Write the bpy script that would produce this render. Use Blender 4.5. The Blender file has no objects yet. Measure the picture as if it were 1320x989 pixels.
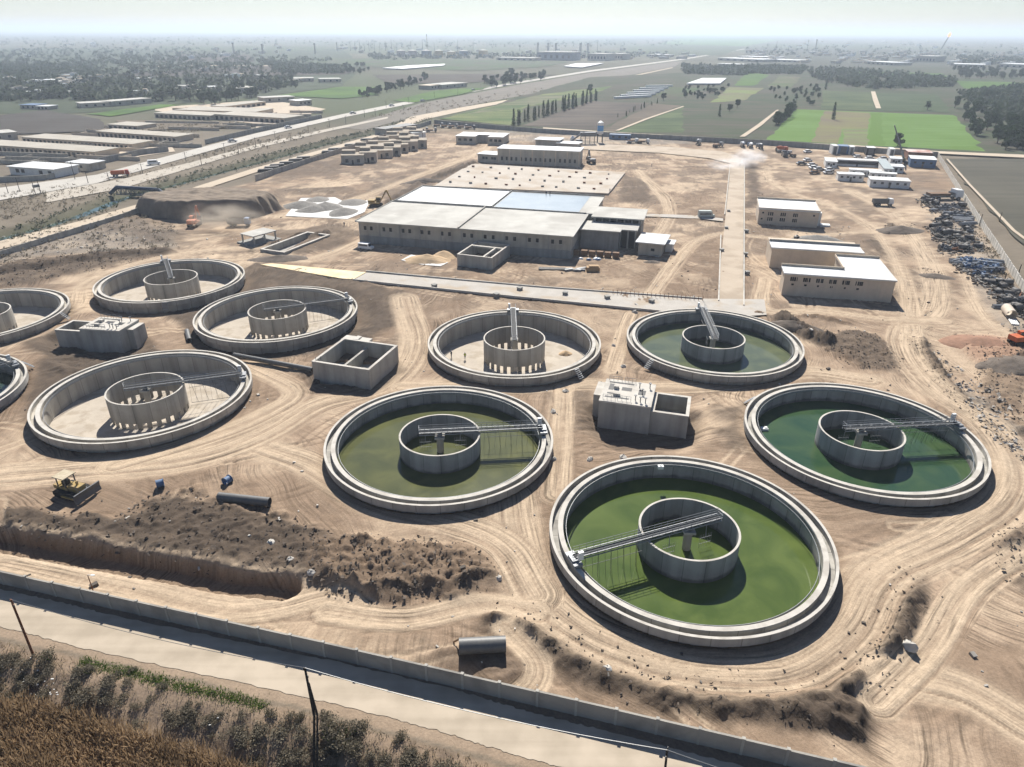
import bpy, bmesh, math, random
import numpy as np
from mathutils import Vector, Matrix
sc = bpy.context.scene
C = sc.collection
rnd = random.Random(7)
PI = math.pi
# ---------------------------------------------------------------- camera
FPX, PITCH, ROLL, HC = 897.14, math.radians(26.879), math.radians(0.24), 66.3
cam = bpy.data.cameras.new('camera'); cam_o = bpy.data.objects.new('camera', cam); C.objects.link(cam_o)
cam.sensor_fit = 'HORIZONTAL'; cam.sensor_width = 36.0; cam.lens = FPX/1320*36.0
cam.clip_start = 0.5; cam.clip_end = 60000
cam_o.matrix_world = Matrix.Translation((0, 0, HC)) @ Matrix.Rotation(PI/2-PITCH, 4, 'X') @ Matrix.Rotation(ROLL, 4, 'Z')
sc.camera = cam_o
# ---------------------------------------------------------------- sky, sun, exposure
SUN_AZ, SUN_EL = math.radians(91.5), math.radians(43)      # azimuth measured from +X towards +Y
w = bpy.data.worlds.new("World"); sc.world = w; w.use_nodes = True
nt = w.node_tree; bg = nt.nodes['Background']
sk = nt.nodes.new('ShaderNodeTexSky'); sk.sky_type = 'NISHITA'; sk.sun_disc = False
sk.sun_elevation = SUN_EL; sk.sun_rotation = PI/2-SUN_AZ
sk.altitude = 60; sk.air_density = 1.0; sk.dust_density = 0.15; sk.ozone_density = 3.0
tn = nt.nodes.new('ShaderNodeMix'); tn.data_type = 'RGBA'; tn.blend_type = 'MULTIPLY'; tn.inputs[0].default_value = 1; tn.inputs[7].default_value = (.93, .93, 1.0, 1)
nt.links.new(sk.outputs[0], tn.inputs[6]); nt.links.new(tn.outputs[2], bg.inputs[0]); bg.inputs[1].default_value = 0.053
sl = bpy.data.lights.new('sun', 'SUN'); sl.energy = 5.0; sl.angle = math.radians(0.55); sl.color = (1.0, 0.955, 0.88)
so = bpy.data.objects.new('sun', sl); C.objects.link(so)
sd = Vector((math.cos(SUN_AZ)*math.cos(SUN_EL), math.sin(SUN_AZ)*math.cos(SUN_EL), math.sin(SUN_EL)))
so.rotation_euler = sd.to_track_quat('Z', 'Y').to_euler()
so.location = sd*500
sc.view_settings.view_transform = 'Standard'; sc.view_settings.look = 'None'
sc.view_settings.exposure = 0.8; sc.view_settings.gamma = 1.0
sc.render.engine = 'CYCLES'
sc.cycles.max_bounces = 6; sc.cycles.diffuse_bounces = 3; sc.cycles.glossy_bounces = 3
sc.cycles.volume_bounces = 1; sc.cycles.transparent_max_bounces = 8
sc.cycles.use_denoising = True

HAZE_D, HAZE_COL, HAZE_TOP = 1.6e-4, (.71,.81,.95), 130.0

# ---------------------------------------------------------------- helpers
def P(px, py, z=0.0):
    """ground point (X, Y) seen at a place of the photograph, on the plane of height z"""
    x = px-660; y = py-494.5
    c, s = math.cos(ROLL), math.sin(ROLL)
    xr, yr = x*c+y*s, -x*s+y*c
    fy = math.cos(PITCH)-yr/FPX*math.sin(PITCH); fz = -math.sin(PITCH)-yr/FPX*math.cos(PITCH)
    if fz > -0.003: fz = -0.003
    t = (z-HC)/fz
    return (xr/FPX*t, fy*t)
def rise(px, py, py_top):
    """height of a vertical edge standing on the ground at (px,py) whose top is at row py_top"""
    X, Y = P(px, py)
    lo, hi = 0.0, 64.0
    for _ in range(40):
        z = (lo+hi)/2
        Z = z-HC; d = Y*math.cos(PITCH)-Z*math.sin(PITCH); v = -(Y*math.sin(PITCH)+Z*math.cos(PITCH))
        xx, yy = FPX*X/d, FPX*v/d
        if 494.5+xx*math.sin(ROLL)+yy*math.cos(ROLL) > py_top: lo = z
        else: hi = z
    return lo

_mats = {}
def mat(name, col, rough=0.85, col2=None, scale=1.0, detail=6, bump=0.0, bscale=None, metal=0.0, spec=0.3, streak=0.0, contrast=0.35, stain=None, ior=None):
    """procedural surface: two tones mixed by noise, optional vertical streaks, stains and bump"""
    if name in _mats: return _mats[name]
    m = bpy.data.materials.new(name); m.use_nodes = True; _mats[name] = m
    n = m.node_tree.nodes; l = m.node_tree.links; b = n['Principled BSDF']
    b.inputs['Roughness'].default_value = rough; b.inputs['Metallic'].default_value = metal
    b.inputs['Specular IOR Level'].default_value = spec
    if ior: b.inputs['IOR'].default_value = ior
    tc = n.new('ShaderNodeTexCoord')
    nz = n.new('ShaderNodeTexNoise'); nz.inputs['Scale'].default_value = scale; nz.inputs['Detail'].default_value = detail
    nz.inputs['Roughness'].default_value = 0.65
    l.new(tc.outputs['Object'], nz.inputs['Vector'])
    rp = n.new('ShaderNodeValToRGB'); rp.color_ramp.elements[0].position = 0.5-contrast/2; rp.color_ramp.elements[1].position = 0.5+contrast/2
    c2 = col2 or tuple(c*0.72 for c in col)
    rp.color_ramp.elements[0].color = (*c2, 1); rp.color_ramp.elements[1].color = (*col, 1)
    l.new(nz.outputs[0], rp.inputs[0]); out = rp.outputs[0]
    if streak > 0:
        mp = n.new('ShaderNodeMapping'); mp.inputs['Scale'].default_value = (.55, .55, 0.06)
        l.new(tc.outputs['Object'], mp.inputs[0])
        n2 = n.new('ShaderNodeTexNoise'); n2.inputs['Scale'].default_value = 1.0; n2.inputs['Detail'].default_value = 8
        l.new(mp.outputs[0], n2.inputs['Vector'])
        r2 = n.new('ShaderNodeMapRange'); r2.inputs[1].default_value = 0.42; r2.inputs[2].default_value = 0.8
        r2.inputs[3].default_value = 1.0; r2.inputs[4].default_value = 1.0-streak
        l.new(n2.outputs[0], r2.inputs[0])
        mx = n.new('ShaderNodeMix'); mx.data_type = 'RGBA'; mx.blend_type = 'MULTIPLY'; mx.inputs[0].default_value = 1
        l.new(out, mx.inputs[6]); l.new(r2.outputs[0], mx.inputs[7]); out = mx.outputs[2]
    if stain:
        n3 = n.new('ShaderNodeTexNoise'); n3.inputs['Scale'].default_value = stain[1]; n3.inputs['Detail'].default_value = 8
        l.new(tc.outputs['Object'], n3.inputs['Vector'])
        r3 = n.new('ShaderNodeMapRange'); r3.inputs[1].default_value = 0.5; r3.inputs[2].default_value = 0.62
        l.new(n3.outputs[0], r3.inputs[0])
        mx = n.new('ShaderNodeMix'); mx.data_type = 'RGBA'
        mx.inputs[7].default_value = (*stain[0], 1); l.new(out, mx.inputs[6])
        ml = n.new('ShaderNodeMath'); ml.operation = 'MULTIPLY'; ml.inputs[1].default_value = stain[2]
        l.new(r3.outputs[0], ml.inputs[0]); l.new(ml.outputs[0], mx.inputs[0]); out = mx.outputs[2]
    l.new(out, b.inputs['Base Color'])
    if bump > 0:
        bp = n.new('ShaderNodeBump'); bp.inputs['Strength'].default_value = bump; bp.inputs['Distance'].default_value = 0.1
        nb = n.new('ShaderNodeTexNoise'); nb.inputs['Scale'].default_value = bscale or scale*4; nb.inputs['Detail'].default_value = 6
        l.new(tc.outputs['Object'], nb.inputs['Vector']); l.new(nb.outputs[0], bp.inputs['Height'])
        l.new(bp.outputs[0], b.inputs['Normal'])
    return m

def field_mat(name, c1, c2, rz, row=.25, sc_=.02):
    m = bpy.data.materials.new(name); m.use_nodes = True; n = m.node_tree.nodes; l = m.node_tree.links; b = n['Principled BSDF']; b.inputs['Roughness'].default_value = .95; b.inputs['Specular IOR Level'].default_value = .1
    tc = n.new('ShaderNodeTexCoord'); mp = n.new('ShaderNodeMapping'); mp.inputs['Rotation'].default_value = (0,0,-rz); mp.inputs['Scale'].default_value = (.012,row,1)
    l.new(tc.outputs['Object'], mp.inputs[0]); n1 = n.new('ShaderNodeTexNoise'); n1.inputs['Scale'].default_value = 1; n1.inputs['Detail'].default_value = 6; l.new(mp.outputs[0], n1.inputs['Vector'])
    n2 = n.new('ShaderNodeTexNoise'); n2.inputs['Scale'].default_value = sc_; n2.inputs['Detail'].default_value = 7; l.new(tc.outputs['Object'], n2.inputs['Vector'])
    ad = n.new('ShaderNodeMath'); ad.operation = 'ADD'; l.new(n1.outputs[0], ad.inputs[0]); l.new(n2.outputs[0], ad.inputs[1])
    rp = n.new('ShaderNodeMapRange'); rp.inputs[1].default_value = .78; rp.inputs[2].default_value = 1.22; l.new(ad.outputs[0], rp.inputs[0])
    mx = n.new('ShaderNodeMix'); mx.data_type = 'RGBA'; mx.inputs[6].default_value = (*c2,1); mx.inputs[7].default_value = (*c1,1); l.new(rp.outputs[0], mx.inputs[0]); l.new(mx.outputs[2], b.inputs['Base Color']); return m

class MB:
    """collects faces, then links them as one mesh object"""
    def __init__(s): s.v = []; s.f = []
    def add(s, vs, fs):
        k = len(s.v); s.v += [tuple(v) for v in vs]; s.f += [tuple(i+k for i in f) for f in fs]; return s
    def box(s, x0, y0, z0, x1, y1, z1):
        return s.add([(x0,y0,z0),(x1,y0,z0),(x1,y1,z0),(x0,y1,z0),(x0,y0,z1),(x1,y0,z1),(x1,y1,z1),(x0,y1,z1)],
                     [(0,3,2,1),(4,5,6,7),(0,1,5,4),(1,2,6,5),(2,3,7,6),(3,0,4,7)])
    def cbox(s, cx, cy, cz, sx, sy, sz, rz=0, tilt=0):
        c, sn = math.cos(rz), math.sin(rz); ct, st = math.cos(tilt), math.sin(tilt)
        vs = []
        for dz in (-.5,.5):
            for dx, dy in ((-.5,-.5),(.5,-.5),(.5,.5),(-.5,.5)):
                x, y, z = dx*sx, dy*sy, dz*sz
                x, z = x*ct+z*st, -x*st+z*ct
                vs.append((cx+x*c-y*sn, cy+x*sn+y*c, cz+z))
        return s.add(vs, [(0,3,2,1),(4,5,6,7),(0,1,5,4),(1,2,6,5),(2,3,7,6),(3,0,4,7)])
    def tube(s, p, q, r0, r1=None, n=8, cap=True):
        p, q = Vector(p), Vector(q); r1 = r0 if r1 is None else r1
        d = (q-p).normalized(); a = d.orthogonal().normalized(); b = d.cross(a)
        vs = []
        for o, r in ((p, r0), (q, r1)):
            for i in range(n):
                t = 2*PI*i/n; vs.append(o+a*(r*math.cos(t))+b*(r*math.sin(t)))
        fs = [(i, (i+1) % n, n+(i+1) % n, n+i) for i in range(n)]
        if cap: fs += [tuple(range(n-1, -1, -1)), tuple(range(n, 2*n))]
        return s.add(vs, fs)
    def pipe(s, p, q, r, t, n=20):
        """open pipe with wall thickness"""
        p, q = Vector(p), Vector(q); d = (q-p).normalized(); a = d.orthogonal().normalized(); b = d.cross(a)
        vs = []
        for o, rr in ((p, r), (q, r), (q, r-t), (p, r-t)):
            for i in range(n):
                u = 2*PI*i/n; vs.append(o+a*(rr*math.cos(u))+b*(rr*math.sin(u)))
        fs = []
        for k in range(4):
            k2 = (k+1) % 4
            fs += [(k*n+i, k*n+(i+1) % n, k2*n+(i+1) % n, k2*n+i) for i in range(n)]
        return s.add(vs, fs)
    def rev(s, prof, n=96, a0=0, a1=2*PI, closed=True):
        """solid of revolution about z of a closed profile [(r,z),...]"""
        full = abs(a1-a0-2*PI) < 1e-6; m = n if full else n+1; k = len(prof); vs = []
        for i in range(m):
            t = a0+(a1-a0)*i/n
            for r, z in prof: vs.append((r*math.cos(t), r*math.sin(t), z))
        fs = []
        for i in range(n):
            j = (i+1) % m
            for q in range(k if closed else k-1):
                q2 = (q+1) % k
                fs.append((i*k+q, j*k+q, j*k+q2, i*k+q2))
        if not full and closed: fs += [tuple(range(k)), tuple(n*k+q for q in range(k-1, -1, -1))]
        return s.add(vs, fs)
    def prism(s, poly, z0, z1):
        n = len(poly); A = sum(poly[i][0]*poly[(i+1) % n][1]-poly[(i+1) % n][0]*poly[i][1] for i in range(n))
        if A < 0: poly = poly[::-1]
        vs = [(x, y, z0) for x, y in poly]+[(x, y, z1) for x, y in poly]
        return s.add(vs, [tuple(range(n-1, -1, -1)), tuple(range(n, 2*n))]+[(i, (i+1) % n, n+(i+1) % n, n+i) for i in range(n)])
    def sheet(s, poly, z):
        n = len(poly); A = sum(poly[i][0]*poly[(i+1) % n][1]-poly[(i+1) % n][0]*poly[i][1] for i in range(n))
        if A < 0: poly = poly[::-1]
        return s.add([(x, y, z) for x, y in poly], [tuple(range(n))])
    def dome(s, cx, cy, cz, rx, ry, rz, n=12, m=5, jit=0.0, r=None):
        vs = []; 
        for j in range(m+1):
            ph = PI/2*j/m
            for i in range(n):
                t = 2*PI*i/n; k = 1+(r.uniform(-jit, jit) if r else 0)
                vs.append((cx+rx*k*math.cos(ph)*math.cos(t), cy+ry*k*math.cos(ph)*math.sin(t), cz+rz*k*math.sin(ph)))
        fs = [(j*n+i, j*n+(i+1) % n, (j+1)*n+(i+1) % n, (j+1)*n+i) for j in range(m) for i in range(n)]
        return s.add(vs, fs)
    def mesh(s, name, m, smooth=False):
        me = bpy.data.meshes.new(name); me.from_pydata(s.v, [], s.f)
        for k in (m if isinstance(m, list) else [m]): me.materials.append(k)
        if smooth: me.shade_smooth()
        return me
    def build(s, name, m, parent=None, smooth=False, sharp=None):
        me = s.mesh(name, m, smooth)
        if sharp is not None:
            me.shade_smooth(); me.set_sharp_from_angle(angle=math.radians(sharp))
        o = bpy.data.objects.new(name, me); C.objects.link(o)
        if parent is not None: o.parent = parent
        return o
def tag(o, label, cat, group=None, kind=None):
    if label: o['label'] = label
    if cat: o['category'] = cat
    if group: o['group'] = group
    if kind: o['kind'] = kind
    return o
def thing(name, label, cat, loc=(0,0,0), rz=0, group=None):
    o = bpy.data.objects.new(name, None); C.objects.link(o); o.empty_display_size = 0.5
    o.location = loc; o.rotation_euler = (0, 0, rz)
    return tag(o, label, cat, group)
def struct(o): o['kind'] = 'structure'; return o
def dup(root, loc, rz=0, label=None, group=None, scale=None):
    r = root.copy(); C.objects.link(r); r.location = loc; r.rotation_euler = (0, 0, rz)
    if scale: r.scale = (scale,)*3 if not isinstance(scale, tuple) else scale
    if label: r['label'] = label
    if group: r['group'] = group
    for ch in list(root.children):
        c = ch.copy(); C.objects.link(c); c.parent = r
        for g in list(ch.children):
            d = g.copy(); C.objects.link(d); d.parent = c
    return r
def place(root, used, loc, rz=0, label=None, group=None, scale=None):
    """the first time moves the built thing itself, later copies it"""
    if root.name not in used:
        used.add(root.name); root.location = loc; root.rotation_euler = (0, 0, rz)
        if scale: root.scale = (scale,)*3 if not isinstance(scale, tuple) else scale
        if label: root['label'] = label
        if group: root['group'] = group
        return root
    return dup(root, loc, rz, label, group, scale)
used = set()
def ang(a, b): return math.atan2(b[1]-a[1], b[0]-a[0])
def dist(a, b): return math.hypot(b[0]-a[0], b[1]-a[1])

# ---------------------------------------------------------------- materials
M = dict(
 concrete=mat('concrete', (.44,.415,.365), .9, (.32,.305,.27), .35, 9, .25, 6, streak=.4, contrast=.6),
 concrete_top=mat('concrete_light', (.56,.53,.475), .9, (.42,.39,.34), .5, 9, .25, 8, contrast=.6, stain=((.3,.27,.23), .35, .5)),
 concrete_dark=mat('concrete_damp', (.34,.33,.305), .9, (.23,.225,.205), .35, 9, .25, 6, streak=.35, contrast=.6),  # same concrete in a darker tone, with vertical streaks
 roof=mat('roof_screed', (.50,.485,.44), .9, (.36,.345,.31), .12, 8, .1, 4, contrast=.4, stain=((.3,.28,.25), .09, .5)),
 roof_white=mat('roof_white', (.64,.65,.64), .75, (.55,.56,.56), .2, 8, contrast=.6, stain=((.42,.4,.36), .12, .6)),
 beige=mat('beige_render', (.6,.5,.385), .9, (.52,.435,.335), .4, 6, .1, 8, streak=.12),
 grey_wall=mat('grey_render', (.47,.43,.36), .9, (.38,.345,.285), .4, 6, .1, 8, streak=.3),
 white_wall=mat('white_cladding', (.68,.68,.66), .6, (.58,.58,.56), .5, 5),
 dark=mat('dark_opening', (.02,.02,.022), .6, (.03,.03,.03), 2),
 glass=mat('window_glass', (.03,.035,.04), .15, (.05,.055,.06), 2, spec=.5),
 steel=mat('galvanised_steel', (.27,.28,.29), .55, (.18,.187,.195), 3, metal=.2, spec=.5),
 black_pipe=mat('dark_pipe', (.06,.056,.052), .6, (.12,.105,.088), 1.2, spec=.4),
 blue=mat('blue_paint', (.06,.14,.29), .6, (.09,.13,.19), 1.5, spec=.4),
 rust=mat('rusty_steel', (.22,.09,.04), .9, (.12,.05,.025), 4),
 white_paint=mat('white_paint', (.75,.75,.73), .45, (.66,.66,.64), 2, spec=.5),
 silver=mat('silver_paint', (.45,.46,.47), .35, (.4,.41,.42), 2, metal=.3, spec=.5),
 grey_paint=mat('dark_grey_paint', (.1,.105,.11), .4, (.08,.082,.085), 2, spec=.5),
 yellow=mat('dusty_yellow_paint', (.38,.26,.07), .75, (.27,.2,.12), 1.6, spec=.3),
 orange=mat('orange_paint', (.55,.12,.03), .5, (.4,.1,.03), 3, spec=.4),
 red=mat('red_paint', (.4,.06,.04), .5, (.3,.05,.03), 3, spec=.4),
 tyre=mat('black_rubber', (.02,.02,.02), .9, (.04,.037,.033), 5),
 wood=mat('timber', (.22,.13,.07), .85, (.14,.085,.05), 4),
 wood_dark=mat('dark_timber', (.03,.026,.022), .85, (.05,.04,.03), 4),
 sand=mat('heap_sand', (.5,.36,.22), .95, (.42,.3,.18), .8, 6, .4, 4),
 gravel=mat('heap_gravel', (.25,.235,.21), .95, (.16,.15,.135), 1.5, 8, .6, 5),
 soil=mat('heap_soil', (.15,.12,.095), .95, (.09,.073,.058), .7, 8, .6, 3),
 plastic=mat('white_sheet', (.6,.6,.58), .7, (.42,.4,.37), .25, 8, contrast=.6),
 skin=mat('skin', (.35,.2,.13), .6), cloth=mat('dark_cloth', (.05,.055,.08), .9), vest=mat('safety_vest', (.5,.6,.05), .8),
 bark=mat('bark', (.1,.075,.05), .95, (.06,.045,.03), 3),
)
# ---------------------------------------------------------------- noise for the ground (numpy)
_rs = np.random.RandomState(5)
_lat = _rs.rand(256, 256)
def vnoise(x, y):
    xi = np.floor(x).astype(int); yi = np.floor(y).astype(int); fx = x-xi; fy = y-yi
    fx = fx*fx*(3-2*fx); fy = fy*fy*(3-2*fy)
    a = _lat[xi % 256, yi % 256]; b = _lat[(xi+1) % 256, yi % 256]; c = _lat[xi % 256, (yi+1) % 256]; d = _lat[(xi+1) % 256, (yi+1) % 256]
    return (a*(1-fx)+b*fx)*(1-fy)+(c*(1-fx)+d*fx)*fy
def fbm(x, y, s, o=5, g=0.5):
    r = 0; a = 1; t = 0
    for k in range(o):
        r = r+a*vnoise(x*s+17.3*k, y*s-9.1*k); t += a; a *= g; s *= 2.03
    return r/t
def sstep(a, b, x):
    t = np.clip((x-a)/(b-a), 0, 1); return t*t*(3-2*t)
def poly_sd(x, y, poly):
    """signed distance, negative inside"""
    n = len(poly); d = np.full(x.shape, 1e18); ins = np.zeros(x.shape, bool)
    for i in range(n):
        ax, ay = poly[i]; bx, by = poly[(i+1) % n]
        ex, ey = bx-ax, by-ay; L = ex*ex+ey*ey+1e-9
        t = np.clip(((x-ax)*ex+(y-ay)*ey)/L, 0, 1)
        d = np.minimum(d, (x-ax-t*ex)**2+(y-ay-t*ey)**2)
        cnd = ((ay > y) != (by > y))
        with np.errstate(divide='ignore', invalid='ignore'):
            xx = (bx-ax)*(y-ay)/((by-ay) if by != ay else 1e-9)+ax
        ins ^= cnd & (x < xx)
    return np.where(ins, -np.sqrt(d), np.sqrt(d))
def line_sd(x, y, pts):
    """distance to a polyline, signed offset and length along it"""
    d = np.full(x.shape, 1e9); off = np.zeros(x.shape); s = np.zeros(x.shape); acc = 0
    for (ax, ay), (bx, by) in zip(pts[:-1], pts[1:]):
        ex, ey = bx-ax, by-ay; L = math.hypot(ex, ey)+1e-9
        t = np.clip(((x-ax)*ex+(y-ay)*ey)/L/L, 0, 1)
        dd = np.hypot(x-ax-t*ex, y-ay-t*ey)
        m = dd < d; d = np.where(m, dd, d)
        off = np.where(m, dd*np.sign((x-ax)*ey-(y-ay)*ex), off); s = np.where(m, acc+t*L, s); acc += L
    return d, off, s
def smooth_line(pts, k=6):
    pts = [np.array(p, float) for p in pts]; out = []
    P4 = [2*pts[0]-pts[1]]+pts+[2*pts[-1]-pts[-2]]
    for i in range(1, len(P4)-2):
        for j in range(k):
            t = j/k; p0, p1, p2, p3 = P4[i-1:i+3]
            out.append(tuple(0.5*((2*p1)+(-p0+p2)*t+(2*p0-5*p1+4*p2-p3)*t*t+(-p0+3*p1-3*p2+p3)*t**3)))
    out.append(tuple(pts[-1])); return out
def PP(lst): return [P(*q) for q in lst]

# clarifiers: centres of a pair of pentagons
TANKS = dict(a=(25.5,79.75), b=(-12.7,105.4), c=(62.6,107.5), d=(.5,148.7), e=(47,149.9),
             f=(-72.8,122.6), g=(-59.9,166.5), h=(-98.2,192.1), i=(-134.4,163.8), j=(-118.7,120.6))
RT = 20.0
# the two outer faces of the site: front wall line, right wall line, left wall line, far wall line
WALL_F = [P(-60,738.5), P(0,752), P(440,851), P(820,940), P(1130,1014)]
WALL_R = [P(1208,203), P(1246,265), P(1290,333), P(1322,384), P(1400,505)]
WALL_FAR = [P(560,160), P(700,172), P(985,187), P(1208,203)]
WALL_L = [P(-70,352), P(0,334), P(62,313.5), P(155,285), P(212,263), P(330,233.5), P(490,181), P(560,160)]
SITE = WALL_F+[P(1500,1098), P(2300,700), P(1400,505)]+WALL_R[::-1][1:]+WALL_FAR[::-1][1:]+WALL_L[::-1][1:]

def axis(lo, hi, f):
    a = [0.0]
    while a[-1] < hi: a.append(a[-1]+f(a[-1]))
    b = [0.0]
    while b[-1] > lo: b.append(b[-1]-f(b[-1]))
    return np.array(b[::-1][:-1]+a)
gx = axis(-40000, 40000, lambda x: 0.36 if abs(x) < 95 else 0.36+(abs(x)-95)*0.035)
def fy(y):
    if y < 40: return 0.35+(40-y)*0.3
    if y < 115: return 0.33
    return 0.33+(y-115)*0.0075+max(0, y-420)*0.03
ay = [45.0]
while ay[-1] < 40000: ay.append(ay[-1]+fy(ay[-1]))
by = [45.0]
while by[-1] > -3000: by.append(by[-1]-fy(by[-1]))
gy = np.array(by[::-1][:-1]+ay)
X, Y = np.meshgrid(gx, gy); NX, NY = len(gx), len(gy)
Xf, Yf = X.ravel(), Y.ravel(); N = Xf.size
near = (np.abs(Xf) < 420) & (Yf > 20) & (Yf < 620)
idx = np.nonzero(near)[0]; x = Xf[idx]; y = Yf[idx]
H = np.zeros(x.size); COL = np.zeros((x.size, 3))
c_sand = np.array((.345,.256,.18)); c_light = np.array((.495,.385,.272)); c_mid = np.array((.21,.149,.102)); c_dark = np.array((.08,.061,.046)); c_out = np.array((.155,.13,.098)); c_clay = np.array((.33,.2,.135)); c_grey = np.array((.24,.22,.19))
site_d = poly_sd(x, y, SITE); site = sstep(2.0, -2.0, site_d)
nb = fbm(x, y, .018, 5, .55); nm = fbm(x+300, y, .07, 5, .6); nf = fbm(x, y+200, .45, 4, .6); ng = fbm(x-120, y+70, 1.3, 3, .6)
def mixc(m, c):
    global COL
    COL = COL*(1-m[:, None])+np.asarray(c)*m[:, None]
COL[:] = c_sand
mixc(sstep(.46, .62, nb)*.6, c_mid); mixc(sstep(.47, .62, nm)*.75, c_mid); mixc(sstep(.5, .34, nm)*.5, c_light)
fy_ = sstep(160, 200, y)*sstep(.485, .57, fbm(x+77, y-31, .05, 5, .6)); mixc(fy_*.62, c_dark*1.9); fz_ = sstep(150, 190, y)*sstep(.55, .62, fbm(x-40, y+11, .11, 5, .62)); mixc(fz_*.6, c_dark*1.7); fq_ = sstep(150, 190, y)*sstep(.55, .64, fbm(x+140, y+211, .09, 5, .62)); mixc(fq_*.6, c_light*1.1)
# direction of the blade and track marks changes from patch to patch
pts = _rs.rand(150, 2)*np.array([340, 300])+np.array([-170, 45]); angs = _rs.rand(150)*PI
wx = x+10*(fbm(x, y+90, .05, 3)-.5); wy = y+10*(fbm(x+50, y, .05, 3)-.5)
best = np.full(x.size, 1e9); th = np.zeros(x.size); sec = np.full(x.size, 1e9)
for (qx, qy), t in zip(pts, angs):
    d2 = (wx-qx)**2+(wy-qy)**2; m = d2 < best
    sec = np.where(m, best, np.minimum(sec, d2)); best = np.where(m, d2, best); th = np.where(m, t, th)
u = wx*np.cos(th)+wy*np.sin(th); v = -wx*np.sin(th)+wy*np.cos(th)
bl = sstep(0, 3, np.sqrt(sec)-np.sqrt(best))
st = fbm(v*1.0, u*.06, .9, 4, .6)-.5
FU, FV, FS = u.copy(), v.copy(), bl.copy()
H += st*.20*bl*sstep(.40, .62, nm+.12*nf); mixc(np.clip(-st*3.0*bl, 0, 1)*.5, c_mid); mixc(np.clip(st*2.6*bl, 0, 1)*.3, c_light)
H += (nm-.5)*.5+(nf-.5)*.09
# long scrapes winding over the whole yard
q = fbm(x, y, .022, 3)*34; st2 = vnoise(q*7.0, (x+y)*.01)-.5
H += st2*.16; mixc(np.clip(-st2*2, 0, 1)*.45*sstep(.42,.55,nb), c_mid)
# single pairs of tyre tracks
for k in range(120):
    cx0, cy0 = rnd.uniform(-110, 120), rnd.uniform(55, 260); a = rnd.uniform(0, 2*PI); cu = rnd.uniform(-.045, .045); L = rnd.randint(18, 40)
    ln = []
    for q in range(L):
        ln.append((cx0, cy0)); cx0 += 1.6*math.cos(a); cy0 += 1.6*math.sin(a); a += cu*1.6
    bx = [q[0] for q in ln]; bw = [q[1] for q in ln]
    s_ = np.nonzero((x > min(bx)-3) & (x < max(bx)+3) & (y > min(bw)-3) & (y < max(bw)+3))[0]
    if not len(s_): continue
    d, off, s = line_sd(x[s_], y[s_], ln)
    m = sstep(.42, .2, np.abs(np.abs(off)-.95))*(d < 2)*sstep(.35, .5, fbm(s*.2, s*0+k, .5, 2)+.12)
    e = sstep(.35, .1, np.abs(np.abs(off)-1.45))*(d < 2.4)
    H[s_] += -m*.12+e*.04; mm = m*.58; tone = c_mid*.9 if k % 3 else c_light*1.02
    COL[s_] = COL[s_]*(1-mm[:, None])+tone*mm[:, None]
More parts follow.
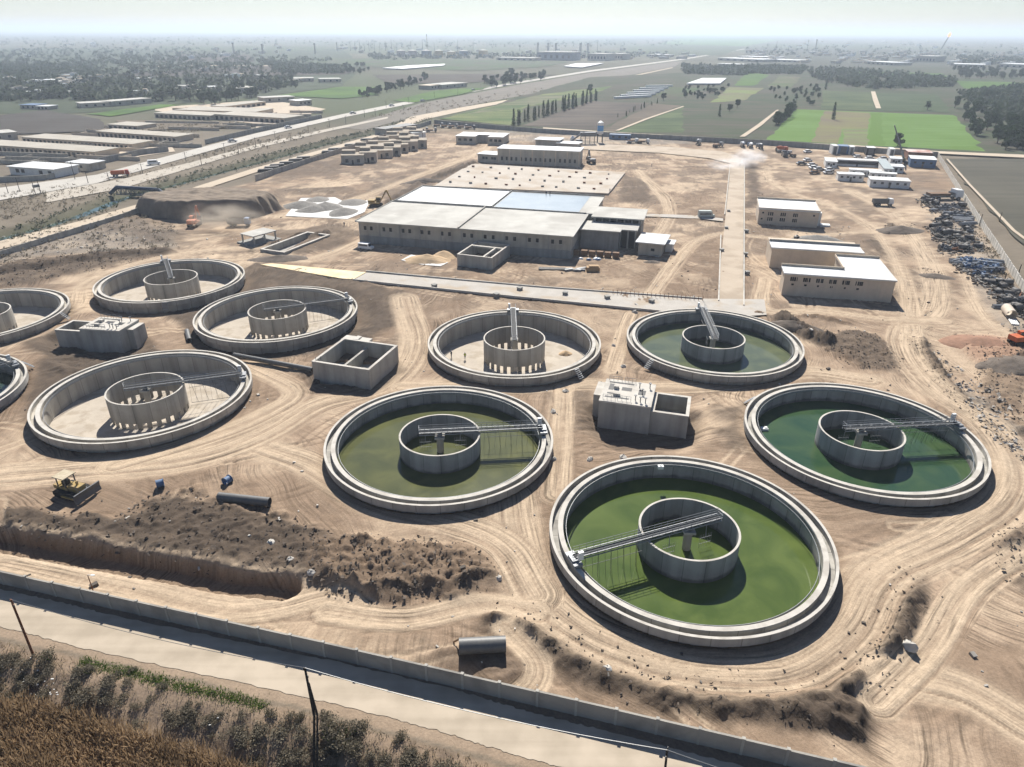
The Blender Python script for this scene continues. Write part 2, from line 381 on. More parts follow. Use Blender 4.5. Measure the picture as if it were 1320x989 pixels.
# dark disturbed earth, (pixel polygon, strength, clod height, colour)
DARKS = [
 ([(0,655),(60,662),(150,668),(196,640),(240,634),(300,654),(380,672),(450,694),(540,702),(610,715),(655,745),(610,765),(520,778),(430,768),(375,748),(250,727),(120,703),(0,685)], .95, .9, c_dark),
 ([(190,620),(240,606),(330,618),(380,640),(380,672),(300,656),(240,640),(196,645)], .55, .25, c_mid),
 ([(390,700),(520,690),(600,702),(650,742),(560,770),(420,770)], .6, .7, c_mid),
 ([(200,390),(330,338),(440,352),(535,382),(515,420),(450,455),(330,470),(250,450)], .9, .4, c_dark*1.25),
 ([(60,455),(185,440),(250,470),(180,500),(40,540),(20,500)], .8, .5, c_dark*1.2),
 ([(30,440),(80,420),(150,470),(60,490)], .85, .5, c_dark*1.1),
 ([(395,470),(525,425),(540,450),(520,500),(420,510),(380,480)], .5, .4, c_dark*1.4),
 ([(695,505),(770,480),(770,540),(730,560)], .6, .4, c_dark*1.3),
 ([(770,560),(800,545),(890,560),(870,585),(790,580)], .5, .2, c_mid),
 ([(920,522),(965,520),(970,590),(935,575)], .7, .4, c_dark*1.2),
 ([(1050,443),(1090,425),(1130,432),(1165,462),(1155,480),(1100,472)], .8, 1.0, c_dark*1.3),
 ([(1225,430),(1290,432),(1320,440),(1320,480),(1260,470)], .6, .7, c_clay),
 ([(1255,475),(1320,455),(1320,560),(1275,520)], .65, .7, c_mid*.7),
 ([(1230,500),(1275,520),(1320,570),(1320,620),(1260,560)], .6, .5, c_grey*.7),
 ([(1280,680),(1320,670),(1320,760),(1290,745)], .8, .6, c_dark),
 ([(515,845),(580,830),(680,838),(690,870),(640,884),(560,868)], .65, .45, c_dark*1.5),
 ([(0,340),(150,322),(205,330),(120,350),(0,372)], .8, .7, c_dark*1.15),
 ([(40,290),(120,268),(230,300),(230,325),(60,330),(0,345),(0,315)], .55, .5, c_grey*.9),
 ([(160,262),(215,280),(250,310),(200,318),(130,295)], .6, .5, c_dark*1.3),
 ([(330,300),(440,288),(470,300),(440,320),(340,335)], .6, .4, c_dark*1.3),
 ([(370,245),(450,240),(460,250),(380,252)], .6, .5, c_dark*1.3),
 ([(340,210),(440,195),(450,215),(350,240)], .5, .4, c_dark*1.4),
 ([(475,240),(610,205),(620,215),(500,262)], .5, .5, c_dark*1.5),
 ([(800,225),(835,232),(840,260),(795,262)], .65, .5, c_dark*1.3),
 ([(830,262),(930,240),(940,285),(850,285)], .45, .3, c_mid*.85),
 ([(660,340),(760,330),(870,345),(930,390),(860,398),(700,370)], .35, .2, c_mid*.8),
 ([(890,300),(945,290),(935,380),(900,370)], .45, .3, c_mid*.8),
 ([(962,210),(976,210),(985,262),(962,268)], .75, .3, c_dark*1.2),
 ([(962,275),(1000,292),(1060,300),(1070,292),(980,310),(962,312)], .5, .3, c_mid*.8),
 ([(1150,335),(1180,352),(1175,392),(1150,388)], .6, .5, c_dark*1.4),
 ([(1190,345),(1222,355),(1215,362),(1195,360)], .7, .7, c_dark*1.2),
 ([(1140,292),(1178,288),(1175,303),(1145,302)], .8, 1.3, c_dark*1.1),
 ([(1190,245),(1240,250),(1290,330),(1330,400),(1330,440),(1280,420),(1200,300)], .45, .3, c_grey),
 ([(520,150),(620,165),(760,175),(600,170)], .5, .2, c_grey*.8),
 ([(640,155),(800,165),(900,185),(760,190),(640,180)], .45, .2, c_grey),
 ([(965,395),(1010,400),(1100,410),(1060,425),(985,415)], .4, .3, c_mid*.8),
 ([(430,790),(520,800),(600,845),(560,865),(450,835)], .25, .15, c_mid),
 ([(1060,880),(1110,850),(1150,790),(1165,800),(1150,860),(1120,905)], .4, .2, c_mid),
]
for poly, k, h, c in DARKS:
    pw = PP(poly); bx = [q[0] for q in pw]; bw = [q[1] for q in pw]
    s_ = (x > min(bx)-8) & (x < max(bx)+8) & (y > min(bw)-8) & (y < max(bw)+8)
    xs, ys = x[s_], y[s_]; sdv = poly_sd(xs, ys, pw)+6*(fbm(xs, ys, .16, 4, .6)-.5)
    m = sstep(1.2, -2.2, sdv)
    cl = np.abs(fbm(xs, ys, .55, 4, .62)-.5)*2
    H[s_] += m*h*(.25+1.2*(fbm(xs+9, ys, .13, 4, .55)-.32)+.8*cl+.55*(1-2*np.abs(fbm(xs+31, ys-13, .34, 4, .6)-.5))**3+.35*(fbm(xs, ys+7, 1.2, 2)-.5))
    FS[s_] *= 1-m*min(1, h)
    mm = m*k*(.72+.7*fbm(xs, ys+40, .3, 4, .6))
    mm = np.clip(mm, 0, 1); COL[s_] = COL[s_]*(1-mm[:, None])+c*mm[:, None]
# berms: (pixel polyline, half width, height, colour)
BERMS = [
 ([(650,796),(700,812),(745,845),(800,870),(880,889),(960,900),(1040,912),(1085,925)], 2.9, 1.1, c_dark),
 ([(1168,735),(1160,790),(1140,845),(1098,890)], 2.4, 1.0, c_dark*1.1),
 ([(1182,437),(1200,470),(1222,500),(1260,540),(1320,590)], 2.0, 1.1, c_dark*1.1),
 ([(1008,412),(1030,425),(1062,442)], 2.6, 1.6, c_dark*1.1),
 ([(0,352),(60,344),(140,332),(215,325)], 2.8, 1.2, c_dark*1.15),
 ([(1290,690),(1320,715)], 2.5, .6, c_dark*1.2),
 ([(1122,312),(1150,330)], 2.2, .8, c_dark*1.5),
 ([(560,232),(610,212)], 2.5, 1.4, c_dark*1.3),
 ([(500,262),(540,238)], 1.8, .9, c_dark*1.5),
 ([(330,322),(420,302)], 2.2, 1.0, c_dark*1.4),
 ([(975,404),(1040,408),(1095,418)], 1.2, .5, c_mid*.8),
]
for line, hw, h, c in BERMS:
    d, off, s = line_sd(x, y, smooth_line(PP(line))); d = d+2.6*(fbm(x, y, .35, 5, .65)-.5)
    m = sstep(hw*1.25, hw*.25, d); nn = fbm(x, y, .8, 4, .65)
    rg = (1-2*np.abs(fbm(x+31, y-13, .45, 4, .6)-.5))**3; H += m*h*(.3+.7*nn+.75*rg+.5*(fbm(x, y+7, 1.2, 2)-.5)); mm = np.clip(sstep(hw*1.6, hw*.6, d)*(.75+.6*nn), 0, 1); mixc(mm, c)
# trench
d, off, s = line_sd(x, y, PP([(-40,690),(0,697),(150,724),(300,751),(368,759)])); d = d+.5*(nf-.5)
H = np.where(d < 3, H*(1-sstep(3, 1.4, d))-1.95*sstep(2.25, 1.75, d), H)
mixc(sstep(4.0, 2.7, d)*.6, c_light*.85); mixc(sstep(2.4, 1.9, d)*.9, c_mid*.85)
# compacted wheel tracks: (pixel polyline, half width)
TRACKS = [
 ([(660,640),(672,720),(700,775),(760,822),(850,856),(940,868),(1025,860),(1094,812),(1138,742),(1230,695),(1300,650),(1308,600),(1270,545),(1212,505),(1172,462),(1168,425),(1205,395),(1195,335),(1150,275),(1095,245)], 3.8),
 ([(330,575),(400,600),(480,648),(590,678),(650,705),(692,768)], 3.2),
 ([(0,615),(130,605),(250,592),(340,560),(410,520),(500,495),(535,445),(520,385)], 4.0),
 ([(520,500),(650,500),(760,496),(870,500),(960,492),(1040,480),(1120,490)], 3.0),
 ([(790,478),(805,430),(815,405)], 2.2),
 ([(725,500),(722,560),(716,640)], 2.6),
 ([(0,728),(150,760),(280,790),(360,786),(430,770),(470,792)], 2.4),
 ([(420,790),(520,800),(620,780),(690,790)], 2.0),
 ([(650,810),(690,850),(690,880),(660,905)], 1.8),
 ([(1150,870),(1240,890),(1320,935)], 3.2),
 ([(1130,905),(1195,840),(1245,765),(1320,712)], 2.2),
 ([(60,415),(100,395),(120,360),(220,330),(330,320),(400,335),(480,300),(430,280),(350,280)], 3.0),
 ([(350,280),(440,262),(520,235),(620,195),(640,180)], 3.4),
 ([(150,600),(250,570),(330,540),(380,505),(320,470)], 3.0),
 ([(780,330),(850,300),(860,260),(820,220)], 3.0),
 ([(840,380),(870,340),(900,310),(940,300)], 2.6),
 ([(985,215),(1000,240),(1080,270),(1130,300),(1165,360),(1175,430)], 2.6),
 ([(985,360),(985,400),(1060,402),(1140,412),(1220,415)], 2.6),
 ([(968,305),(1020,308),(1100,300),(1130,300)], 2.2),
 ([(760,195),(840,196),(920,205),(945,220)], 2.6),
 ([(1190,255),(1225,310),(1262,400),(1320,440)], 2.0),
 ([(640,180),(700,175),(860,192),(950,195)], 2.6),
]
for line, hw in TRACKS:
    sl_ = smooth_line(PP(line)); d, off, s = line_sd(x, y, sl_)
    dn = d+1.2*(fbm(x, y, .12, 3)-.5); m = sstep(hw*1.25, hw*.65, dn)
    H = H*(1-.75*m); mixc(m*.82, c_light*(.93))
    o2 = off+.8*(fbm(s*.06, s*0+hw, 1, 2)-.5); r = fbm(o2*1.6, s*.018, 1.0, 4, .65)-.5
    ex = sstep(hw*1.6, hw*.8, d); tk = d < hw*1.15; FU = np.where(tk, s, FU); FV = np.where(tk, o2, FV); FS = np.where(tk, 1., FS)
    H += ex*r*.34; mixc(ex*np.clip(-r*3.6, 0, 1)*.8, c_mid); mixc(ex*np.clip(r*2.5, 0, 1)*.35, c_light*1.06)
# land outside the walls
out = 1-site
COL = COL*site[:, None]+(c_out*(0.75+.6*nm[:, None]))*out[:, None]; H = H*(1-.7*out)
# front road: verge, slope and the reed bed below it
fl = [P(0,823), P(110,852), P(360,908), P(540,953), P(647,987), P(760,1018)]
d, off, s = line_sd(x, y, [P(-120,796)]+fl+[P(980,1080)]); offn = off+1.2*(fbm(x, y, .25, 3)-.5)
front = (y < 78) & (site_d > 0) & (x < 60)
dn = np.where(front, offn, -1)
road_zone = front & (dn <= .0)
H = np.where(front & (dn > 0), -2.4*sstep(.9, 8, dn)+(nf-.5)*.35*sstep(0, 2, dn)+(nm-.5)*.5*sstep(1, 3, dn), np.where(front, H*.02, H))
vm = np.where(front, sstep(-.3, .6, dn), 0); mixc(vm, c_sand*.78*1.0)
mixc(vm*sstep(.42, .6, nf*.5+nm*.5)*.8, c_dark*1.35); mixc(vm*sstep(6, 9, dn)*.85, (.13,.1,.065))
mixc(np.where(front, sstep(-.1, -.6, dn), 0)*.75, c_sand*.93)
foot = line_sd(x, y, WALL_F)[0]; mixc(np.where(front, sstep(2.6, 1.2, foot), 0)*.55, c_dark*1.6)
# fall away to zero beyond the drawn yard and sink under the tanks
edge = sstep(600, 480, y)*sstep(415, 330, np.abs(x)); H *= edge
for k, (tx, ty) in TANKS.items():
    rr = np.hypot(x-tx, y-ty)
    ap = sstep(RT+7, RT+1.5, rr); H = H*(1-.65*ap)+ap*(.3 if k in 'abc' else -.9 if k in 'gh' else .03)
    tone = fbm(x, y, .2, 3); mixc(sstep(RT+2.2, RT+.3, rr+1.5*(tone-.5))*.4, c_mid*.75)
    H = np.where(rr < RT-.75, -8.0, H)
COL *= (.86+.28*ng)[:, None]*(.9+.2*nf)[:, None]
# excavations round the chambers, and the sunken floors of the open basins
for pl, dp, sf in (([(766,530),(770,556),(796,574),(870,574),(897,560),(897,536)], 1.5, 3.0), ([(64,436),(68,462),(100,474),(165,470),(190,446),(160,428)], 1.5, 3.0), ([(398,486),(404,504),(478,506),(515,478),(505,470)], .7, 2.5)):
    sdv = poly_sd(x, y, PP(pl))+.8*(nf-.5); H -= dp*sstep(sf, -sf*.3, sdv)*(1 if True else 0); mixc(sstep(sf, -1, sdv)*.7, c_dark*1.2)
for pl in ([(405,494),(474,495),(507,470),(436,466)], [(592,344),(631,349),(650,335),(612,331)], [(341,322.5),(366,326),(410,303),(384,301)]):
    H = np.where(poly_sd(x, y, PP(pl)) < -.4, -4.0, H)
for k, (tx, ty) in TANKS.items(): H = np.where(np.hypot(x-tx, y-ty) < RT-.75, -8.0, H)
# canal on the left
CANAL = PP([(-90,330),(0,304),(60,288),(100,275),(160,252),(215,238),(330,208),(430,182),(500,166),(545,152)])
d, off, s = line_sd(x, y, smooth_line(CANAL)); m = sstep(5.5, 2.0, d); H = H*(1-m)-2.2*m; mixc(sstep(9, 4, d)*.8, (.07,.075,.045))
Z = np.zeros(N); Z[idx] = H
CA = np.zeros((N, 4)); CA[:, 3] = 1
far_n = fbm(Xf, Yf, .004, 5, .6); far_m = fbm(Xf, Yf, .0011, 4, .6)
CA[:, :3] = np.array((.098,.094,.062))*(0.6+.8*far_n)[:, None]
gmix = sstep(.5, .6, far_m)[:, None]*.7; CA[:, :3] = CA[:, :3]*(1-gmix)+np.array((.065,.085,.04))*gmix
bl_ = sstep(340, 415, np.abs(x))+sstep(500, 615, y); bl_ = np.clip(bl_, 0, 1)[:, None]
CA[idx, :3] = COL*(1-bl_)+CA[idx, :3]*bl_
me = bpy.data.meshes.new('ground')
ii = np.arange(N).reshape(NY, NX); quads = np.stack([ii[:-1,:-1], ii[:-1,1:], ii[1:,1:], ii[1:,:-1]], -1).reshape(-1, 4)
nq = len(quads)
me.vertices.add(N); me.vertices.foreach_set('co', np.stack([Xf, Yf, Z], -1).astype(np.float32).ravel())
me.loops.add(nq*4); me.loops.foreach_set('vertex_index', quads.astype(np.int32).ravel())
me.polygons.add(nq); me.polygons.foreach_set('loop_start', np.arange(0, nq*4, 4, dtype=np.int32)); me.polygons.foreach_set('loop_total', np.full(nq, 4, np.int32))
me.update(calc_edges=True); me.shade_smooth()
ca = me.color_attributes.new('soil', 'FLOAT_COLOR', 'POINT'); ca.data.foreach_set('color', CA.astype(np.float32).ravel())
fa = np.zeros((N, 3)); fa[idx, 0] = FU; fa[idx, 1] = FV; fa[idx, 2] = FS*site
fl_ = me.attributes.new('flow', 'FLOAT_VECTOR', 'POINT'); fl_.data.foreach_set('vector', fa.astype(np.float32).ravel())
gm = bpy.data.materials.new('earth'); gm.use_nodes = True
n = gm.node_tree.nodes; l = gm.node_tree.links; b = n['Principled BSDF']; b.inputs['Roughness'].default_value = .97; b.inputs['Specular IOR Level'].default_value = .1
at = n.new('ShaderNodeVertexColor'); at.layer_name = 'soil'; tc = n.new('ShaderNodeTexCoord')
n1 = n.new('ShaderNodeTexNoise'); n1.inputs['Scale'].default_value = 3.2; n1.inputs['Detail'].default_value = 7; n1.inputs['Roughness'].default_value = .7
l.new(tc.outputs['Object'], n1.inputs['Vector'])
r1 = n.new('ShaderNodeMapRange'); r1.inputs[1].default_value = .3; r1.inputs[2].default_value = .7; r1.inputs[3].default_value = .8; r1.inputs[4].default_value = 1.17
l.new(n1.outputs[0], r1.inputs[0])
mx = n.new('ShaderNodeMix'); mx.data_type = 'RGBA'; mx.blend_type = 'MULTIPLY'; mx.inputs[0].default_value = 1
l.new(at.outputs[0], mx.inputs[6]); l.new(r1.outputs[0], mx.inputs[7])
fw = n.new('ShaderNodeAttribute'); fw.attribute_name = 'flow'; sx_ = n.new('ShaderNodeSeparateXYZ'); l.new(fw.outputs['Vector'], sx_.inputs[0])
cx_ = n.new('ShaderNodeCombineXYZ'); ma = n.new('ShaderNodeMath'); ma.operation = 'MULTIPLY'; ma.inputs[1].default_value = .07; l.new(sx_.outputs[0], ma.inputs[0]); l.new(ma.outputs[0], cx_.inputs[0])
mb_ = n.new('ShaderNodeMath'); mb_.operation = 'MULTIPLY'; mb_.inputs[1].default_value = 2.3; l.new(sx_.outputs[1], mb_.inputs[0]); l.new(mb_.outputs[0], cx_.inputs[1])
n3 = n.new('ShaderNodeTexNoise'); n3.inputs['Scale'].default_value = 1.0; n3.inputs['Detail'].default_value = 6; n3.inputs['Roughness'].default_value = .68; l.new(cx_.outputs[0], n3.inputs['Vector'])
n4 = n.new('ShaderNodeTexNoise'); n4.inputs['Scale'].default_value = .085; n4.inputs['Detail'].default_value = 5; l.new(tc.outputs['Object'], n4.inputs['Vector'])
r4 = n.new('ShaderNodeMapRange'); r4.inputs[1].default_value = .42; r4.inputs[2].default_value = .62; r4.inputs[3].default_value = .25; r4.inputs[4].default_value = 1; l.new(n4.outputs[0], r4.inputs[0])
r3 = n.new('ShaderNodeMapRange'); r3.inputs[1].default_value = .36; r3.inputs[2].default_value = .54; r3.inputs[3].default_value = .38; r3.inputs[4].default_value = 1.12; l.new(n3.outputs[0], r3.inputs[0])
ms = n.new('ShaderNodeMath'); ms.operation = 'MULTIPLY'; l.new(sx_.outputs[2], ms.inputs[0]); l.new(r4.outputs[0], ms.inputs[1]); ms.use_clamp = True
m3 = n.new('ShaderNodeMix'); m3.data_type = 'RGBA'; m3.blend_type = 'MULTIPLY'; l.new(ms.outputs[0], m3.inputs[0]); l.new(mx.outputs[2], m3.inputs[6]); l.new(r3.outputs[0], m3.inputs[7]); l.new(m3.outputs[2], b.inputs['Base Color'])
bp = n.new('ShaderNodeBump'); bp.inputs['Strength'].default_value = .55; bp.inputs['Distance'].default_value = .16
ad = n.new('ShaderNodeMath'); ad.operation = 'MULTIPLY_ADD'; l.new(n3.outputs[0], ad.inputs[0]); l.new(ms.outputs[0], ad.inputs[1]); l.new(n1.outputs[0], ad.inputs[2]); l.new(ad.outputs[0], bp.inputs['Height']); l.new(bp.outputs[0], b.inputs['Normal'])
me.materials.append(gm)
g_o = bpy.data.objects.new('ground', me); C.objects.link(g_o); struct(g_o)
Hgrid = Z.reshape(NY, NX)
def gz(px_, py_):
    i = min(max(int(np.searchsorted(gx, px_)), 0), NX-1); j = min(max(int(np.searchsorted(gy, py_)), 0), NY-1)
    return float(Hgrid[j, i])
# ---------------------------------------------------------------- clarifier tanks
def water_mat(name, col, col2):
    m = bpy.data.materials.new(name); m.use_nodes = True; n = m.node_tree.nodes; l = m.node_tree.links; b = n['Principled BSDF']
    b.inputs['Roughness'].default_value = .06; b.inputs['IOR'].default_value = 1.33
    tc = n.new('ShaderNodeTexCoord'); nz = n.new('ShaderNodeTexNoise'); nz.inputs['Scale'].default_value = .11; nz.inputs['Detail'].default_value = 5; nz.inputs['Distortion'].default_value = 1.5
    l.new(tc.outputs['Object'], nz.inputs['Vector'])
    rp = n.new('ShaderNodeValToRGB'); rp.color_ramp.elements[0].position = .35; rp.color_ramp.elements[1].position = .68
    rp.color_ramp.elements[0].color = (*[c*.72 for c in col], 1); rp.color_ramp.elements[1].color = (*col2, 1)
    l.new(nz.outputs[0], rp.inputs[0])
    n5 = n.new('ShaderNodeTexNoise'); n5.inputs['Scale'].default_value = .55; n5.inputs['Detail'].default_value = 9; n5.inputs['Roughness'].default_value = .75; n5.inputs['Distortion'].default_value = 2; l.new(tc.outputs['Object'], n5.inputs['Vector'])
    r5 = n.new('ShaderNodeMapRange'); r5.inputs[1].default_value = .6; r5.inputs[2].default_value = .72; r5.inputs[4].default_value = .22; l.new(n5.outputs[0], r5.inputs[0])
    m5 = n.new('ShaderNodeMix'); m5.data_type = 'RGBA'; m5.inputs[7].default_value = (*[c*1.5+.015 for c in col2], 1); l.new(r5.outputs[0], m5.inputs[0]); l.new(rp.outputs[0], m5.inputs[6]); l.new(m5.outputs[2], b.inputs['Base Color'])
    r6 = n.new('ShaderNodeMapRange'); r6.inputs[3].default_value = .04; r6.inputs[4].default_value = .1; l.new(n5.outputs[0], r6.inputs[0]); l.new(r6.outputs[0], b.inputs['Roughness'])
    bp = n.new('ShaderNodeBump'); bp.inputs['Strength'].default_value = .035; bp.inputs['Distance'].default_value = .05
    n2 = n.new('ShaderNodeTexNoise'); n2.inputs['Scale'].default_value = 2.2; n2.inputs['Detail'].default_value = 3
    l.new(tc.outputs['Object'], n2.inputs['Vector']); l.new(n2.outputs[0], bp.inputs['Height']); l.new(bp.outputs[0], b.inputs['Normal'])
    return m
WATER = dict(a=((.076,.116,.03), (.094,.126,.034)), b=((.094,.104,.048), (.108,.112,.045)), c=((.034,.078,.04), (.05,.085,.034)),
             e=((.105,.13,.085), (.12,.135,.075)), j=((.035,.06,.035), (.045,.06,.03)))
def ring_concrete(name, col, col2, panels, wet):
    m = mat(name, col, .9, col2, .35, 9, .25, 6, streak=.45, contrast=.6); n = m.node_tree.nodes; l = m.node_tree.links; b = n['Principled BSDF']; src = b.inputs['Base Color'].links[0].from_socket
    tc = n.new('ShaderNodeTexCoord'); gr_ = n.new('ShaderNodeTexGradient'); gr_.gradient_type = 'RADIAL'; l.new(tc.outputs['Object'], gr_.inputs[0])
    mu = n.new('ShaderNodeMath'); mu.operation = 'MULTIPLY'; mu.inputs[1].default_value = panels; l.new(gr_.outputs['Fac'], mu.inputs[0])
    fr = n.new('ShaderNodeMath'); fr.operation = 'FRACT'; l.new(mu.outputs[0], fr.inputs[0]); flr = n.new('ShaderNodeMath'); flr.operation = 'FLOOR'; l.new(mu.outputs[0], flr.inputs[0])
    wn = n.new('ShaderNodeTexWhiteNoise'); wn.noise_dimensions = '1D'; l.new(flr.outputs[0], wn.inputs['W'])
    r1 = n.new('ShaderNodeMapRange'); r1.inputs[3].default_value = .84; r1.inputs[4].default_value = 1.08; l.new(wn.outputs['Value'], r1.inputs[0])
    lt_ = n.new('ShaderNodeMath'); lt_.operation = 'GREATER_THAN'; lt_.inputs[1].default_value = .035; l.new(fr.outputs[0], lt_.inputs[0])
    r2 = n.new('ShaderNodeMapRange'); r2.inputs[3].default_value = .62; r2.inputs[4].default_value = 1; l.new(lt_.outputs[0], r2.inputs[0])
    sp_ = n.new('ShaderNodeSeparateXYZ'); l.new(tc.outputs['Object'], sp_.inputs[0]); nz = n.new('ShaderNodeTexNoise'); nz.inputs['Scale'].default_value = .8; l.new(tc.outputs['Object'], nz.inputs['Vector'])
    az = n.new('ShaderNodeMath'); az.operation = 'MULTIPLY_ADD'; az.inputs[1].default_value = 1.1; l.new(nz.outputs[0], az.inputs[0]); l.new(sp_.outputs['Z'], az.inputs[2])
    r3 = n.new('ShaderNodeMapRange'); r3.inputs[1].default_value = wet; r3.inputs[2].default_value = wet+.5; r3.inputs[3].default_value = .5; r3.inputs[4].default_value = 1; l.new(az.outputs[0], r3.inputs[0])
    out = src
    for k in (r1, r2, r3):
        x_ = n.new('ShaderNodeMix'); x_.data_type = 'RGBA'; x_.blend_type = 'MULTIPLY'; x_.inputs[0].default_value = 1; l.new(out, x_.inputs[6]); l.new(k.outputs[0], x_.inputs[7]); out = x_.outputs[2]
    l.new(out, b.inputs['Base Color']); return m
RC_WET = ring_concrete('ring_concrete_wet', (.42,.4,.36), (.3,.285,.255), 34, -.1); RC_DRY = ring_concrete('ring_concrete_dry', (.47,.435,.375), (.34,.315,.27), 34, -2.3)
WC_WET = ring_concrete('well_concrete_wet', (.36,.36,.345), (.27,.27,.255), 15, -.1); WC_DRY = ring_concrete('well_concrete_dry', (.46,.425,.365), (.33,.305,.265), 15, -2.2)
FLOOR = mat('tank_floor', (.5,.44,.36), .95, (.37,.32,.26), .16, 8, .15, 3, stain=((.28,.23,.17), .3, .6))
ZR = 2.2
TL = dict(
 a=('round concrete clarifier tank holding bright green water, largest and nearest in view', 'steel scraper bridge crossing the bright green nearest tank diagonally'),
 b=('round concrete clarifier tank holding dull olive water with its bridge to the right', 'steel scraper bridge reaching right over the dull olive water'),
 c=('round concrete clarifier tank holding teal green water at the right', 'steel scraper bridge over the teal green water at the right'),
 d=('dry round concrete tank with two workers standing on its sandy floor', 'steel scraper bridge running away to the back rim of the dry tank with workers'),
 e=('round concrete clarifier tank with grey green water beside the paved junction', 'steel scraper bridge leaning over the grey green tank beside the paved junction'),
 f=('dry round concrete tank, nearest dry one, above the yellow bulldozer', 'thin steel scraper bridge over the nearest dry tank above the bulldozer'),
 g=('dry round concrete tank behind the square open concrete basin on the left', 'thin steel scraper bridge over the dry tank behind the square basin'),
 h=('dry round concrete tank with pale floor, farthest back on the left', 'steel scraper bridge pointing to the back rim of the farthest left dry tank'),
 i=('dry round concrete tank cut by the left picture edge, pale floor', ''),
 j=('round tank with dark water, only its right rim in the picture at the left edge', 'steel bridge end on the rim of the dark water tank at the left edge'))
DRY = 'dfghi'
def clarifier(k):
    tx, ty = TANKS[k]; t = thing('clarifier_tank', TL[k][0], 'tank', (tx, ty, 0), 0, 'round clarifier tanks')
    dry = k in DRY; cm = M['concrete']
    m = MB().rev([(20,ZR),(19.62,ZR),(19.62,1.35),(18.75,1.35),(18.75,ZR),(18.05,ZR),(18.0,ZR-.06),(18.0,-2.6),(18.5,-3.2),(19.3,-3.2),(19.3,.75),(20,.95)], 160)
    m.build('tank_wall', RC_DRY if dry else RC_WET, t, sharp=35)
    MB().rev([(20.01,ZR+.004),(19.61,ZR+.004),(19.61,ZR+.03),(20.01,ZR+.03)], 160).rev([(18.76,ZR+.004),(18.04,ZR+.004),(18.04,ZR+.03),(18.76,ZR+.03)], 160).build('rim', M['concrete_top'], t)
    MB().rev([(17.62,1.5),(17.56,1.5),(17.56,1.95),(17.62,1.95)], 128).build('scum_baffle', M['steel'], t)
    MB().rev([(0.02,-2.75),(18.2,-2.45),(18.2,-2.9),(0.02,-2.95)], 64).build('floor', FLOOR, t)
    w_ = MB()
    if dry:
        w_.rev([(7.15,2.8),(6.85,2.8),(6.85,-1.35),(7.15,-1.35)], 96)
        for q in range(26):
            a0 = 2*PI*q/26; w_.rev([(7.12,-1.36),(6.88,-1.36),(6.88,-2.7),(7.12,-2.7)], 3, a0, a0+2*PI/26*.5)
    else:
        w_.rev([(7.15,2.8),(6.85,2.8),(6.85,-2.7),(7.15,-2.7)], 96)
    w_.build('centre_well', WC_DRY if dry else WC_WET, t, sharp=35)
    MB().rev([(7.16,2.803),(6.84,2.803),(6.84,2.84),(7.16,2.84)], 96).build('well_rim', M['concrete_top'], t)
    MB().tube((0,0,-2.8), (0,0,2.2), .62, n=20).cbox(0,0,2.35,1.7,1.7,.4).build('centre_pillar', M['concrete'], t, sharp=40)
    if not dry:
        o = MB().rev([(0,-1),(18.02,-1)], 96, closed=False)
        vs = [(18.02*math.cos(2*PI*q/96), 18.02*math.sin(2*PI*q/96), 0) for q in range(96)]
        o = MB().add(vs, [tuple(range(96))]).build('water', water_mat('water_'+TL[k][0].split()[5], *WATER[k])); o.location = (tx, ty, {'a':-1.0,'b':-.75,'c':-1.0,'e':-1.0}.get(k, -1)); struct(o)
    return t
for k in TANKS: clarifier(k)
# concrete outlet steps and pipe brackets on the outside of the tanks
def tank_step(k, px, py):
    tx, ty = TANKS[k]; p = P(px, py, 1.2); a = ang((tx, ty), p)
    s = MB()
    for q in range(6): s.cbox(.3*q, 0, 2.0-.3*q, .32, 1.3, .06)
    s.tube((0,-.65,2.1), (1.7,-.65,.4), .04).tube((0,.65,2.1), (1.7,.65,.4), .04)
    o = s.build('access_stair', M['steel']); o.location = (tx+20.1*math.cos(a), ty+20.1*math.sin(a), .1); o.rotation_euler = (0,0,a); return o
tag(tank_step('j', 38, 470), 'small grey steel stair outside the rim of the tank at the left edge', 'stair')
tag(tank_step('i', 77, 408), 'small grey stair on the flank of the dry tank at the left edge', 'stair')
tag(tank_step('c', 965, 516), 'small grey steel stair at the left rim of the teal tank', 'stair')
tag(tank_step('e', 843, 468), 'small pale steel stair on the front flank of the grey green tank', 'stair')
tag(tank_step('d', 741, 480), 'small pale stair at the lower right of the dry tank with workers', 'stair')
tag(tank_step('h', 214, 393), 'small pale stair in front of the farthest left dry tank', 'stair')

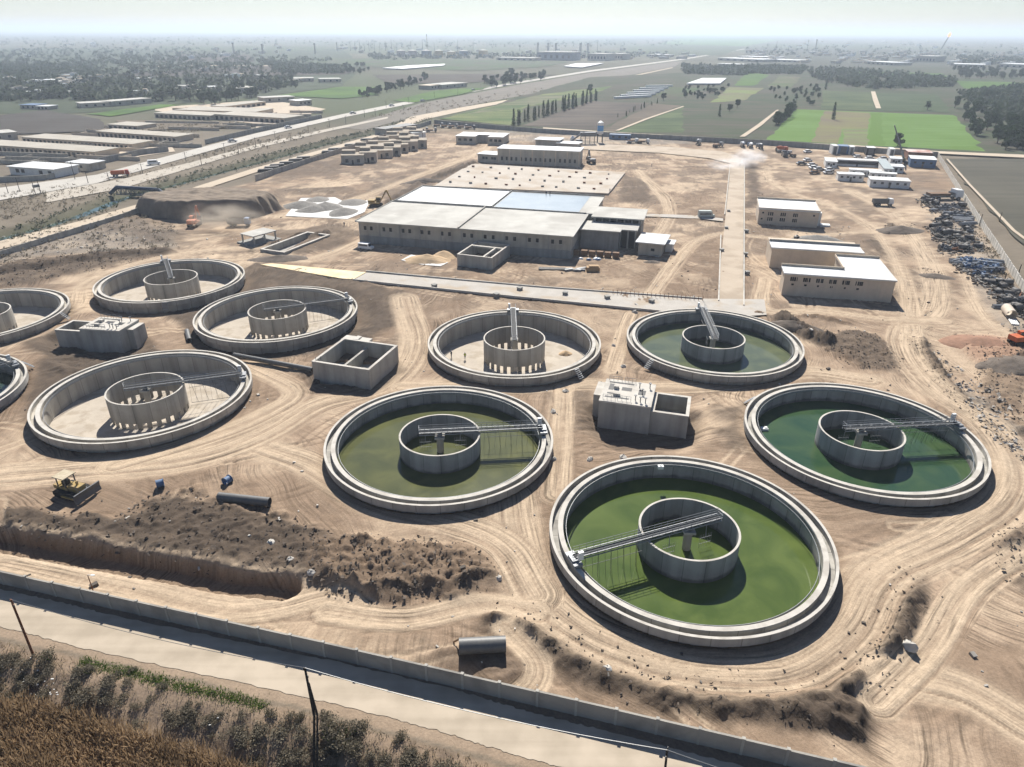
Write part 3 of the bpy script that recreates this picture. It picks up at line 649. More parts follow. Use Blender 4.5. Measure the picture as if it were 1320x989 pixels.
# ---------------------------------------------------------------- scraper bridges
def bridge(k, px, py, inner=4.2, rods=True):
    tx, ty = TANKS[k]; p = P(px, py, 3.0); a = ang((tx, ty), p)
    t = thing('scraper_bridge', TL[k][1], 'bridge', (tx, ty, 0), a, 'scraper bridges over the tanks')
    R = 18.3; zb = 2.95; st = M['steel']; n = 22
    MB().box(-inner, -.48, zb+.28, R, .48, zb+.34).build('walkway', mat('grating', (.05,.052,.055), .8, (.03,.031,.033), 6), t)
    g = MB()
    for s in (-.58, .58):
        g.box(-inner, s-.06, zb+.02, R, s+.06, zb+.14).box(-inner, s-.05, zb+.5, R, s+.05, zb+.6)
        for i in range(n):
            x0 = -inner+(R+inner)*i/n; x1 = -inner+(R+inner)*(i+1)/n
            g.tube((x0,s,zb+.08), (x1,s,zb+.55) if i % 2 else (x0,s,zb+.55), .03, n=5)
            g.tube((x0,-.58,zb+.08), (x0,.58,zb+.08), .03, n=5)
    g.build('truss_girder', st, t)
    r = MB()
    for s in (-.62, .62):
        for zz in (zb+1.0, zb+1.45): r.tube((-inner,s,zz), (R,s,zz), .035, n=6)
        for i in range(n+1):
            x0 = -inner+(R+inner)*i/n; r.tube((x0,s,zb+.5), (x0,s,zb+1.45), .028, n=5)
    for zz in (zb+1.0, zb+1.45): r.tube((-inner,-.62,zz), (-inner,.62,zz), .035, n=6)
    r.build('railing', st, t)
    c = MB().box(17.7, -1.5, ZR+.35, 19.0, 1.5, ZR+.75).box(18.0, -.8, ZR+.75, 18.9, .8, ZR+1.0)
    c.build('end_carriage', st, t)
    for s in (-1.15, 1.15): MB().tube((18.1,s,ZR+.25), (18.55,s,ZR+.25), .24, n=14).build('wheel', M['tyre'], t)
    MB().box(17.5, .75, zb+.4, 18.2, 1.15, zb+1.7).build('control_cabinet', M['white_paint'], t)
    MB().tube((0,0,zb-.4), (0,0,zb+.1), .45, n=14).build('pivot_bearing', M['grey_paint'], t)
    if rods:
        q = MB(); z0 = -2.3
        for i in range(10):
            xx = 8.0+i*.98; q.tube((xx,.45,zb+.1), (xx-.35,.75,z0), .022, n=4)
        q.tube((7.6,.8,z0+.12), (17.2,.8,z0+.12), .05, n=5).tube((7.9,.5,1.45), (17.4,.5,1.45), .04, n=5)
        for i in range(5): q.tube((8.4+2*i,-.5,zb+.1), (8.9+2*i,.8,z0+.2), .03, n=5)
        q.build('scraper_rake', M['grey_paint'], t)
        for (cx_, sg) in ((-2.6, 1), (3.6, 1)):
            q = MB()
            for zz in (.9, -.1): q.tube((cx_-1.0,.7,zz), (cx_+1.0,.7,zz), .035, n=5)
            for i in range(8): q.tube((cx_-1.0+i*.286,.7,1.5), (cx_-1.0+i*.286,.7,-.9), .022, n=4)
            q.tube((cx_,.5,zb), (cx_,.7,1.0), .05, n=5); q.build('mixing_frame', st, t)
    return t
bridge('a', 745, 718, 5.2); bridge('b', 706, 552, 3.6); bridge('c', 1250, 546, 3.4); bridge('f', 318, 482, 3.6)
bridge('g', 449, 386, 3.2); bridge('d', 661, 394, 2.4); bridge('e', 903, 394, 2.6); bridge('h', 213, 334, 2.4); bridge('j', 24, 466, 3)

# ---------------------------------------------------------------- front wall, road, poles
def panel_wall(name, label, cat, pts, pitch, h, th, mp, mq, cap=True, maxn=99, group=None):
    L = [0]
    for a, b in zip(pts[:-1], pts[1:]): L.append(L[-1]+dist(a, b))
    n = min(maxn, int(L[-1]/pitch)); t = thing(name, label, cat, (*pts[0], 0), 0, group)
    def at(s):
        for i in range(len(pts)-1):
            if s <= L[i+1]+1e-6:
                k = (s-L[i])/(L[i+1]-L[i]); return (pts[i][0]+(pts[i+1][0]-pts[i][0])*k, pts[i][1]+(pts[i+1][1]-pts[i][1])*k)
        return pts[-1]
    ps = [at(L[-1]*i/n) for i in range(n+1)]; ps = [(q[0]-pts[0][0], q[1]-pts[0][1]) for q in ps]
    for i, (a, b) in enumerate(zip(ps[:-1], ps[1:])):
        A = ang(a, b); D = dist(a, b); hh = h+.05*math.sin(i*1.7)
        m = MB().cbox((a[0]+b[0])/2, (a[1]+b[1])/2, hh/2-.2, D-.16, th, hh+.4, A)
        if cap: m.cbox((a[0]+b[0])/2, (a[1]+b[1])/2, hh+.046, D-.17, th+.1, .09, A)
        m.build('panel', mp, t)
        MB().cbox(a[0], a[1], h/2-.1, .26, .26, h+.5, A).cbox(a[0], a[1], h+.2, .34, .34, .1, A).build('post', mq, t)
    return t
wall_m = mat('precast_panel', (.36,.335,.29), .95, (.25,.235,.21), .3, 9, .35, 5, contrast=.6, stain=((.17,.16,.145), .25, .6))
panel_wall('perimeter_wall', 'long grey precast concrete wall of panels and posts beside the front road', 'wall', WALL_F, 4.3, 2.25, .14, wall_m, M['concrete'])
road_l = [P(-120,796)]+fl+[P(980,1080)]
def strip(name, line, o0, o1, z, m, uv=False):
    mb = MB(); L = []; R_ = []
    for i, p in enumerate(line):
        a = line[max(i-1,0)]; b = line[min(i+1,len(line)-1)]; A = ang(a, b)+PI/2
        L.append((p[0]+o0*math.cos(A), p[1]+o0*math.sin(A), z)); R_.append((p[0]+o1*math.cos(A), p[1]+o1*math.sin(A), z))
    k = len(L); mb.add(L+R_, [(i, i+1, k+i+1, k+i) if o0 < o1 else (i, k+i, k+i+1, i+1) for i in range(k-1)])
    return mb.build(name, m)
asph = field_mat('dusty_asphalt', (.45,.38,.295), (.34,.286,.218), ang(fl[1], fl[4]), .5, .3)
mb = MB(); jr = random.Random(9); fine = smooth_line(road_l, 26); L_, R_ = [], []
for i, q_ in enumerate(fine):
    A_ = ang(fine[max(i-1,0)], fine[min(i+1,len(fine)-1)])+PI/2; w0 = 1.5+jr.uniform(-.12,.12); w1 = 6.8+jr.uniform(-.12,.12)
    L_.append((q_[0]+w0*math.cos(A_), q_[1]+w0*math.sin(A_), .045)); R_.append((q_[0]+w1*math.cos(A_), q_[1]+w1*math.sin(A_), .045))
k_ = len(L_); o = mb.add(L_+R_, [(i, i+1, k_+i+1, k_+i) for i in range(k_-1)]).build('road', asph); struct(o)
def pole(name, label, cat, pts, r, m, arms, group='utility poles by the front road'):
    b = pts[0]; t = thing(name, label, cat, b, 0, group); s = MB()
    for p, q in zip(pts[:-1], pts[1:]): s.tube([p[i]-b[i] for i in range(3)], [q[i]-b[i] for i in range(3)], r*1.15, r*.9, n=9)
    s.build('shaft', m, t); top = [pts[-1][i]-b[i] for i in range(3)]
    for k, (dz, ln, az) in enumerate(arms):
        c, q = math.cos(az), math.sin(az)
        MB().tube((top[0]-ln*c, top[1]-ln*q, top[2]-dz), (top[0]+ln*c, top[1]+ln*q, top[2]-dz), .045, n=6).build('crossarm', m, t)
        for e in (-1, 1): MB().tube((top[0]+e*ln*c, top[1]+e*ln*q, top[2]-dz), (top[0]+e*ln*c, top[1]+e*ln*q, top[2]-dz+.28), .07, .05, n=8).build('insulator', M['grey_paint'], t)
    return t, tuple(top[i]+b[i] for i in range(3))
def ptop(px, py, z): return (*P(px, py, z), z)
b1 = (*P(43,845), -.3); _, t1 = pole('utility_pole', 'leaning rusty brown utility pole at the left beside the road', 'pole', [b1, ptop(14, 773, 8.2)], .13, M['rust'], [(.6,.75,2.4)])
b2 = (*P(401,997), -2.2); mid = ptop(405, 922, 3.4)
_, t2 = pole('utility_pole', 'dark double utility pole bent at mid height between bushes and road', 'pole', [b2, mid, ptop(393, 861, 8.4)], .13, M['wood_dark'], [(.8,.6,2.2)])
pole('pole_brace', 'dark second pole strapped alongside the bent double pole', 'pole', [(b2[0]+.35, b2[1]+.1, b2[2]), (mid[0]+.3, mid[1]+.05, mid[2]), (t2[0]+.12, t2[1], t2[2]-2.2)], .11, M['wood_dark'], [])
b3 = (*P(853,1040), -1.0); _, t3 = pole('utility_pole', 'dark utility pole top at the bottom edge below the front wall', 'pole', [b3, ptop(860, 967, 8.3)], .12, M['wood_dark'], [(.5,.5,1.2)])
def cable(pts, sag, r=.03, n=14, m=None):
    mb = MB()
    for a, b in zip(pts[:-1], pts[1:]):
        q = [(a[0]+(b[0]-a[0])*i/n, a[1]+(b[1]-a[1])*i/n, a[2]+(b[2]-a[2])*i/n-sag*4*(i/n)*(1-i/n)) for i in range(n+1)]
        for u, v in zip(q[:-1], q[1:]): mb.tube(u, v, r, n=4, cap=False)
    return mb.build('overhead_cable', m or M['grey_paint'])
tag(cable([t1, t2], .9), 'thin grey overhead cable between the leaning pole and the double pole', 'cable')
tag(cable([t2, t3], .9, .045), 'grey overhead cable from the double pole to the pole at the bottom edge', 'cable')
tag(cable([t3, (t3[0]+25, t3[1]-8.5, t3[2])], .6, .045), 'grey overhead cable running on past the bottom edge pole', 'cable')
lp = (*P(122,767), 0); t = thing('lamp_post', 'thin lamp post with pale arm behind the front wall', 'lamp post', lp)
MB().tube((0,0,0), (0,0,3.4), .07, .05).build('shaft', M['rust'], t); MB().tube((0,0,3.4), (.6,-.1,3.5), .04).build('arm', M['white_paint'], t)
MB().cbox(.75,-.12,3.48,.5,.2,.1).build('lamp_head', M['white_paint'], t)

# ---------------------------------------------------------------- chambers and basins
def frame_from(pa, pb, z):
    a, b = P(*pa, z), P(*pb, z); return a, ang(a, b), dist(a, b)
def local(o, A, q):
    dx, dy = q[0]-o[0], q[1]-o[1]; return (dx*math.cos(A)+dy*math.sin(A), -dx*math.sin(A)+dy*math.cos(A))
def open_basin(mb, x0, y0, x1, y1, z0, z1, th, zi):
    mb.box(x0,y0,z0,x1,y0+th,z1); mb.box(x0,y1-th,z0,x1,y1,z1); mb.box(x0,y0+th,z0,x0+th,y1-th,z1); mb.box(x1-th,y0+th,z0,x1,y1-th,z1)
    mb.box(x0+th,y0+th,z0,x1-th,y1-th,zi); return mb
def chamber(label, pa, pb, pc, zt, mirror):
    a, A, L = frame_from(pa, pb, zt); c = local(a, A, P(*pc, zt)); D = c[1]
    t = thing('distribution_chamber', label, 'chamber', (*a, 0), A, 'distribution chambers between the tanks')
    MB().box(0,0,-1.5,L,D,zt-.3).build('chamber_wall', M['concrete'], t)
    MB().box(-.06,-.06,zt-.29,L+.06,D+.06,zt).build('roof_slab', M['concrete_top'], t)
    h = MB()
    for (u0,v0,u1,v1) in ((.1,.52,.2,.8),(.36,.55,.56,.7),(.08,.18,.55,.24),(.08,.84,.58,.9),(.7,.45,.84,.66),(.1,.34,.3,.4)): h.box(L*u0,D*v0,zt+.003,L*u1,D*v1,zt+.02)
    h.build('hatch_opening', M['dark'], t)
    r = MB()
    for (u0,v0,u1,v1) in ((.06,.95,.32,.95),(.38,.95,.6,.95),(.06,.1,.3,.1),(.34,.12,.6,.12)):
        for z in (zt+.5, zt+.95): r.tube((L*u0,D*v0,z), (L*u1,D*v1,z), .035, n=5)
        for i in range(4):
            k = i/3; r.tube((L*(u0+(u1-u0)*k),D*(v0+(v1-v0)*k),zt), (L*(u0+(u1-u0)*k),D*(v0+(v1-v0)*k),zt+.95), .035, n=5)
    r.build('railing', M['steel'], t)
    g = MB()
    for (u,v) in ((.68,.2),(.78,.16),(.88,.14),(.7,.75),(.9,.8),(.78,.5)):
        g.tube((L*u,D*v,zt), (L*u,D*v,zt+1.0), .09, n=8).tube((L*u,D*v,zt+1.0), (L*u,D*v,zt+1.12), .28, n=12)
    g.build('gate_spindle', M['grey_paint'], t)
    MB().cbox(L*.25,D*.62,zt+.3,.9,.9,.6).cbox(L*.3,D*.3,zt+.25,1.3,.5,.5).build('equipment_box', M['concrete_top'], t)
    zb = zt-1.1; W = L*.72; b = MB()
    if mirror: open_basin(b, -W, D*.1, -.003, D*.95, -1.5, zb-.16, .45, zb-3.4); q = MB(); open_basin(q, -W-.03, D*.1-.03, -.06, D*.95+.03, zb-.155, zb, .62, zb-.15)
    else: open_basin(b, L+.003, D*.05, L+W, D*.9, -1.5, zb-.16, .45, zb-3.4); q = MB(); open_basin(q, L+.07, D*.05-.03, L+W+.03, D*.9+.03, zb-.155, zb, .62, zb-.15)
    # the rim is a frame, so drop its inner sheet
    q2 = MB(); q2.v = q.v; q2.f = q.f[:24]
    b.build('side_basin', M['concrete'], t); q2.build('basin_rim', M['concrete_top'], t)
    s = (L+.004, L+1.6) if mirror else (-1.6, -.004)
    MB().box(s[0], D*.35, -1.2, s[1], D*.95, zt-.8).build('inlet_box', M['concrete'], t)
    MB().box(s[0], D*.35-.03, zt-.797, s[1], D*.95+.03, zt-.65).build('inlet_roof', M['concrete_top'], t)
    return t
chamber('concrete distribution chamber with railings on top beside the olive and bright green tanks', (772.2,516), (839,525), (844.8,496), 4.4, False)
chamber('concrete distribution chamber with railings on top among the dry tanks at left', (101.7,423.3), (153,426.7), (183,412), 4.4, True)
def basin(name, label, pa, pb, pc, h, th, depth, extra=None):
    a, A, L = frame_from(pa, pb, h); D = local(a, A, P(*pc, h))[1]
    t = thing(name, label, 'basin', (*a, 0), A)
    m = MB(); open_basin(m, 0, 0, L, D, -1.2, h-.12, th, h-depth); m.build('basin_wall', M['concrete'], t)
    q = MB(); open_basin(q, -.04, -.04, L+.04, D+.04, h-.117, h, th+.1, 0); r = MB(); r.v = q.v; r.f = q.f[:24]; r.build('rim', M['concrete_top'], t)
    if extra == 'divider': MB().box(L*.42, th, h-depth, L*.46, D-th, h-1.4).build('divider', M['concrete'], t); MB().box(-.5,D-.5,h-.9,L*.45,D+2.2,h-.25).box(L*.18,D,h-.24,L*.26,D+2,h+.05).build('side_channel', M['concrete_top'], t); MB().tube((L*.05,.6,h),(L*.05,.6,h+.9),.05).tube((L*.1,1.4,h),(L*.1,1.4,h+.7),.08).build('valve_stem', M['grey_paint'], t)
    if extra == 'bar': MB().box(th, D*.66, h-.5, L-th, D*.72, h-.002).box(L*.72, th, h-.55, L*.77, D*.66-.003, h-.004).build('cross_beam', M['concrete_top'], t)
    return t
basin('open_basin', 'square open concrete basin with tall walls between the dry tanks and olive tank', (401.6,465.7), (475.5,477), (510.7,445), 4.0, .5, 4.2, 'divider')
basin('open_basin', 'small deep concrete box with open top in front of the long pump hall', (589,327.5), (634,332.5), (655,315), 3.9, .5, 4.2, 'bar')
basin('low_tank', 'low rectangular concrete tank with dark inside beside the small flat canopy', (335,321), (366,325.5), (415,301), 1.1, .8, 3.2)
a, A, L = frame_from((309,301), (326,305), 3.4); D = local(a, A, P(356,297,3.4))[1]
t = thing('canopy', 'small flat concrete canopy on posts beside the low rectangular tank', 'canopy', (*a, 0), A)
MB().box(0,0,3.1,L,D,3.4).build('roof_slab', M['roof'], t)
for (u, v) in ((.06,.05),(.94,.05),(.06,.95),(.94,.95),(.06,.5),(.94,.5)): MB().cbox(L*u,D*v,1.5,.4,.4,3.2).build('post', M['concrete'], t)
MB().box(-1,-1,-.3,L+1,D+1,.5).build('base_slab', M['concrete_dark'], t)
# buried feed pipe on the surface between the dry tank and the square basin
def big_pipe(label, pa, pb, r, m, z=None, group=None, name='pipe', wall=.06, sink=.15):
    a, b = P(*pa, r), P(*pb, r); z = r-sink if z is None else z
    c = ((a[0]+b[0])/2, (a[1]+b[1])/2); g_ = gz(*c)
    o = MB().pipe((-dist(a,b)/2,0,0), (dist(a,b)/2,0,0), r, wall, 24).build(name, m, sharp=40)
    o.location = (*c, g_+z); o.rotation_euler = (0,0,ang(a,b)); tag(o, label, 'pipe', group); return o
pg = mat('grey_plastic_pipe', (.085,.088,.09), .5, (.13,.125,.115), 1.2, 6, spec=.4)
big_pipe('long dark pipe between the nearest dry tank and the square open basin', (302,459), (403,478), .55, pg, .75)
big_pipe('long grey pipe lying on the scraped slope under the two blue fittings', (282.7,643), (348,650), .72, pg)
big_pipe('large dark pipe propped on debris beside the front wall', (592,838), (652,835), .95, pg, 1.1)
big_pipe('short grey pipe lying against the left side of the middle dry tank', (240,422), (243,434), .6, pg)
MB().cbox(0,0,0,.16,.16,3.2).build('timber_post', M['wood'])
o = bpy.data.objects['timber_post']; p = P(588,832); o.location = (*p, gz(*p)+.8); o.rotation_euler = (.6,.35,.2); tag(o, 'brown timber post leaning beside the large dark pipe', 'post')
for lab, px, py, rz in (('blue flanged pipe fitting standing above the long grey pipe, left of two', 208, 630, .5), ('blue flanged pipe fitting beside the end of the long grey pipe, right of two', 294, 624, 1.1)):
    p = P(px, py); t = thing('pipe_fitting', lab, 'pipe fitting', (*p, gz(*p)+.62), rz)
    MB().pipe((-.5,0,0), (.5,0,0), .62, .05, 24).build('barrel', M['blue'], t, sharp=40)
    for e in (-.55, .5): MB().pipe((e,0,0), (e+.06,0,0), .74, .18, 24).build('flange', M['blue'], t, sharp=40)
# ---------------------------------------------------------------- bulldozer
p = P(95, 637); A = ang(P(84,631), P(117,640))
t = thing('bulldozer', 'dusty yellow bulldozer with canopy roof and raised blade on the sand', 'bulldozer', (*p, gz(*p)), A); t.scale = (1.22,)*3
for s in (-1.05, 1.05):
    k = MB().add([], []); pr = [(-1.9,.35),(-1.6,.05),(1.5,.05),(1.9,.4),(1.8,.85),(1.4,1.0),(-1.5,1.0),(-1.85,.8)]
    n_ = len(pr); k.add([(x_,s-.28,z_) for x_,z_ in pr]+[(x_,s+.28,z_) for x_,z_ in pr], [tuple(range(n_)), tuple(range(2*n_-1,n_-1,-1))]+[(i,n_+i,n_+(i+1)%n_,(i+1)%n_) for i in range(n_)])
    k.build('track', M['tyre'], t)
MB().box(-1.6,-.72,.5,.2,.72,1.35).box(-2.1,-.8,.9,-1.3,.8,1.5).build('body', M['yellow'], t)
MB().box(.2,-.55,.6,2.0,.55,1.75).box(1.2,-.12,1.75,1.4,.12,2.3).build('engine_hood', M['yellow'], t)
for sx in (-1.3, .05):
    for s in (-.72, .72): MB().box(sx-.06,s-.06,1.35,sx+.06,s+.06,2.75).build('canopy_post', M['grey_paint'], t)
MB().box(-1.65,-.95,2.75,.3,.95,2.87).build('canopy_roof', mat('faded_cream', (.5,.43,.31), .8, (.36,.3,.2), 2), t)
MB().box(-1.0,-.4,1.36,-.4,.4,2.0).build('seat', M['tyre'], t)
b_ = MB(); pr = [(2.7,.1),(2.85,.1),(2.7,.75),(2.85,1.4),(2.68,1.42),(2.52,.75)]; n_ = 6
b_.add([(x_,-1.9,z_+.1) for x_,z_ in pr]+[(x_,1.9,z_+.1) for x_,z_ in pr], [tuple(range(n_)), tuple(range(11,5,-1))]+[(i,6+i,6+(i+1)%6,(i+1)%6) for i in range(6)])
b_.build('blade', M['grey_paint'], t)
for s in (-1.45, 1.45): MB().box(-.2,s-.09,.4,2.66,s+.09,.62).build('push_arm', M['yellow'], t)
for s in (-.5, .5): MB().tube((1.4,s,1.5), (2.6,s,.9), .07).build('lift_cylinder', M['steel'], t)
# loose blocks
p = P(851.5,603,2.4); o = MB().box(-.45,-.3,0,.45,.3,.55).box(-.1,-.1,.553,.1,.1,.75).build('junction_box', M['white_paint']); o.location = (*p, 2.24); tag(o, 'small white box on the back rim of the bright green tank', 'box')
def block(label, px, py, sx, sy, sz, rz, m, name='concrete_block'):
    p = P(px, py); b = MB(); r = random.Random(int(px*7+py)); vs = []
    b.dome(0, 0, -.1, sx*.55, sy*.55, sz, 7, 3, .22, r); o = b.build(name, m); o.location = (*p, gz(*p)); o.rotation_euler = (.1,.1,rz); tag(o, label, 'block'); return o
block('large pale boulder lying on the sand at the lower right', 1171, 838, 2.1, 1.3, 1.1, 2.2, M['concrete_top'], 'boulder')
for lab, px, py, s in (
 ('pale concrete lump on the dark heap end left of the bright green tank', 643, 747, .9), ('pale slab behind the back rim of the nearest tank, left of two', 760, 594, 1.1), ('pale slab behind the back rim of the nearest tank, right of two', 803, 592, 1.2),
 ('small pale block on the track between the dry and grey green tanks, upper one', 791, 446, .9), ('small pale block on the track between the dry and grey green tanks, lower one', 804, 473, 1.0),
 ('pale block on dark earth right of the olive tank rim', 713, 532, 1.1), ('pale block below the dry tank with workers', 729, 505, 1.0), ('pale block beside the lower right rim of the olive tank', 714, 594, .9),
 ('pale stone at the edge of the trench end', 402, 746, .9), ('grey stone on the dark mound above the trench end', 376, 728, .8), ('pale stone in the middle of the dark mound', 350, 705, 1.0),
 ('pale flat slab near the back of the grey green tank', 819, 403, 1.3), ('pale stone half buried in the berm at the front', 782, 871, .9)):
    block(lab, px, py, s*1.3, s, s*.6, px % 3, M['concrete_top'])
o = MB().cbox(0,0,.2,1.3,.9,.5).cbox(.3,.1,.5,.5,.5,.2).build('float_box', M['white_paint']); p = P(985,554,-1); o.location = (*p, -1.05); tag(o, 'white float box drifting on the teal water near the left wall', 'float')
# clods along the heaps: too many to count
cl = MB(); r = random.Random(3)
def clod(x_, y_, s):
    z_ = gz(x_, y_); vs = [(x_+r.uniform(-1,1)*s, y_+r.uniform(-1,1)*s, z_+r.uniform(-.2,.9)*s) for _ in range(6)]
    cl.add(vs, [(0,1,2),(0,2,3),(0,3,4),(0,4,1),(5,2,1),(5,3,2),(5,4,3),(5,1,4)])
for line, hw, h, c in BERMS[:6]:
    w_ = smooth_line(PP(line))
    for a, b in zip(w_[:-1], w_[1:]):
        for _ in range(int(dist(a, b)*6)):
            k = r.random(); clod(a[0]+(b[0]-a[0])*k+r.gauss(0, hw*.75), a[1]+(b[1]-a[1])*k+r.gauss(0, hw*.75), r.uniform(.05, .28))
for poly, k, h, c in DARKS:
    if h < .6: continue
    pw = PP(poly); x0, x1 = min(q[0] for q in pw), max(q[0] for q in pw); y0, y1 = min(q[1] for q in pw), max(q[1] for q in pw)
    m_ = int((x1-x0)*(y1-y0)*1.3); qx = np.array([r.uniform(x0, x1) for _ in range(m_)]); qy = np.array([r.uniform(y0, y1) for _ in range(m_)])
    ok = poly_sd(qx, qy, pw) < .5
    for u_, v_ in zip(qx[ok], qy[ok]): clod(u_, v_, r.uniform(.1, .42)*r.random()+.07)
o = cl.build('earth_clods', mat('clod', (.135,.108,.086), .97, (.075,.06,.048), .3, 4)); tag(o, 'dark broken earth clods strewn over the heaps', 'rubble', kind='stuff')
# ---------------------------------------------------------------- site roads
def sheet(name, px, z, m, world=False):
    o = MB().sheet(px if world else PP(px), z).build(name, m); return struct(o)
pale = mat('pale_concrete_paving', (.46,.43,.385), .92, (.33,.30,.26), .2, 9, .2, 6, contrast=.6, stain=((.36,.29,.21), .13, .8))
dusty = mat('dusty_concrete_road', (.45,.375,.29), .94, (.36,.29,.215), .15, 9, .2, 6, contrast=.6, stain=((.30,.24,.175), .1, .7))
zr = .16
path = MB().sheet(PP([(470,352.5),(690,372),(800,380),(905,388),(927,392),(927,408),(850,402.5),(640,381.5),(455,362)]), .35).build('path', pale); struct(path)
road2 = MB().sheet(PP([(942,212),(959,212),(958,300),(957.5,357),(958,402),(927,400),(927,357),(934,290)]), .42).build('access_road', dusty); struct(road2)
road3 = MB().sheet(PP([(745,186),(860,190),(930,196),(958,205),(959,212),(942,212),(915,205),(850,198),(745,193)]), .38).build('haul_road', dusty); struct(road3)
sheet('side_path', [(830,276.5),(903,279),(932,283),(932,286.5),(900,283),(830,280)], .36, pale)
sheet('junction', [(905,387),(985,388),(988,408),(920,412)], .46, pale)
ys = MB().prism(PP([(336,343),(350,341.5),(472,353),(456,362),(440,361)]), .05, .5).build('plastic_strip', mat('yellow_membrane', (.62,.45,.2), .75, (.7,.6,.42), .25, 7, contrast=.5)); tag(ys, 'long yellow membrane strip laid before the paved path', 'membrane')
kerb_m = M['concrete_top']
def kerb(label, line):
    p = PP(line); t = MB(); b = p[0]
    for u, v in zip(p[:-1], p[1:]): t.cbox((u[0]+v[0])/2-b[0], (u[1]+v[1])/2-b[1], .3, dist(u, v)-.02, .35, .6, ang(u, v))
    o = t.build('kerb', kerb_m); o.location = (*b, .1); tag(o, label, 'kerb')
kerb('pale kerb along the left side of the access road, upper run', [(941,213),(934,278)]); kerb('pale kerb along the right side of the access road', [(959.5,213),(959,290),(958.5,396)])
kerb('pale kerb along the left side of the access road, lower run', [(929,305),(926,390)]); kerb('pale kerb along the upper edge of the paved path', [(472,351.5),(690,371.3),(905,387)])
kerb('pale kerb along the lower edge of the paved path', [(455,362.5),(640,382),(850,403)])
# ---------------------------------------------------------------- buildings of the site
def block_building(name, label, cat, pa, pb, depth, h, wm, rm, over=.4, rt=.35, parapet=0, group=None, base=True):
    a, b = P(*pa), P(*pb); A = ang(a, b); L = dist(a, b)
    t = thing(name, label, cat, (*a, 0), A, group)
    MB().box(0, 0, -.4, L, depth, h-rt).build('wall', wm, t)
    MB().box(-over, -over, h-rt+.002, L+over, depth+over, h).build('roof', rm, t)
    if parapet:
        q = MB(); e = over
        for (u0, v0, u1, v1) in ((-e,depth+e-.25,L+e,depth+e),(-e,-e,L+e,-e+.2),(-e,-e+.2,-e+.2,depth+e-.25),(L+e-.2,-e+.2,L+e,depth+e-.25)):
            q.box(u0, v0, h+.002, u1, v1, h+(parapet if v0 > 0 else parapet*.35))
        q.build('parapet', wm, t)
    return t, L
def windows(t, L, us, zc, w_, h_, y=0, m=None, frame=None, sy=1):
    for u in us:
        o = MB().box(L*u-w_/2, y-.06*sy, zc-h_/2, L*u+w_/2, y+.1, zc+h_/2).build('window', m or M['glass'], t)
        if frame: MB().box(L*u-w_/2-.1, y-.1*sy, zc-h_/2-.14, L*u+w_/2+.1, y-.001*sy, zc-h_/2-.003).build('sill', frame, o)
# long pump hall
a, b = P(465,313), P(735,334); HA = ang(a, b); HL = dist(a, b); hh = rise(465, 313, 284.5)
def hl(px, py, z): return local(a, HA, P(px, py, z))
D1 = hl(505,260,hh)[1]
t = thing('pump_hall', 'very long grey concrete pump hall with flat roofs and pairs of small windows', 'building', (*a, 0), HA)
MB().box(0,.25,2.6,HL,D1,hh-.35).build('upper_wall', M['grey_wall'], t)
MB().box(-.3,0,-.5,HL+.3,D1,2.597).build('plinth', M['concrete_dark'], t)
us = [(x_-465)/270 for x_ in (472.5,481,498,507,523.7,532.5,548.7,558,575,584.5,603.7,613,630,640,657,666.7,685,694.5,713,722.5)]
windows(t, HL, us, hh*.68, .95, 1.35, .25, M['dark'], M['concrete_top'])
q = MB()
for u in us[1::2]: q.box(HL*u-.25, .2, hh*.68+1.0, HL*u+.15, .4, hh*.68+1.35)
for o_ in (0,): pass
for u in np.linspace(0, 1, 11): MB().box(HL*u-.22, .1, 2.6, HL*u+.22, .3, hh-.36).build('pilaster', M['concrete'], t)
xs = hl(595,291,hh)[0]
MB().box(-1,-.9,hh-.347,xs-.2,D1+.3,hh).build('roof', M['roof'], t)
MB().box(xs+.2,-.9,hh-.347,HL+.9,D1+.3,hh-.05).build('roof', M['roof'], t)
MB().box(xs-.19,-.95,hh-.35,xs+.19,D1+.3,hh+.45).box(-1.0,-.9,hh+.002,-.75,D1+.3,hh+.25).box(-.75,D1+.05,hh+.003,HL,D1+.3,hh+.4).build('roof_upstand', M['concrete'], t)
# rear block with the white and the flooded roof
x0, y0 = hl(510,259,hh)[0], D1+.3; x1, y1 = hl(777,255,hh); xm = hl(636,266,hh)[0]; y1 = hl(546,241,hh)[1]
MB().box(x0+.6,y0,-.4,x1,y1,hh-.3).build('rear_wall', M['grey_wall'], t)
MB().box(x0,y0+.002,hh-.297,xm,y1+.5,hh+.2).build('rear_roof', M['roof_white'], t)
MB().box(xm+.003,y0+.002,hh-.297,x1+.5,y1+.5,hh+.1).build('rear_roof', M['roof'], t)
q = MB().box(x0,y0+.01,hh+.202,xm+.2,y0+.3,hh+.6).box(x0,y1+.2,hh+.203,x1+.5,y1+.5,hh+.6).box(x0-.01,y0+.3,hh+.2,x0+.3,y1+.2,hh+.6).box(xm-.15,y0+.3,hh+.2,xm+.15,y1+.2,hh+.6)
q.build('roof_upstand', M['concrete_dark'], t)
xb = hl(752,266,hh)[0]
MB().box(xm+.6,y0+.5,hh+.104,xb,y1-.5,hh+.15).build('roof_pool', mat('roof_pool_water', (.15,.2,.24), .3, (.26,.31,.34), .08, 6, spec=.5), t)
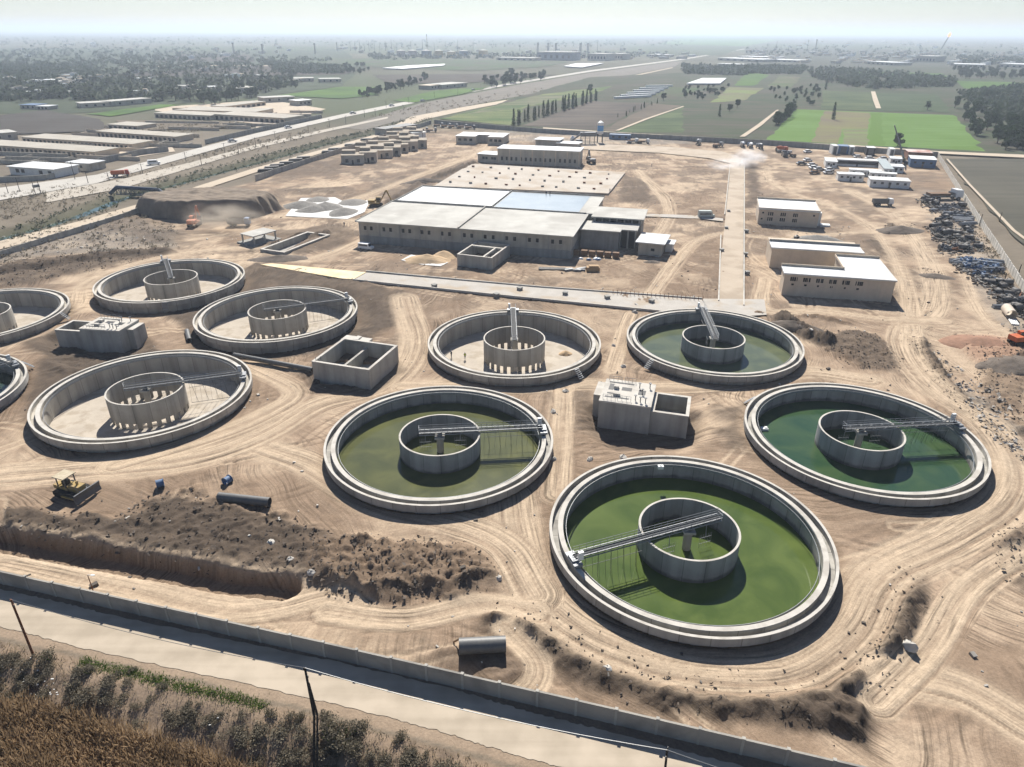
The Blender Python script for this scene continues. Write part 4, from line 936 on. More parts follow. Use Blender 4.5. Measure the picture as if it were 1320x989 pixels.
# tower strip with dark clerestory and the lower right hand block
h2 = hh+.6; xa, ya = hl(762,288,hh*.55); xr, yr = hl(832,275,h2)
xa = hl(766,283,h2-2)[0]; ya = hl(766,278,h2)[1]-.2
MB().box(xa,ya,-.4,xr-.6,ya+14,h2-.4).build('side_hall_wall', M['concrete_dark'], t)
MB().box(xa-.6,ya-1.2,h2-.397,xr+.4,ya+15,h2).build('side_hall_roof', M['roof'], t)
for i in range(6): MB().box(xa+1+i*(xr-xa-2)/6, ya-.08, h2-2.6, xa+.4+(i+1)*(xr-xa-2)/6, ya+.1, h2-.7).build('clerestory_window', M['dark'], t)
h3 = hh-1.2; xe = HL+.9; xf, yf = hl(800,299,h3); yb = hl(757,285,h3)[1]; xg = hl(824,289,h3)[0]
MB().box(xe,yf+.8,-.4,xf-.6,ya-.1,h3-.35).build('entry_wall', M['concrete_dark'], t)
MB().box(xe-.3,yf,h3-.347,xf,ya-.1,h3).build('entry_roof', M['roof'], t)
MB().box(xf-.59,yf+4.5,-.4,xg,ya-.1,h3-.4).build('porch_wall', M['dark'], t)
MB().box(xf+.003,yf+3.2,h3-.397,xg+.3,ya-.1,h3-.02).build('porch_roof', M['roof'], t)
for u in (0, .5, 1): MB().cbox(xf-.3+(xg-xf)*u, yf+3.6, h3/2-.2, .5, .5, h3-.4).build('porch_column', M['concrete'], t)
# annex
h4 = rise(822,328,311); t, L = block_building('annex_building', 'small low annex with white roof at the right end of the long hall', 'building', (822,328), (852,331), 11, h4, M['grey_wall'], M['roof_white'], 1.0)
windows(t, L, [.62], h4*.45, 1.2, .9, 0, M['dark']); MB().box(L*.75,-1.0,-.2,L*.95,-.2,.4).build('step', M['concrete'], t); MB().box(L+.4,6,-.3,L+2.6,11,h4*.6).box(L+.1,5.5,h4*.6+.003,L+3.2,11.5,h4*.6+.3).build('side_porch', M['roof_white'], t)
# slab yard with column stubs
sp = PP([(560,242),(607,213),(806,224.5),(784,252)]); t = thing('floor_slab', 'wide pale concrete floor slab dotted with column stubs behind the long hall', 'slab', (*sp[0], 0))
spl = [(q[0]-sp[0][0], q[1]-sp[0][1]) for q in sp]; MB().prism(spl, -.5, .9).build('slab', mat('yard_slab', (.50,.45,.385), .95, (.36,.315,.26), .12, 9, .2, 5, contrast=.6, stain=((.33,.25,.17), .07, .6)), t)
r = random.Random(11)
for i in range(9):
    for j in range(4):
        u = (i+.6+r.uniform(-.15,.15))/9.4; v = (j+.6)/4.3
        q0 = [spl[0][k]+(spl[3][k]-spl[0][k])*u for k in (0,1)]; q1 = [spl[1][k]+(spl[2][k]-spl[1][k])*u for k in (0,1)]
        MB().cbox(q0[0]+(q1[0]-q0[0])*v, q0[1]+(q1[1]-q0[1])*v, 1.25, r.uniform(.7,1.5), .7, r.uniform(.5,1.1), HA).build('column_stub', M['rust'] if r.random() < .3 else M['concrete_dark'], t)
# offices
h5 = rise(642,211,191); t, L = block_building('office_building', 'long two storey grey office with white roof behind the floor slab', 'building', (642,211), (746,215.5), 14, h5, M['grey_wall'], M['roof_white'], .6)
windows(t, L, [.05+.9*i/15 for i in range(16)], h5*.35, 1.1, 1.9, 0, M['dark']); 
for u in np.linspace(0, 1, 8): MB().box(L*u-.25, -.2, -.3, L*u+.25, -.003, h5-.4).build('pilaster', M['beige'], t)
h6 = rise(616,209,198); t, L = block_building('office_wing', 'low grey office wing with white roof left of the long two storey office', 'building', (616,209), (641,210.7), 11, h6, M['grey_wall'], M['roof_white'], .5); windows(t, L, [.3,.45,.75,.88], h6*.55, 1.4, 1.3, 0, M['dark'])
t, L = block_building('shed', 'small dark shed with white roof behind the long office, left of two', 'building', (690,189), (720,190.5), 12, 4.5, M['grey_wall'], M['roof_white'], .8)
t, L = block_building('shed', 'small dark shed with white roof behind the long office, right of two', 'building', (718,191), (744,192.5), 10, 3.2, M['grey_wall'], M['roof_white'], .8)
h7 = rise(588,185.5,175); t = thing('workshop_building', 'white roofed workshop with recessed middle near the far wall', 'building', (*P(588,185.5), 0), ang(P(588,185.5), P(648,187.5)))
L = dist(P(588,185.5), P(648,187.5))
MB().box(0,0,-.3,L*.42,20,h7-.3).box(L*.42+.003,9,-.3,L*.68,20,h7-.3).box(L*.68+.004,0,-.3,L,20,h7-.3).build('wall', M['grey_wall'], t)
MB().box(-.4,-.4,h7-.297,L*.42,20.4,h7).box(L*.42+.003,8.5,h7-.297,L*.68,20.4,h7-.03).box(L*.68+.004,-.4,h7-.297,L+.4,20.4,h7).build('roof', M['roof_white'], t)
windows(t, L, [.08,.2,.32,.75,.85,.94], h7*.55, 2.0, 1.5, 0, M['dark'])
p = P(598,190); 
# right hand beige buildings
h8 = rise(976,289,268); t, L = block_building('store_building', 'beige two storey building with white roof beside the access road', 'building', (976,289), (1052.6,294), 17, h8, M['beige'], M['roof_white'], .35, .5, .7)
for z_ in (h8*.68, h8*.36):
    for u in (.2,.41,.62): windows(t, L, [u-.032,u,u+.032], z_, .5, 1.3, 0, M['dark'])
windows(t, L, [.07,.92], h8*.72, .7, .6, 0, M['dark']); windows(t, L, [.06], h8*.35, .7, .6, 0, M['dark'])
for u in np.linspace(.02, .98, 7): MB().box(L*u-.12,-.09,-.3,L*u+.12,-.003,h8-.52).build('pilaster', M['beige'], t)
MB().box(L+.02,3,-.3,L+1.4,6,h8*.8).box(L+1.5,2,-.2,L+5,5,.8).build('side_shed', M['white_wall'], t)
h9 = rise(1007.4,380,351.5); a = P(1007.4,380); b = P(1147,390.5); A = ang(a, b); L = dist(a, b)
def ll(px, py, z): return local(a, A, P(px, py, z))
d1 = ll(1009,342.5,h9)[1]; u1 = ll(1088,345,h9)[0]; d3 = ll(1086,330.5,h9)[1]; d2 = ll(1005,319,h9)[1]; d4 = ll(1006,311.5,h9)[1]
t = thing('courtyard_building', 'beige U shaped building with white roofs open to the left', 'building', (*a, 0), A)
MB().box(0,0,-.4,L,d1,h9-.4).box(u1,d1+.002,-.4,L-.2,d3,h9-.4).build('wall', M['beige'], t)
MB().box(-.4,-.4,h9-.397,L+.4,d1+.2,h9).box(u1-.3,d1+.203,h9-.397,L+.4,d3+.2,h9-.003).build('roof', M['roof_white'], t)
MB().box(-.4,d1-.05,h9+.002,u1-.3,d1+.2,h9+.7).box(u1-.3,d3-.05,h9+.002,L+.4,d3+.2,h9+.7).box(u1-.5,d1+.2,h9,u1-.28,d3+.2,h9+.5).build('parapet', M['beige'], t)
MB().box(-.9,d2,-.4,L*.9,d4+6,h9-.4).build('rear_wall', M['beige'], t)
MB().box(-1.2,d2-.4,h9-.397,L*.9+.3,d4,h9).build('rear_roof', M['roof_white'], t); MB().box(-1.2,d4-.25,h9+.002,L*.9+.3,d4+.003,h9+.7).build('rear_parapet', M['concrete_dark'], t)
for u in (.08,.2,.32,.44,.56,.68): windows(t, L, [u-.018,u,u+.018,u+.034], h9*.74, .42, 1.15, 0, M['dark']); windows(t, L, [u+.004], h9*.5, .65, .5, 0, M['dark'])
for u in np.linspace(.0, 1, 10): MB().box(L*u-.1,-.08,-.3,L*u+.1,-.003,h9-.42).build('pilaster', M['beige'], t)
o = MB().tube((0,0,0), (0,0,1.8), .9, n=16).tube((0,0,1.8), (0,0,2.1), .9, .35, n=16).tube((0,0,2.1),(0,0,2.25), .3, n=10).build('water_tank', M['black_pipe'], sharp=40); o.location = (*P(1026,311), 0); tag(o, 'black plastic water tank beside the rear corner of the U shaped building', 'tank')
# site cabins
def cabin(label, pa, pb, d, h, wm, rm, n=4, name='site_cabin'):
    t, L = block_building(name, label, 'cabin', pa, pb, d, h, wm, rm, .25, .18, group='site office cabins'); windows(t, L, [(i+.6)/(n+.2) for i in range(n)], h*.58, 1.2, 1.0, 0, M['glass']); MB().box(L*.5-.45,-.05,-.1,L*.5+.45,.1,2.05).build('door', M['grey_paint'], t); return t
cabin('white site cabin with bright roof, nearest of the cabin camp', (1120.5,241), (1171.6,244), 9, 3.6, M['white_wall'], M['roof_white'], 5)
cabin('grey white site cabin left of the nearest cabin', (1079.5,233), (1112.6,234.5), 6, 3.4, M['white_wall'], M['roof_white'], 4)
cabin('white site cabin in the middle row of the camp, left', (1094,226.5), (1135,229), 4.5, 3.2, M['white_wall'], M['roof_white'], 4)
cabin('white site cabin in the middle row of the camp, right', (1119.5,230.5), (1154,233), 4.5, 3.2, M['white_wall'], M['roof_white'], 4)
t = cabin('long cabin with open dark gallery at the back of the camp', (1079,213.5), (1130,216), 6, 3.4, M['white_wall'], M['roof_white'], 2); L = dist(P(1079,213.5), P(1130,216)); windows(t, L, [(i+.5)/8 for i in range(8)], 1.9, 3.4, 1.6, -.03, M['dark'])
cabin('white square cabin at the left end of the gallery cabin', (1063.5,216), (1078,216.8), 14, 3.4, M['white_wall'], M['roof_white'], 2)
grey_roof = mat('grey_roof_sheet', (.33,.37,.37), .6, (.26,.3,.3), .4, 5)
cabin('grey roofed long cabin running away through the middle of the camp', (1138,226), (1150,226.7), 34, 3.4, M['white_wall'], grey_roof, 2)
cabin('white cabin with low front at the right of the grey roofed cabin', (1144.5,222.5), (1164,223.6), 9, 3.3, M['white_wall'], M['roof_white'], 3)
cabin('small white cabin behind the right part of the camp', (1147,212), (1162,212.8), 9, 3.3, M['white_wall'], M['roof_white'], 2)
cabin('blue container cabin with pale roof at the right end of the camp', (1172,215.5), (1205,217.5), 13, 4.6, M['blue'], M['roof_white'], 3)
rr = mat('rusty_striped_roof', (.5,.42,.38), .8, (.33,.14,.1), .12, 3, contrast=.2); cabin('shed with pale and rusty roof behind the blue container cabin', (1169,206), (1200,207.5), 12, 4.4, M['rust'], rr, 1, 'shed')
for lab, pa, pb, d, h, wm in (('white container standing against the far wall, left of three', (1072,199), (1079,199.2), 8, 5, M['white_wall']), ('dark blue container between two white ones at the far wall', (1080,198.5), (1093,199), 8, 4.6, M['blue']), ('white container standing against the far wall, middle of three', (1094,199.5), (1100,199.8), 8, 4.6, M['white_wall']), ('dark open shed with white roof at the far wall behind the camp', (1116,200.5), (1127,201), 8, 4.5, M['dark']), ('white container standing against the far wall, right of three', (1145.5,202), (1152,202.3), 8, 4.4, M['white_wall'])):
    a_, b_ = P(*pa), P(*pb); t = thing('container', lab, 'container', (*a_, 0), ang(a_, b_), 'containers along the far wall'); L = dist(a_, b_)
    MB().box(0,0,0,L,d,h-.1).build('body', wm, t); MB().box(-.05,-.05,h-.098,L+.05,d+.05,h).build('roof', M['roof_white'] if wm is not M['blue'] else M['blue'], t); MB().box(L*.2,-.06,.1,L*.8,-.002,h-.5).build('door', M['grey_paint'], t)
a_, b_ = P(785,180), P(812,181.2); t = thing('container', 'blue site container beside the batching silo', 'container', (*a_, 0), ang(a_, b_), 'containers along the far wall'); L = dist(a_, b_)
MB().box(0,0,0,L,4,3.4).build('body', M['blue'], t); MB().box(-.05,-.05,3.403,L+.05,4.05,3.5).build('roof', M['blue'], t); windows(t, L, [.2,.5,.8], 1.9, 1.5, 1.1)
# block houses at the left rear
bh = [(455,212),(475,209.5),(492,204),(506,201),(516,197),(527,194.5),(538,191.5),(470,201),(485,197.5),(499,191.5),(510,185.5),(517.5,181),(535,179),(525,187)]
for i, (px, py) in enumerate(bh):
    p = P(px, py); A = ang(P(455,212), P(540,190))*0+.12; r = random.Random(i); sx, sy, h = r.uniform(9,13), r.uniform(8,12), r.uniform(4.2,5.8)
    t = thing('block_house', 'small unfinished block house in the cluster beside the left fence', 'house', (*p, 0), A, 'unfinished block houses')
    wm = (M['beige'], M['grey_wall'])[(i % 3) == 0]; bh_roof = mat('unfinished_roof', (.40,.345,.27), .95, (.25,.21,.165), .25, 8, contrast=.6)
    MB().box(-sx/2,0,-.3,sx/2,sy,h-.3).build('wall', wm, t); MB().box(-sx/2-.1,-.1,h-.297,sx/2+.1,sy+.1,h).box(-sx/2,sy*.55,h+.002,sx*.1,sy,h+1.6).build('roof', bh_roof, t)
    for u in (-.25, .25): MB().box(sx*u-.8,-.08,1.0,sx*u+.8,-.002,2.8).build('window', M['dark'], t)
    MB().box(-.5,-.07,0,.5,-.001,2.3).build('door', M['dark'], t)
t, L = block_building('long_shed', 'dark roofed long shed behind the block house cluster', 'shed', (497,175), (538,168.5), 10, 4.5, M['grey_wall'], M['dark'], .6)
t, L = block_building('shed', 'white small shed at the right end of the block house cluster', 'shed', (532,180), (549,178.5), 9, 4.2, M['white_wall'], M['roof_white'], .5)
for i, (px, py) in enumerate([(342,221.5),(350,218),(357,215),(369,212),(381,208),(391,205),(423,197.5),(431,194),(452,188.5),(472,181.5)]):
    p = P(px, py); o = MB().cbox(0,0,.55,7.5,2.4,.9).cbox(.3,.1,1.25,7.2,2.3,.45).build('slab_stack', M['dark'] if i % 3 == 0 else M['black_pipe']); o.location = (*p, 0); o.rotation_euler = (0,0,.35); tag(o, 'dark stack of slabs standing beside the left fence wall', 'slab stack', 'slab stacks by the left fence')
# walls round the site
panel_wall('boundary_wall', 'pale panel wall on the right between the scrap rows and the brown field', 'wall', WALL_R, 3.2, 2.6, .16, M['concrete_top'], M['concrete'], maxn=95)
panel_wall('boundary_wall', 'dark far boundary wall behind the parked trucks', 'wall', WALL_FAR, 5.5, 3.0, .2, M['concrete_dark'], M['concrete_dark'], maxn=95)
panel_wall('boundary_wall', 'grey fence wall along the dirt road at the left, rear stretch', 'wall', [P(330,233.5), P(490,181), P(556,160)], 4.0, 2.8, .2, M['concrete'], M['concrete'], maxn=95)
panel_wall('boundary_wall', 'grey fence wall along the dirt road at the left, front stretch', 'wall', [P(-40,343), P(0,334), P(62,313.5), P(155,285), P(212,263)], 3.6, 2.3, .2, M['concrete'], M['concrete'], maxn=95)
# ---------------------------------------------------------------- heaps
def mound(name, label, px, py, rx, ry, h, rz, m, flat=0, seed=1, group=None, cat='heap', rough=.25):
    p = P(px, py); n_ = 90 if flat else 40; g_ = np.linspace(-1.25, 1.25, n_); U, V = np.meshgrid(g_, g_)
    R_ = np.hypot(U, V)+.35*(fbm(U*1.0+seed*7, V+seed*3, 1.6, 4, .55)-.5)
    zz = np.clip(1.05-R_, 0, 1) if not flat else sstep(1.05, flat, R_)
    zz = h*(zz*(1-.18*zz)*1.1+rough*.55*(fbm(U+seed, V-seed, 4, 5, .65)-.5)*np.clip(zz*3, 0, 1))-.2-1.1*sstep(1.02, 1.25, R_)
    vs = list(zip((U*rx).ravel(), (V*ry).ravel(), zz.ravel())); fs = [(j*n_+i, j*n_+i+1, (j+1)*n_+i+1, (j+1)*n_+i) for j in range(n_-1) for i in range(n_-1)]
    o = MB().add(vs, fs).build(name, m, smooth=True); o.location = (*p, gz(*p)*.6); o.rotation_euler = (0,0,rz); tag(o, label, cat, group); return o
mound('soil_heap', 'big flat topped earth bank with dark cut face behind the orange excavator', 270, 272, 27, 15, 8.0, -.02, mat('heap_brown_soil', (.26,.205,.15), .97, (.13,.103,.078), .25, 9, .6, 2, contrast=.5), .84, 3, rough=.4)
for i, (px, py, rx, ry, h) in enumerate([(389,266,8,7,2.8),(405,271,8,6,2.6),(420,268,7.5,7,2.9),(443,275,8.5,6,2.6),(456,262,8,7,2.0),(410,258,7,6,1.6)]):
    mound('gravel_heap', 'grey gravel heap on the white sheet left of the long hall', px, py, rx, ry, h, i*.4, M['gravel'], 0, i+2, 'gravel heaps on the sheet')
o = MB().prism(PP([(368,279),(388,256),(432,255),(450,264),(478,258),(470,274),(448,283),(405,281)]), .05, .22).build('ground_sheet', M['plastic']); tag(o, 'white ground sheet under the grey gravel heaps', 'sheet')
mound('sand_heap', 'orange yellow sand heap in front of the long hall, left of two', 551, 336, 8.0, 4.5, 2.4, -.05, M['sand'], 0, 4); mound('sand_heap', 'orange yellow sand heap in front of the long hall, right of two', 572, 331, 4.5, 5, 2.4, 0, M['sand'], 0, 6)
o = MB().prism(PP([(517,336),(530,329),(578,339),(568,344),(545,342)]), .12, .2).build('ground_sheet', M['plastic']); tag(o, 'white sheet edge under the orange yellow sand heaps', 'sheet')
for i, (lab, px, py, rx, ry, h, rz, m) in enumerate([('grey gravel heap behind the U shaped building', 1052, 312, 10, 6, 3.2, 0, M['gravel']), ('dark earth heap beside the dump truck track', 1160, 298, 9, 4.5, 2.2, .1, M['soil']), ('brown scrap heap on the right yard bend', 1207, 357, 5.5, 3, 1.2, -.4, M['soil']),
  ('brick red earth heap at the right edge', 1262, 443, 8, 5, 1.5, 0, mat('heap_clay', (.30,.17,.11), .95, (.2,.115,.075), .6, 8, .5, 3)), ('brown earth heap below the brick red one', 1300, 472, 7, 4.5, 1.6, .4, M['soil']),
  ('dark earth heap behind the grey green tank', 1022, 424, 6.5, 2.6, 1.8, -.35, M['soil']), ('pale sand heap on the floor of the dry tank with workers', 729, 455, 1.6, 1.3, .9, 0, M['sand']), ('low dark heap in front of the annex', 840, 338, 3, 2, 1.0, 0, M['soil']),
  ('dark earth heap left of the workshop', 548, 236, 12, 3.5, 2.4, .35, M['soil']), ('rubble heap in front of the low tank', 360, 334, 10, 4, 1.6, .1, M['soil'])]):
    o = mound('earth_heap' if m is M['soil'] else 'heap', lab, px, py, rx, ry, h, rz, m, 0, i+9)
    if 'workers' in lab: o.location = (*P(729,455,-2.3), -2.3)
# ---------------------------------------------------------------- vehicles
def wheels(t, pos, r, wd, hub=None):
    for (x_, y_) in pos:
        o = MB().tube((x_,y_-wd/2,r), (x_,y_+wd/2,r), r, n=14).build('wheel', M['tyre'], t)
        MB().tube((x_,y_-wd/2-.02,r), (x_,y_+wd/2+.02,r), r*.5, n=10).build('rim', hub or M['steel'], o)
def prof(mb, pr, y0, y1, inset=0):
    n_ = len(pr); vs = [(x_,y0,z_) for x_,z_ in pr]+[(x_,y1,z_) for x_,z_ in pr]
    return mb.add(vs, [tuple(range(n_)), tuple(range(2*n_-1,n_-1,-1))]+[(i,n_+i,n_+(i+1)%n_,(i+1)%n_) for i in range(n_)])
def make_car(m, label):
    t = thing('parked_car', label, 'car', (0,0,0), 0, 'cars parked beside the cabin camp')
    prof(MB(), [(-2.2,.35),(2.2,.35),(2.25,.7),(1.5,.9),(-1.9,.95),(-2.25,.85)], -.88, .88).build('body', m, t)
    prof(MB(), [(-1.8,.94),(1.2,.9),(.5,1.42),(-1.2,1.45)], -.78, .78).build('window', M['glass'], t)
    prof(MB(), [(-1.3,1.44),(.55,1.41),(.5,1.5),(-1.2,1.53)], -.76, .76).build('roof', m, t)
    wheels(t, [(1.35,.78),(1.35,-.78),(-1.35,.78),(-1.35,-.78)], .33, .22); return t
def make_van(m, label, group=None, L=5.2, H=2.1):
    t = thing('parked_van', label, 'van', (0,0,0), 0, group)
    prof(MB(), [(-L/2,.35),(L/2,.35),(L/2,1.0),(L/2-.9,1.2),(L/2-1.4,H-.05),(-L/2+.1,H)], -.95, .95).build('body', m, t)
    for s in (-.96, .93): MB().box(-L/2+.4,s,1.25,L/2-1.5,s+.03,1.75).build('window', M['glass'], t)
    prof(MB(), [(L/2-.88,1.22),(L/2-.82,1.24),(L/2-1.3,H-.15),(L/2-1.38,H-.17)], -.8, .8).build('windscreen', M['glass'], t)
    wheels(t, [(L/2-.9,.82),(L/2-.9,-.82),(-L/2+.9,.82),(-L/2+.9,-.82)], .36, .24); return t
def make_truck(cab, bed, label, kind='tipper', group='trucks by the far wall', name=None):
    t = thing(name or {'tipper':'dump_truck','mixer':'mixer_truck','flat':'flatbed_truck'}[kind], label, 'truck', (0,0,0), 0, group)
    MB().box(-4,-.5,.75,4,.5,1.05).build('chassis', M['grey_paint'], t)
    o = prof(MB(), [(2.3,.8),(4.1,.8),(4.1,1.9),(3.8,3.0),(2.3,3.05)], -1.2, 1.2).build('cab', cab, t)
    prof(MB(), [(4.12,1.95),(4.0,1.95),(3.75,2.8),(3.87,2.8)], -1.05, 1.05).build('windscreen', M['glass'], o)
    if kind == 'tipper':
        b_ = MB(); b_.box(-4.2,-1.25,1.15,2.0,1.25,1.3)
        for s in (-1.25,1.15): b_.box(-4.2,s,1.3,2.0,s+.1,2.7)
        b_.box(1.9,-1.15,1.3,2.0,1.15,2.9).box(-4.2,-1.15,1.3,-4.1,1.15,2.6); b_.build('tipper_bed', bed, t)
    elif kind == 'mixer':
        MB().tube((-4,0,3.0), (-1.2,0,2.5), .6, 1.25, n=16).tube((-1.2,0,2.5), (2.0,0,2.0), 1.25, .85, n=16).build('drum', bed, t, sharp=40); MB().box(-4.6,-.5,1.0,-3.9,.5,2.6).build('chute', M['grey_paint'], t)
    else:
        MB().box(-4.2,-1.25,1.1,2.0,1.25,1.3).box(1.9,-1.25,1.3,2.0,1.25,2.2).build('flatbed', bed, t); MB().box(-3.6,-1,1.303,1.2,1,2.0).build('load', M['wood'], t)
    wheels(t, [(3.1,1.05),(3.1,-1.05),(-1.6,1.05),(-1.6,-1.05),(-2.9,1.05),(-2.9,-1.05)], .52, .36); return t
def make_excavator(m, label):
    t = thing('excavator', label, 'excavator', (0,0,0), 0, 'excavators on the site')
    for s in (-1.2, 1.2): prof(MB(), [(-2,.3),(-1.7,.02),(1.7,.02),(2,.3),(2,.7),(1.6,.95),(-1.6,.95),(-2,.7)], s-.3, s+.3).build('track', M['tyre'], t)
    MB().box(-2.3,-1.3,1.05,1.3,1.3,1.5).box(-2.4,-1.25,1.5,-.2,1.25,2.2).build('body', m, t); MB().tube((0,0,.8),(0,0,1.05),.7,n=14).build('slew_ring', M['grey_paint'], t)
    o = MB().box(0,.3,1.5,1.4,1.3,2.9).build('cab', m, t); MB().box(.1,.28,1.9,1.45,1.32,2.7).build('window', M['glass'], o)
    prof(MB(), [(1.2,1.5),(1.5,1.4),(3.6,4.7),(4.0,4.95),(3.3,5.2)], -.25, .25).build('boom', m, t)
    prof(MB(), [(3.4,5.2),(3.9,5.3),(5.3,1.9),(5.0,1.8)], -.2, .2).build('stick', m, t)
    prof(MB(), [(4.8,2.0),(5.5,1.9),(5.7,1.0),(5.0,.6),(4.5,1.1)], -.55, .55).build('bucket', M['grey_paint'], t); return t
def put(t, px, py, rz, z=None): p = P(px, py); t.location = (*p, gz(*p) if z is None else z); t.rotation_euler = (0,0,rz); return t
put(make_van(mat('grey_green_paint', (.42,.46,.42), .45, (.36,.4,.36), 2), 'pale grey minibus parked where the side path meets the access road', None, 6.5, 2.7), 910, 281, .05)
put(make_van(M['white_paint'], 'white minivan parked in front of the left end of the long hall'), 472, 321, -.35)
put(make_truck(M['white_paint'], M['grey_paint'], 'dark dump truck with white cab alone on the open right yard'), 1137, 265, -.05)
put(make_truck(M['blue'], M['grey_paint'], 'dark dump truck with blue cab under the big earth bank'), 309, 291, .1)
put(make_truck(M['white_paint'], M['steel'], 'white and grey mixer truck parked near the end of the access road', 'mixer'), 900, 186.5, 1.2)
put(make_truck(M['white_paint'], M['silver'], 'white mixer truck just behind the smoke, left of three', 'mixer'), 957, 190, 1.4)
put(make_truck(M['blue'], M['white_paint'], 'blue cabbed mixer truck behind the smoke, middle of three', 'mixer'), 967, 191, 1.5)
put(make_truck(M['silver'], M['grey_paint'], 'grey mixer truck behind the smoke, right of three', 'mixer'), 979, 192, 1.6)
put(make_truck(M['orange'], M['orange'], 'orange truck parked between the smoke and the cabin camp', 'mixer'), 1007, 196, .4)
put(make_truck(M['grey_paint'], M['grey_paint'], 'dark truck parked right in front of the orange truck', 'tipper'), 1011, 202, 1.4)
put(make_truck(M['silver'], M['grey_paint'], 'small grey truck parked beside the dark truck', 'flat'), 1020, 202, 1.7)
put(make_truck(M['white_paint'], M['white_paint'], 'white truck with load near the blue site container, left of two', 'flat'), 815, 185, .3)
put(make_truck(M['white_paint'], M['grey_paint'], 'white flatbed truck near the blue site container, right of two', 'flat'), 829, 185.5, .1)
put(make_truck(M['silver'], M['grey_paint'], 'grey truck right of the mixer truck near the end of the access road', 'flat'), 925, 190, .6)
for lab, px, py, m, rz in (('dark blue parked car, leftmost beside the camp', 1033, 213, M['grey_paint'], 0), ('silver parked car behind the dark blue one', 1047, 214.5, M['silver'], .2), ('silver parked car in the middle of the car group', 1055.5, 220, M['silver'], .15), ('brown parked car at the front of the car group', 1050, 224.5, M['wood'], 0), ('white parked car nearest the square cabin', 1069, 220.5, M['white_paint'], .2),
  ('grey parked car at the front corner of the camp', 1068, 224.5, M['silver'], .1), ('white parked car at the back of the car group', 1041, 208, M['white_paint'], .3), ('white parked car between silver cars', 1049, 218, M['white_paint'], .2), ('white pickup parked near the trucks left of the camp', 1041, 197, M['white_paint'], .4), ('white car among the containers at the far wall', 1121, 206, M['white_paint'], 0), ('silver car left of the white car at the containers', 1106, 204, M['silver'], .1), ('silver car parked behind the gallery cabin at right', 1139, 206.5, M['silver'], .1)):
    t = make_car(m, lab); put(t, px, py, rz); t.scale = (1.25,1.25,1.25)
put(make_excavator(M['orange'], 'orange excavator digging at the foot of the big earth bank'), 251, 291, 1.6).scale = (1.25,)*3
put(make_excavator(M['yellow'], 'yellow excavator with raised arm beside the corner of the long hall'), 485, 266, 0).scale = (1.3,)*3
put(make_excavator(M['grey_paint'], 'dark excavator standing behind the floor slab'), 762, 211, 1.8).scale = (1.3,)*3
put(make_excavator(M['orange'], 'orange machine cut by the right picture edge beside scrap'), 1312, 446, .2)
t = make_truck(M['white_paint'], M['grey_paint'], 'grey lorry with white cab parked amid scrap at the top of the rows', 'flat', None); put(t, 1214, 258, .05); t.scale = (1.9,1.9,1.5)
# crane
p = P(1161,211); t = thing('mobile_crane', 'mobile crane with long dark boom raised behind the cabin camp', 'crane', (*p, 0), 2.4)
MB().box(-5,-1.3,.8,5,1.3,1.7).build('chassis', M['grey_paint'], t); MB().box(-2,-1.2,1.7,1,1.2,3.2).build('upper_body', M['yellow'], t); MB().box(3.2,-1.2,1.7,5,1.2,3.4).build('cab', M['white_paint'], t)
wheels(t, [(x_,y_) for x_ in (-4,-2.5,2,3.5) for y_ in (-1.2,1.2)], .6, .4)
zc = rise(1161,211,161.5); q = local((p[0],p[1]), 2.4, P(1153,161.5,zc)); MB().tube((-1,0,2.8), (q[0]*.5-.5,q[1]*.5,zc*.5+1.4), .6, .5, n=4).tube((q[0]*.5-.5,q[1]*.5,zc*.5+1.4), (q[0],q[1],zc), .42, .32, n=4).build('boom', M['grey_paint'], t)
# batching plant
p = P(773,184); t = thing('batching_silo', 'tall batching plant silo banded blue and white on dark frame', 'silo', (*p, 0))
zt_ = rise(773,184,156); 
for (u, v) in ((-1.6,-1.6),(1.6,-1.6),(1.6,1.6),(-1.6,1.6)): MB().cbox(u,v,zt_*.2,.4,.4,zt_*.42).build('leg', M['grey_paint'], t)
MB().tube((0,0,zt_*.36), (0,0,zt_*.42), .6, 2.0, n=18).tube((0,0,zt_*.42), (0,0,zt_*.55), 2.0, n=18).build('silo_base', M['white_paint'], t, sharp=40)
MB().tube((0,0,zt_*.55), (0,0,zt_*.8), 2.0, n=18).build('silo_band', mat('sky_blue_paint', (.1,.32,.6), .5, (.08,.26,.5), 2), t, sharp=40)
MB().tube((0,0,zt_*.8), (0,0,zt_*.92), 2.0, n=18).tube((0,0,zt_*.92), (0,0,zt_), 2.0, .5, n=18).build('silo_top', M['white_paint'], t, sharp=40)
p = P(760,186); t = thing('batching_plant', 'dark steel batching plant frame with hoppers beside the silo', 'plant', (*p, 0), .1)
for u in (-6,-3,0,3): MB().box(u-.2,-.2,0,u+.2,.2,7).build('column', M['grey_paint'], t)
MB().box(-6.5,-1.8,5,3.6,1.8,7.5).build('hopper', M['grey_paint'], t); MB().box(-9,-1.3,.5,-5,1.3,3).build('mixer_box', M['grey_paint'], t)
MB().tube((-14,0,1), (-4,0,7.8), .6, n=4).build('conveyor', M['grey_paint'], t)
o = MB().tube((0,0,0),(0,0,3),1.6,n=14).tube((0,0,3),(0,0,4.5),1.6,.3,n=14).build('small_silo', M['white_paint'], sharp=40); o.location = (*P(738,184), 0); tag(o, 'small white silo left of the batching plant', 'silo')
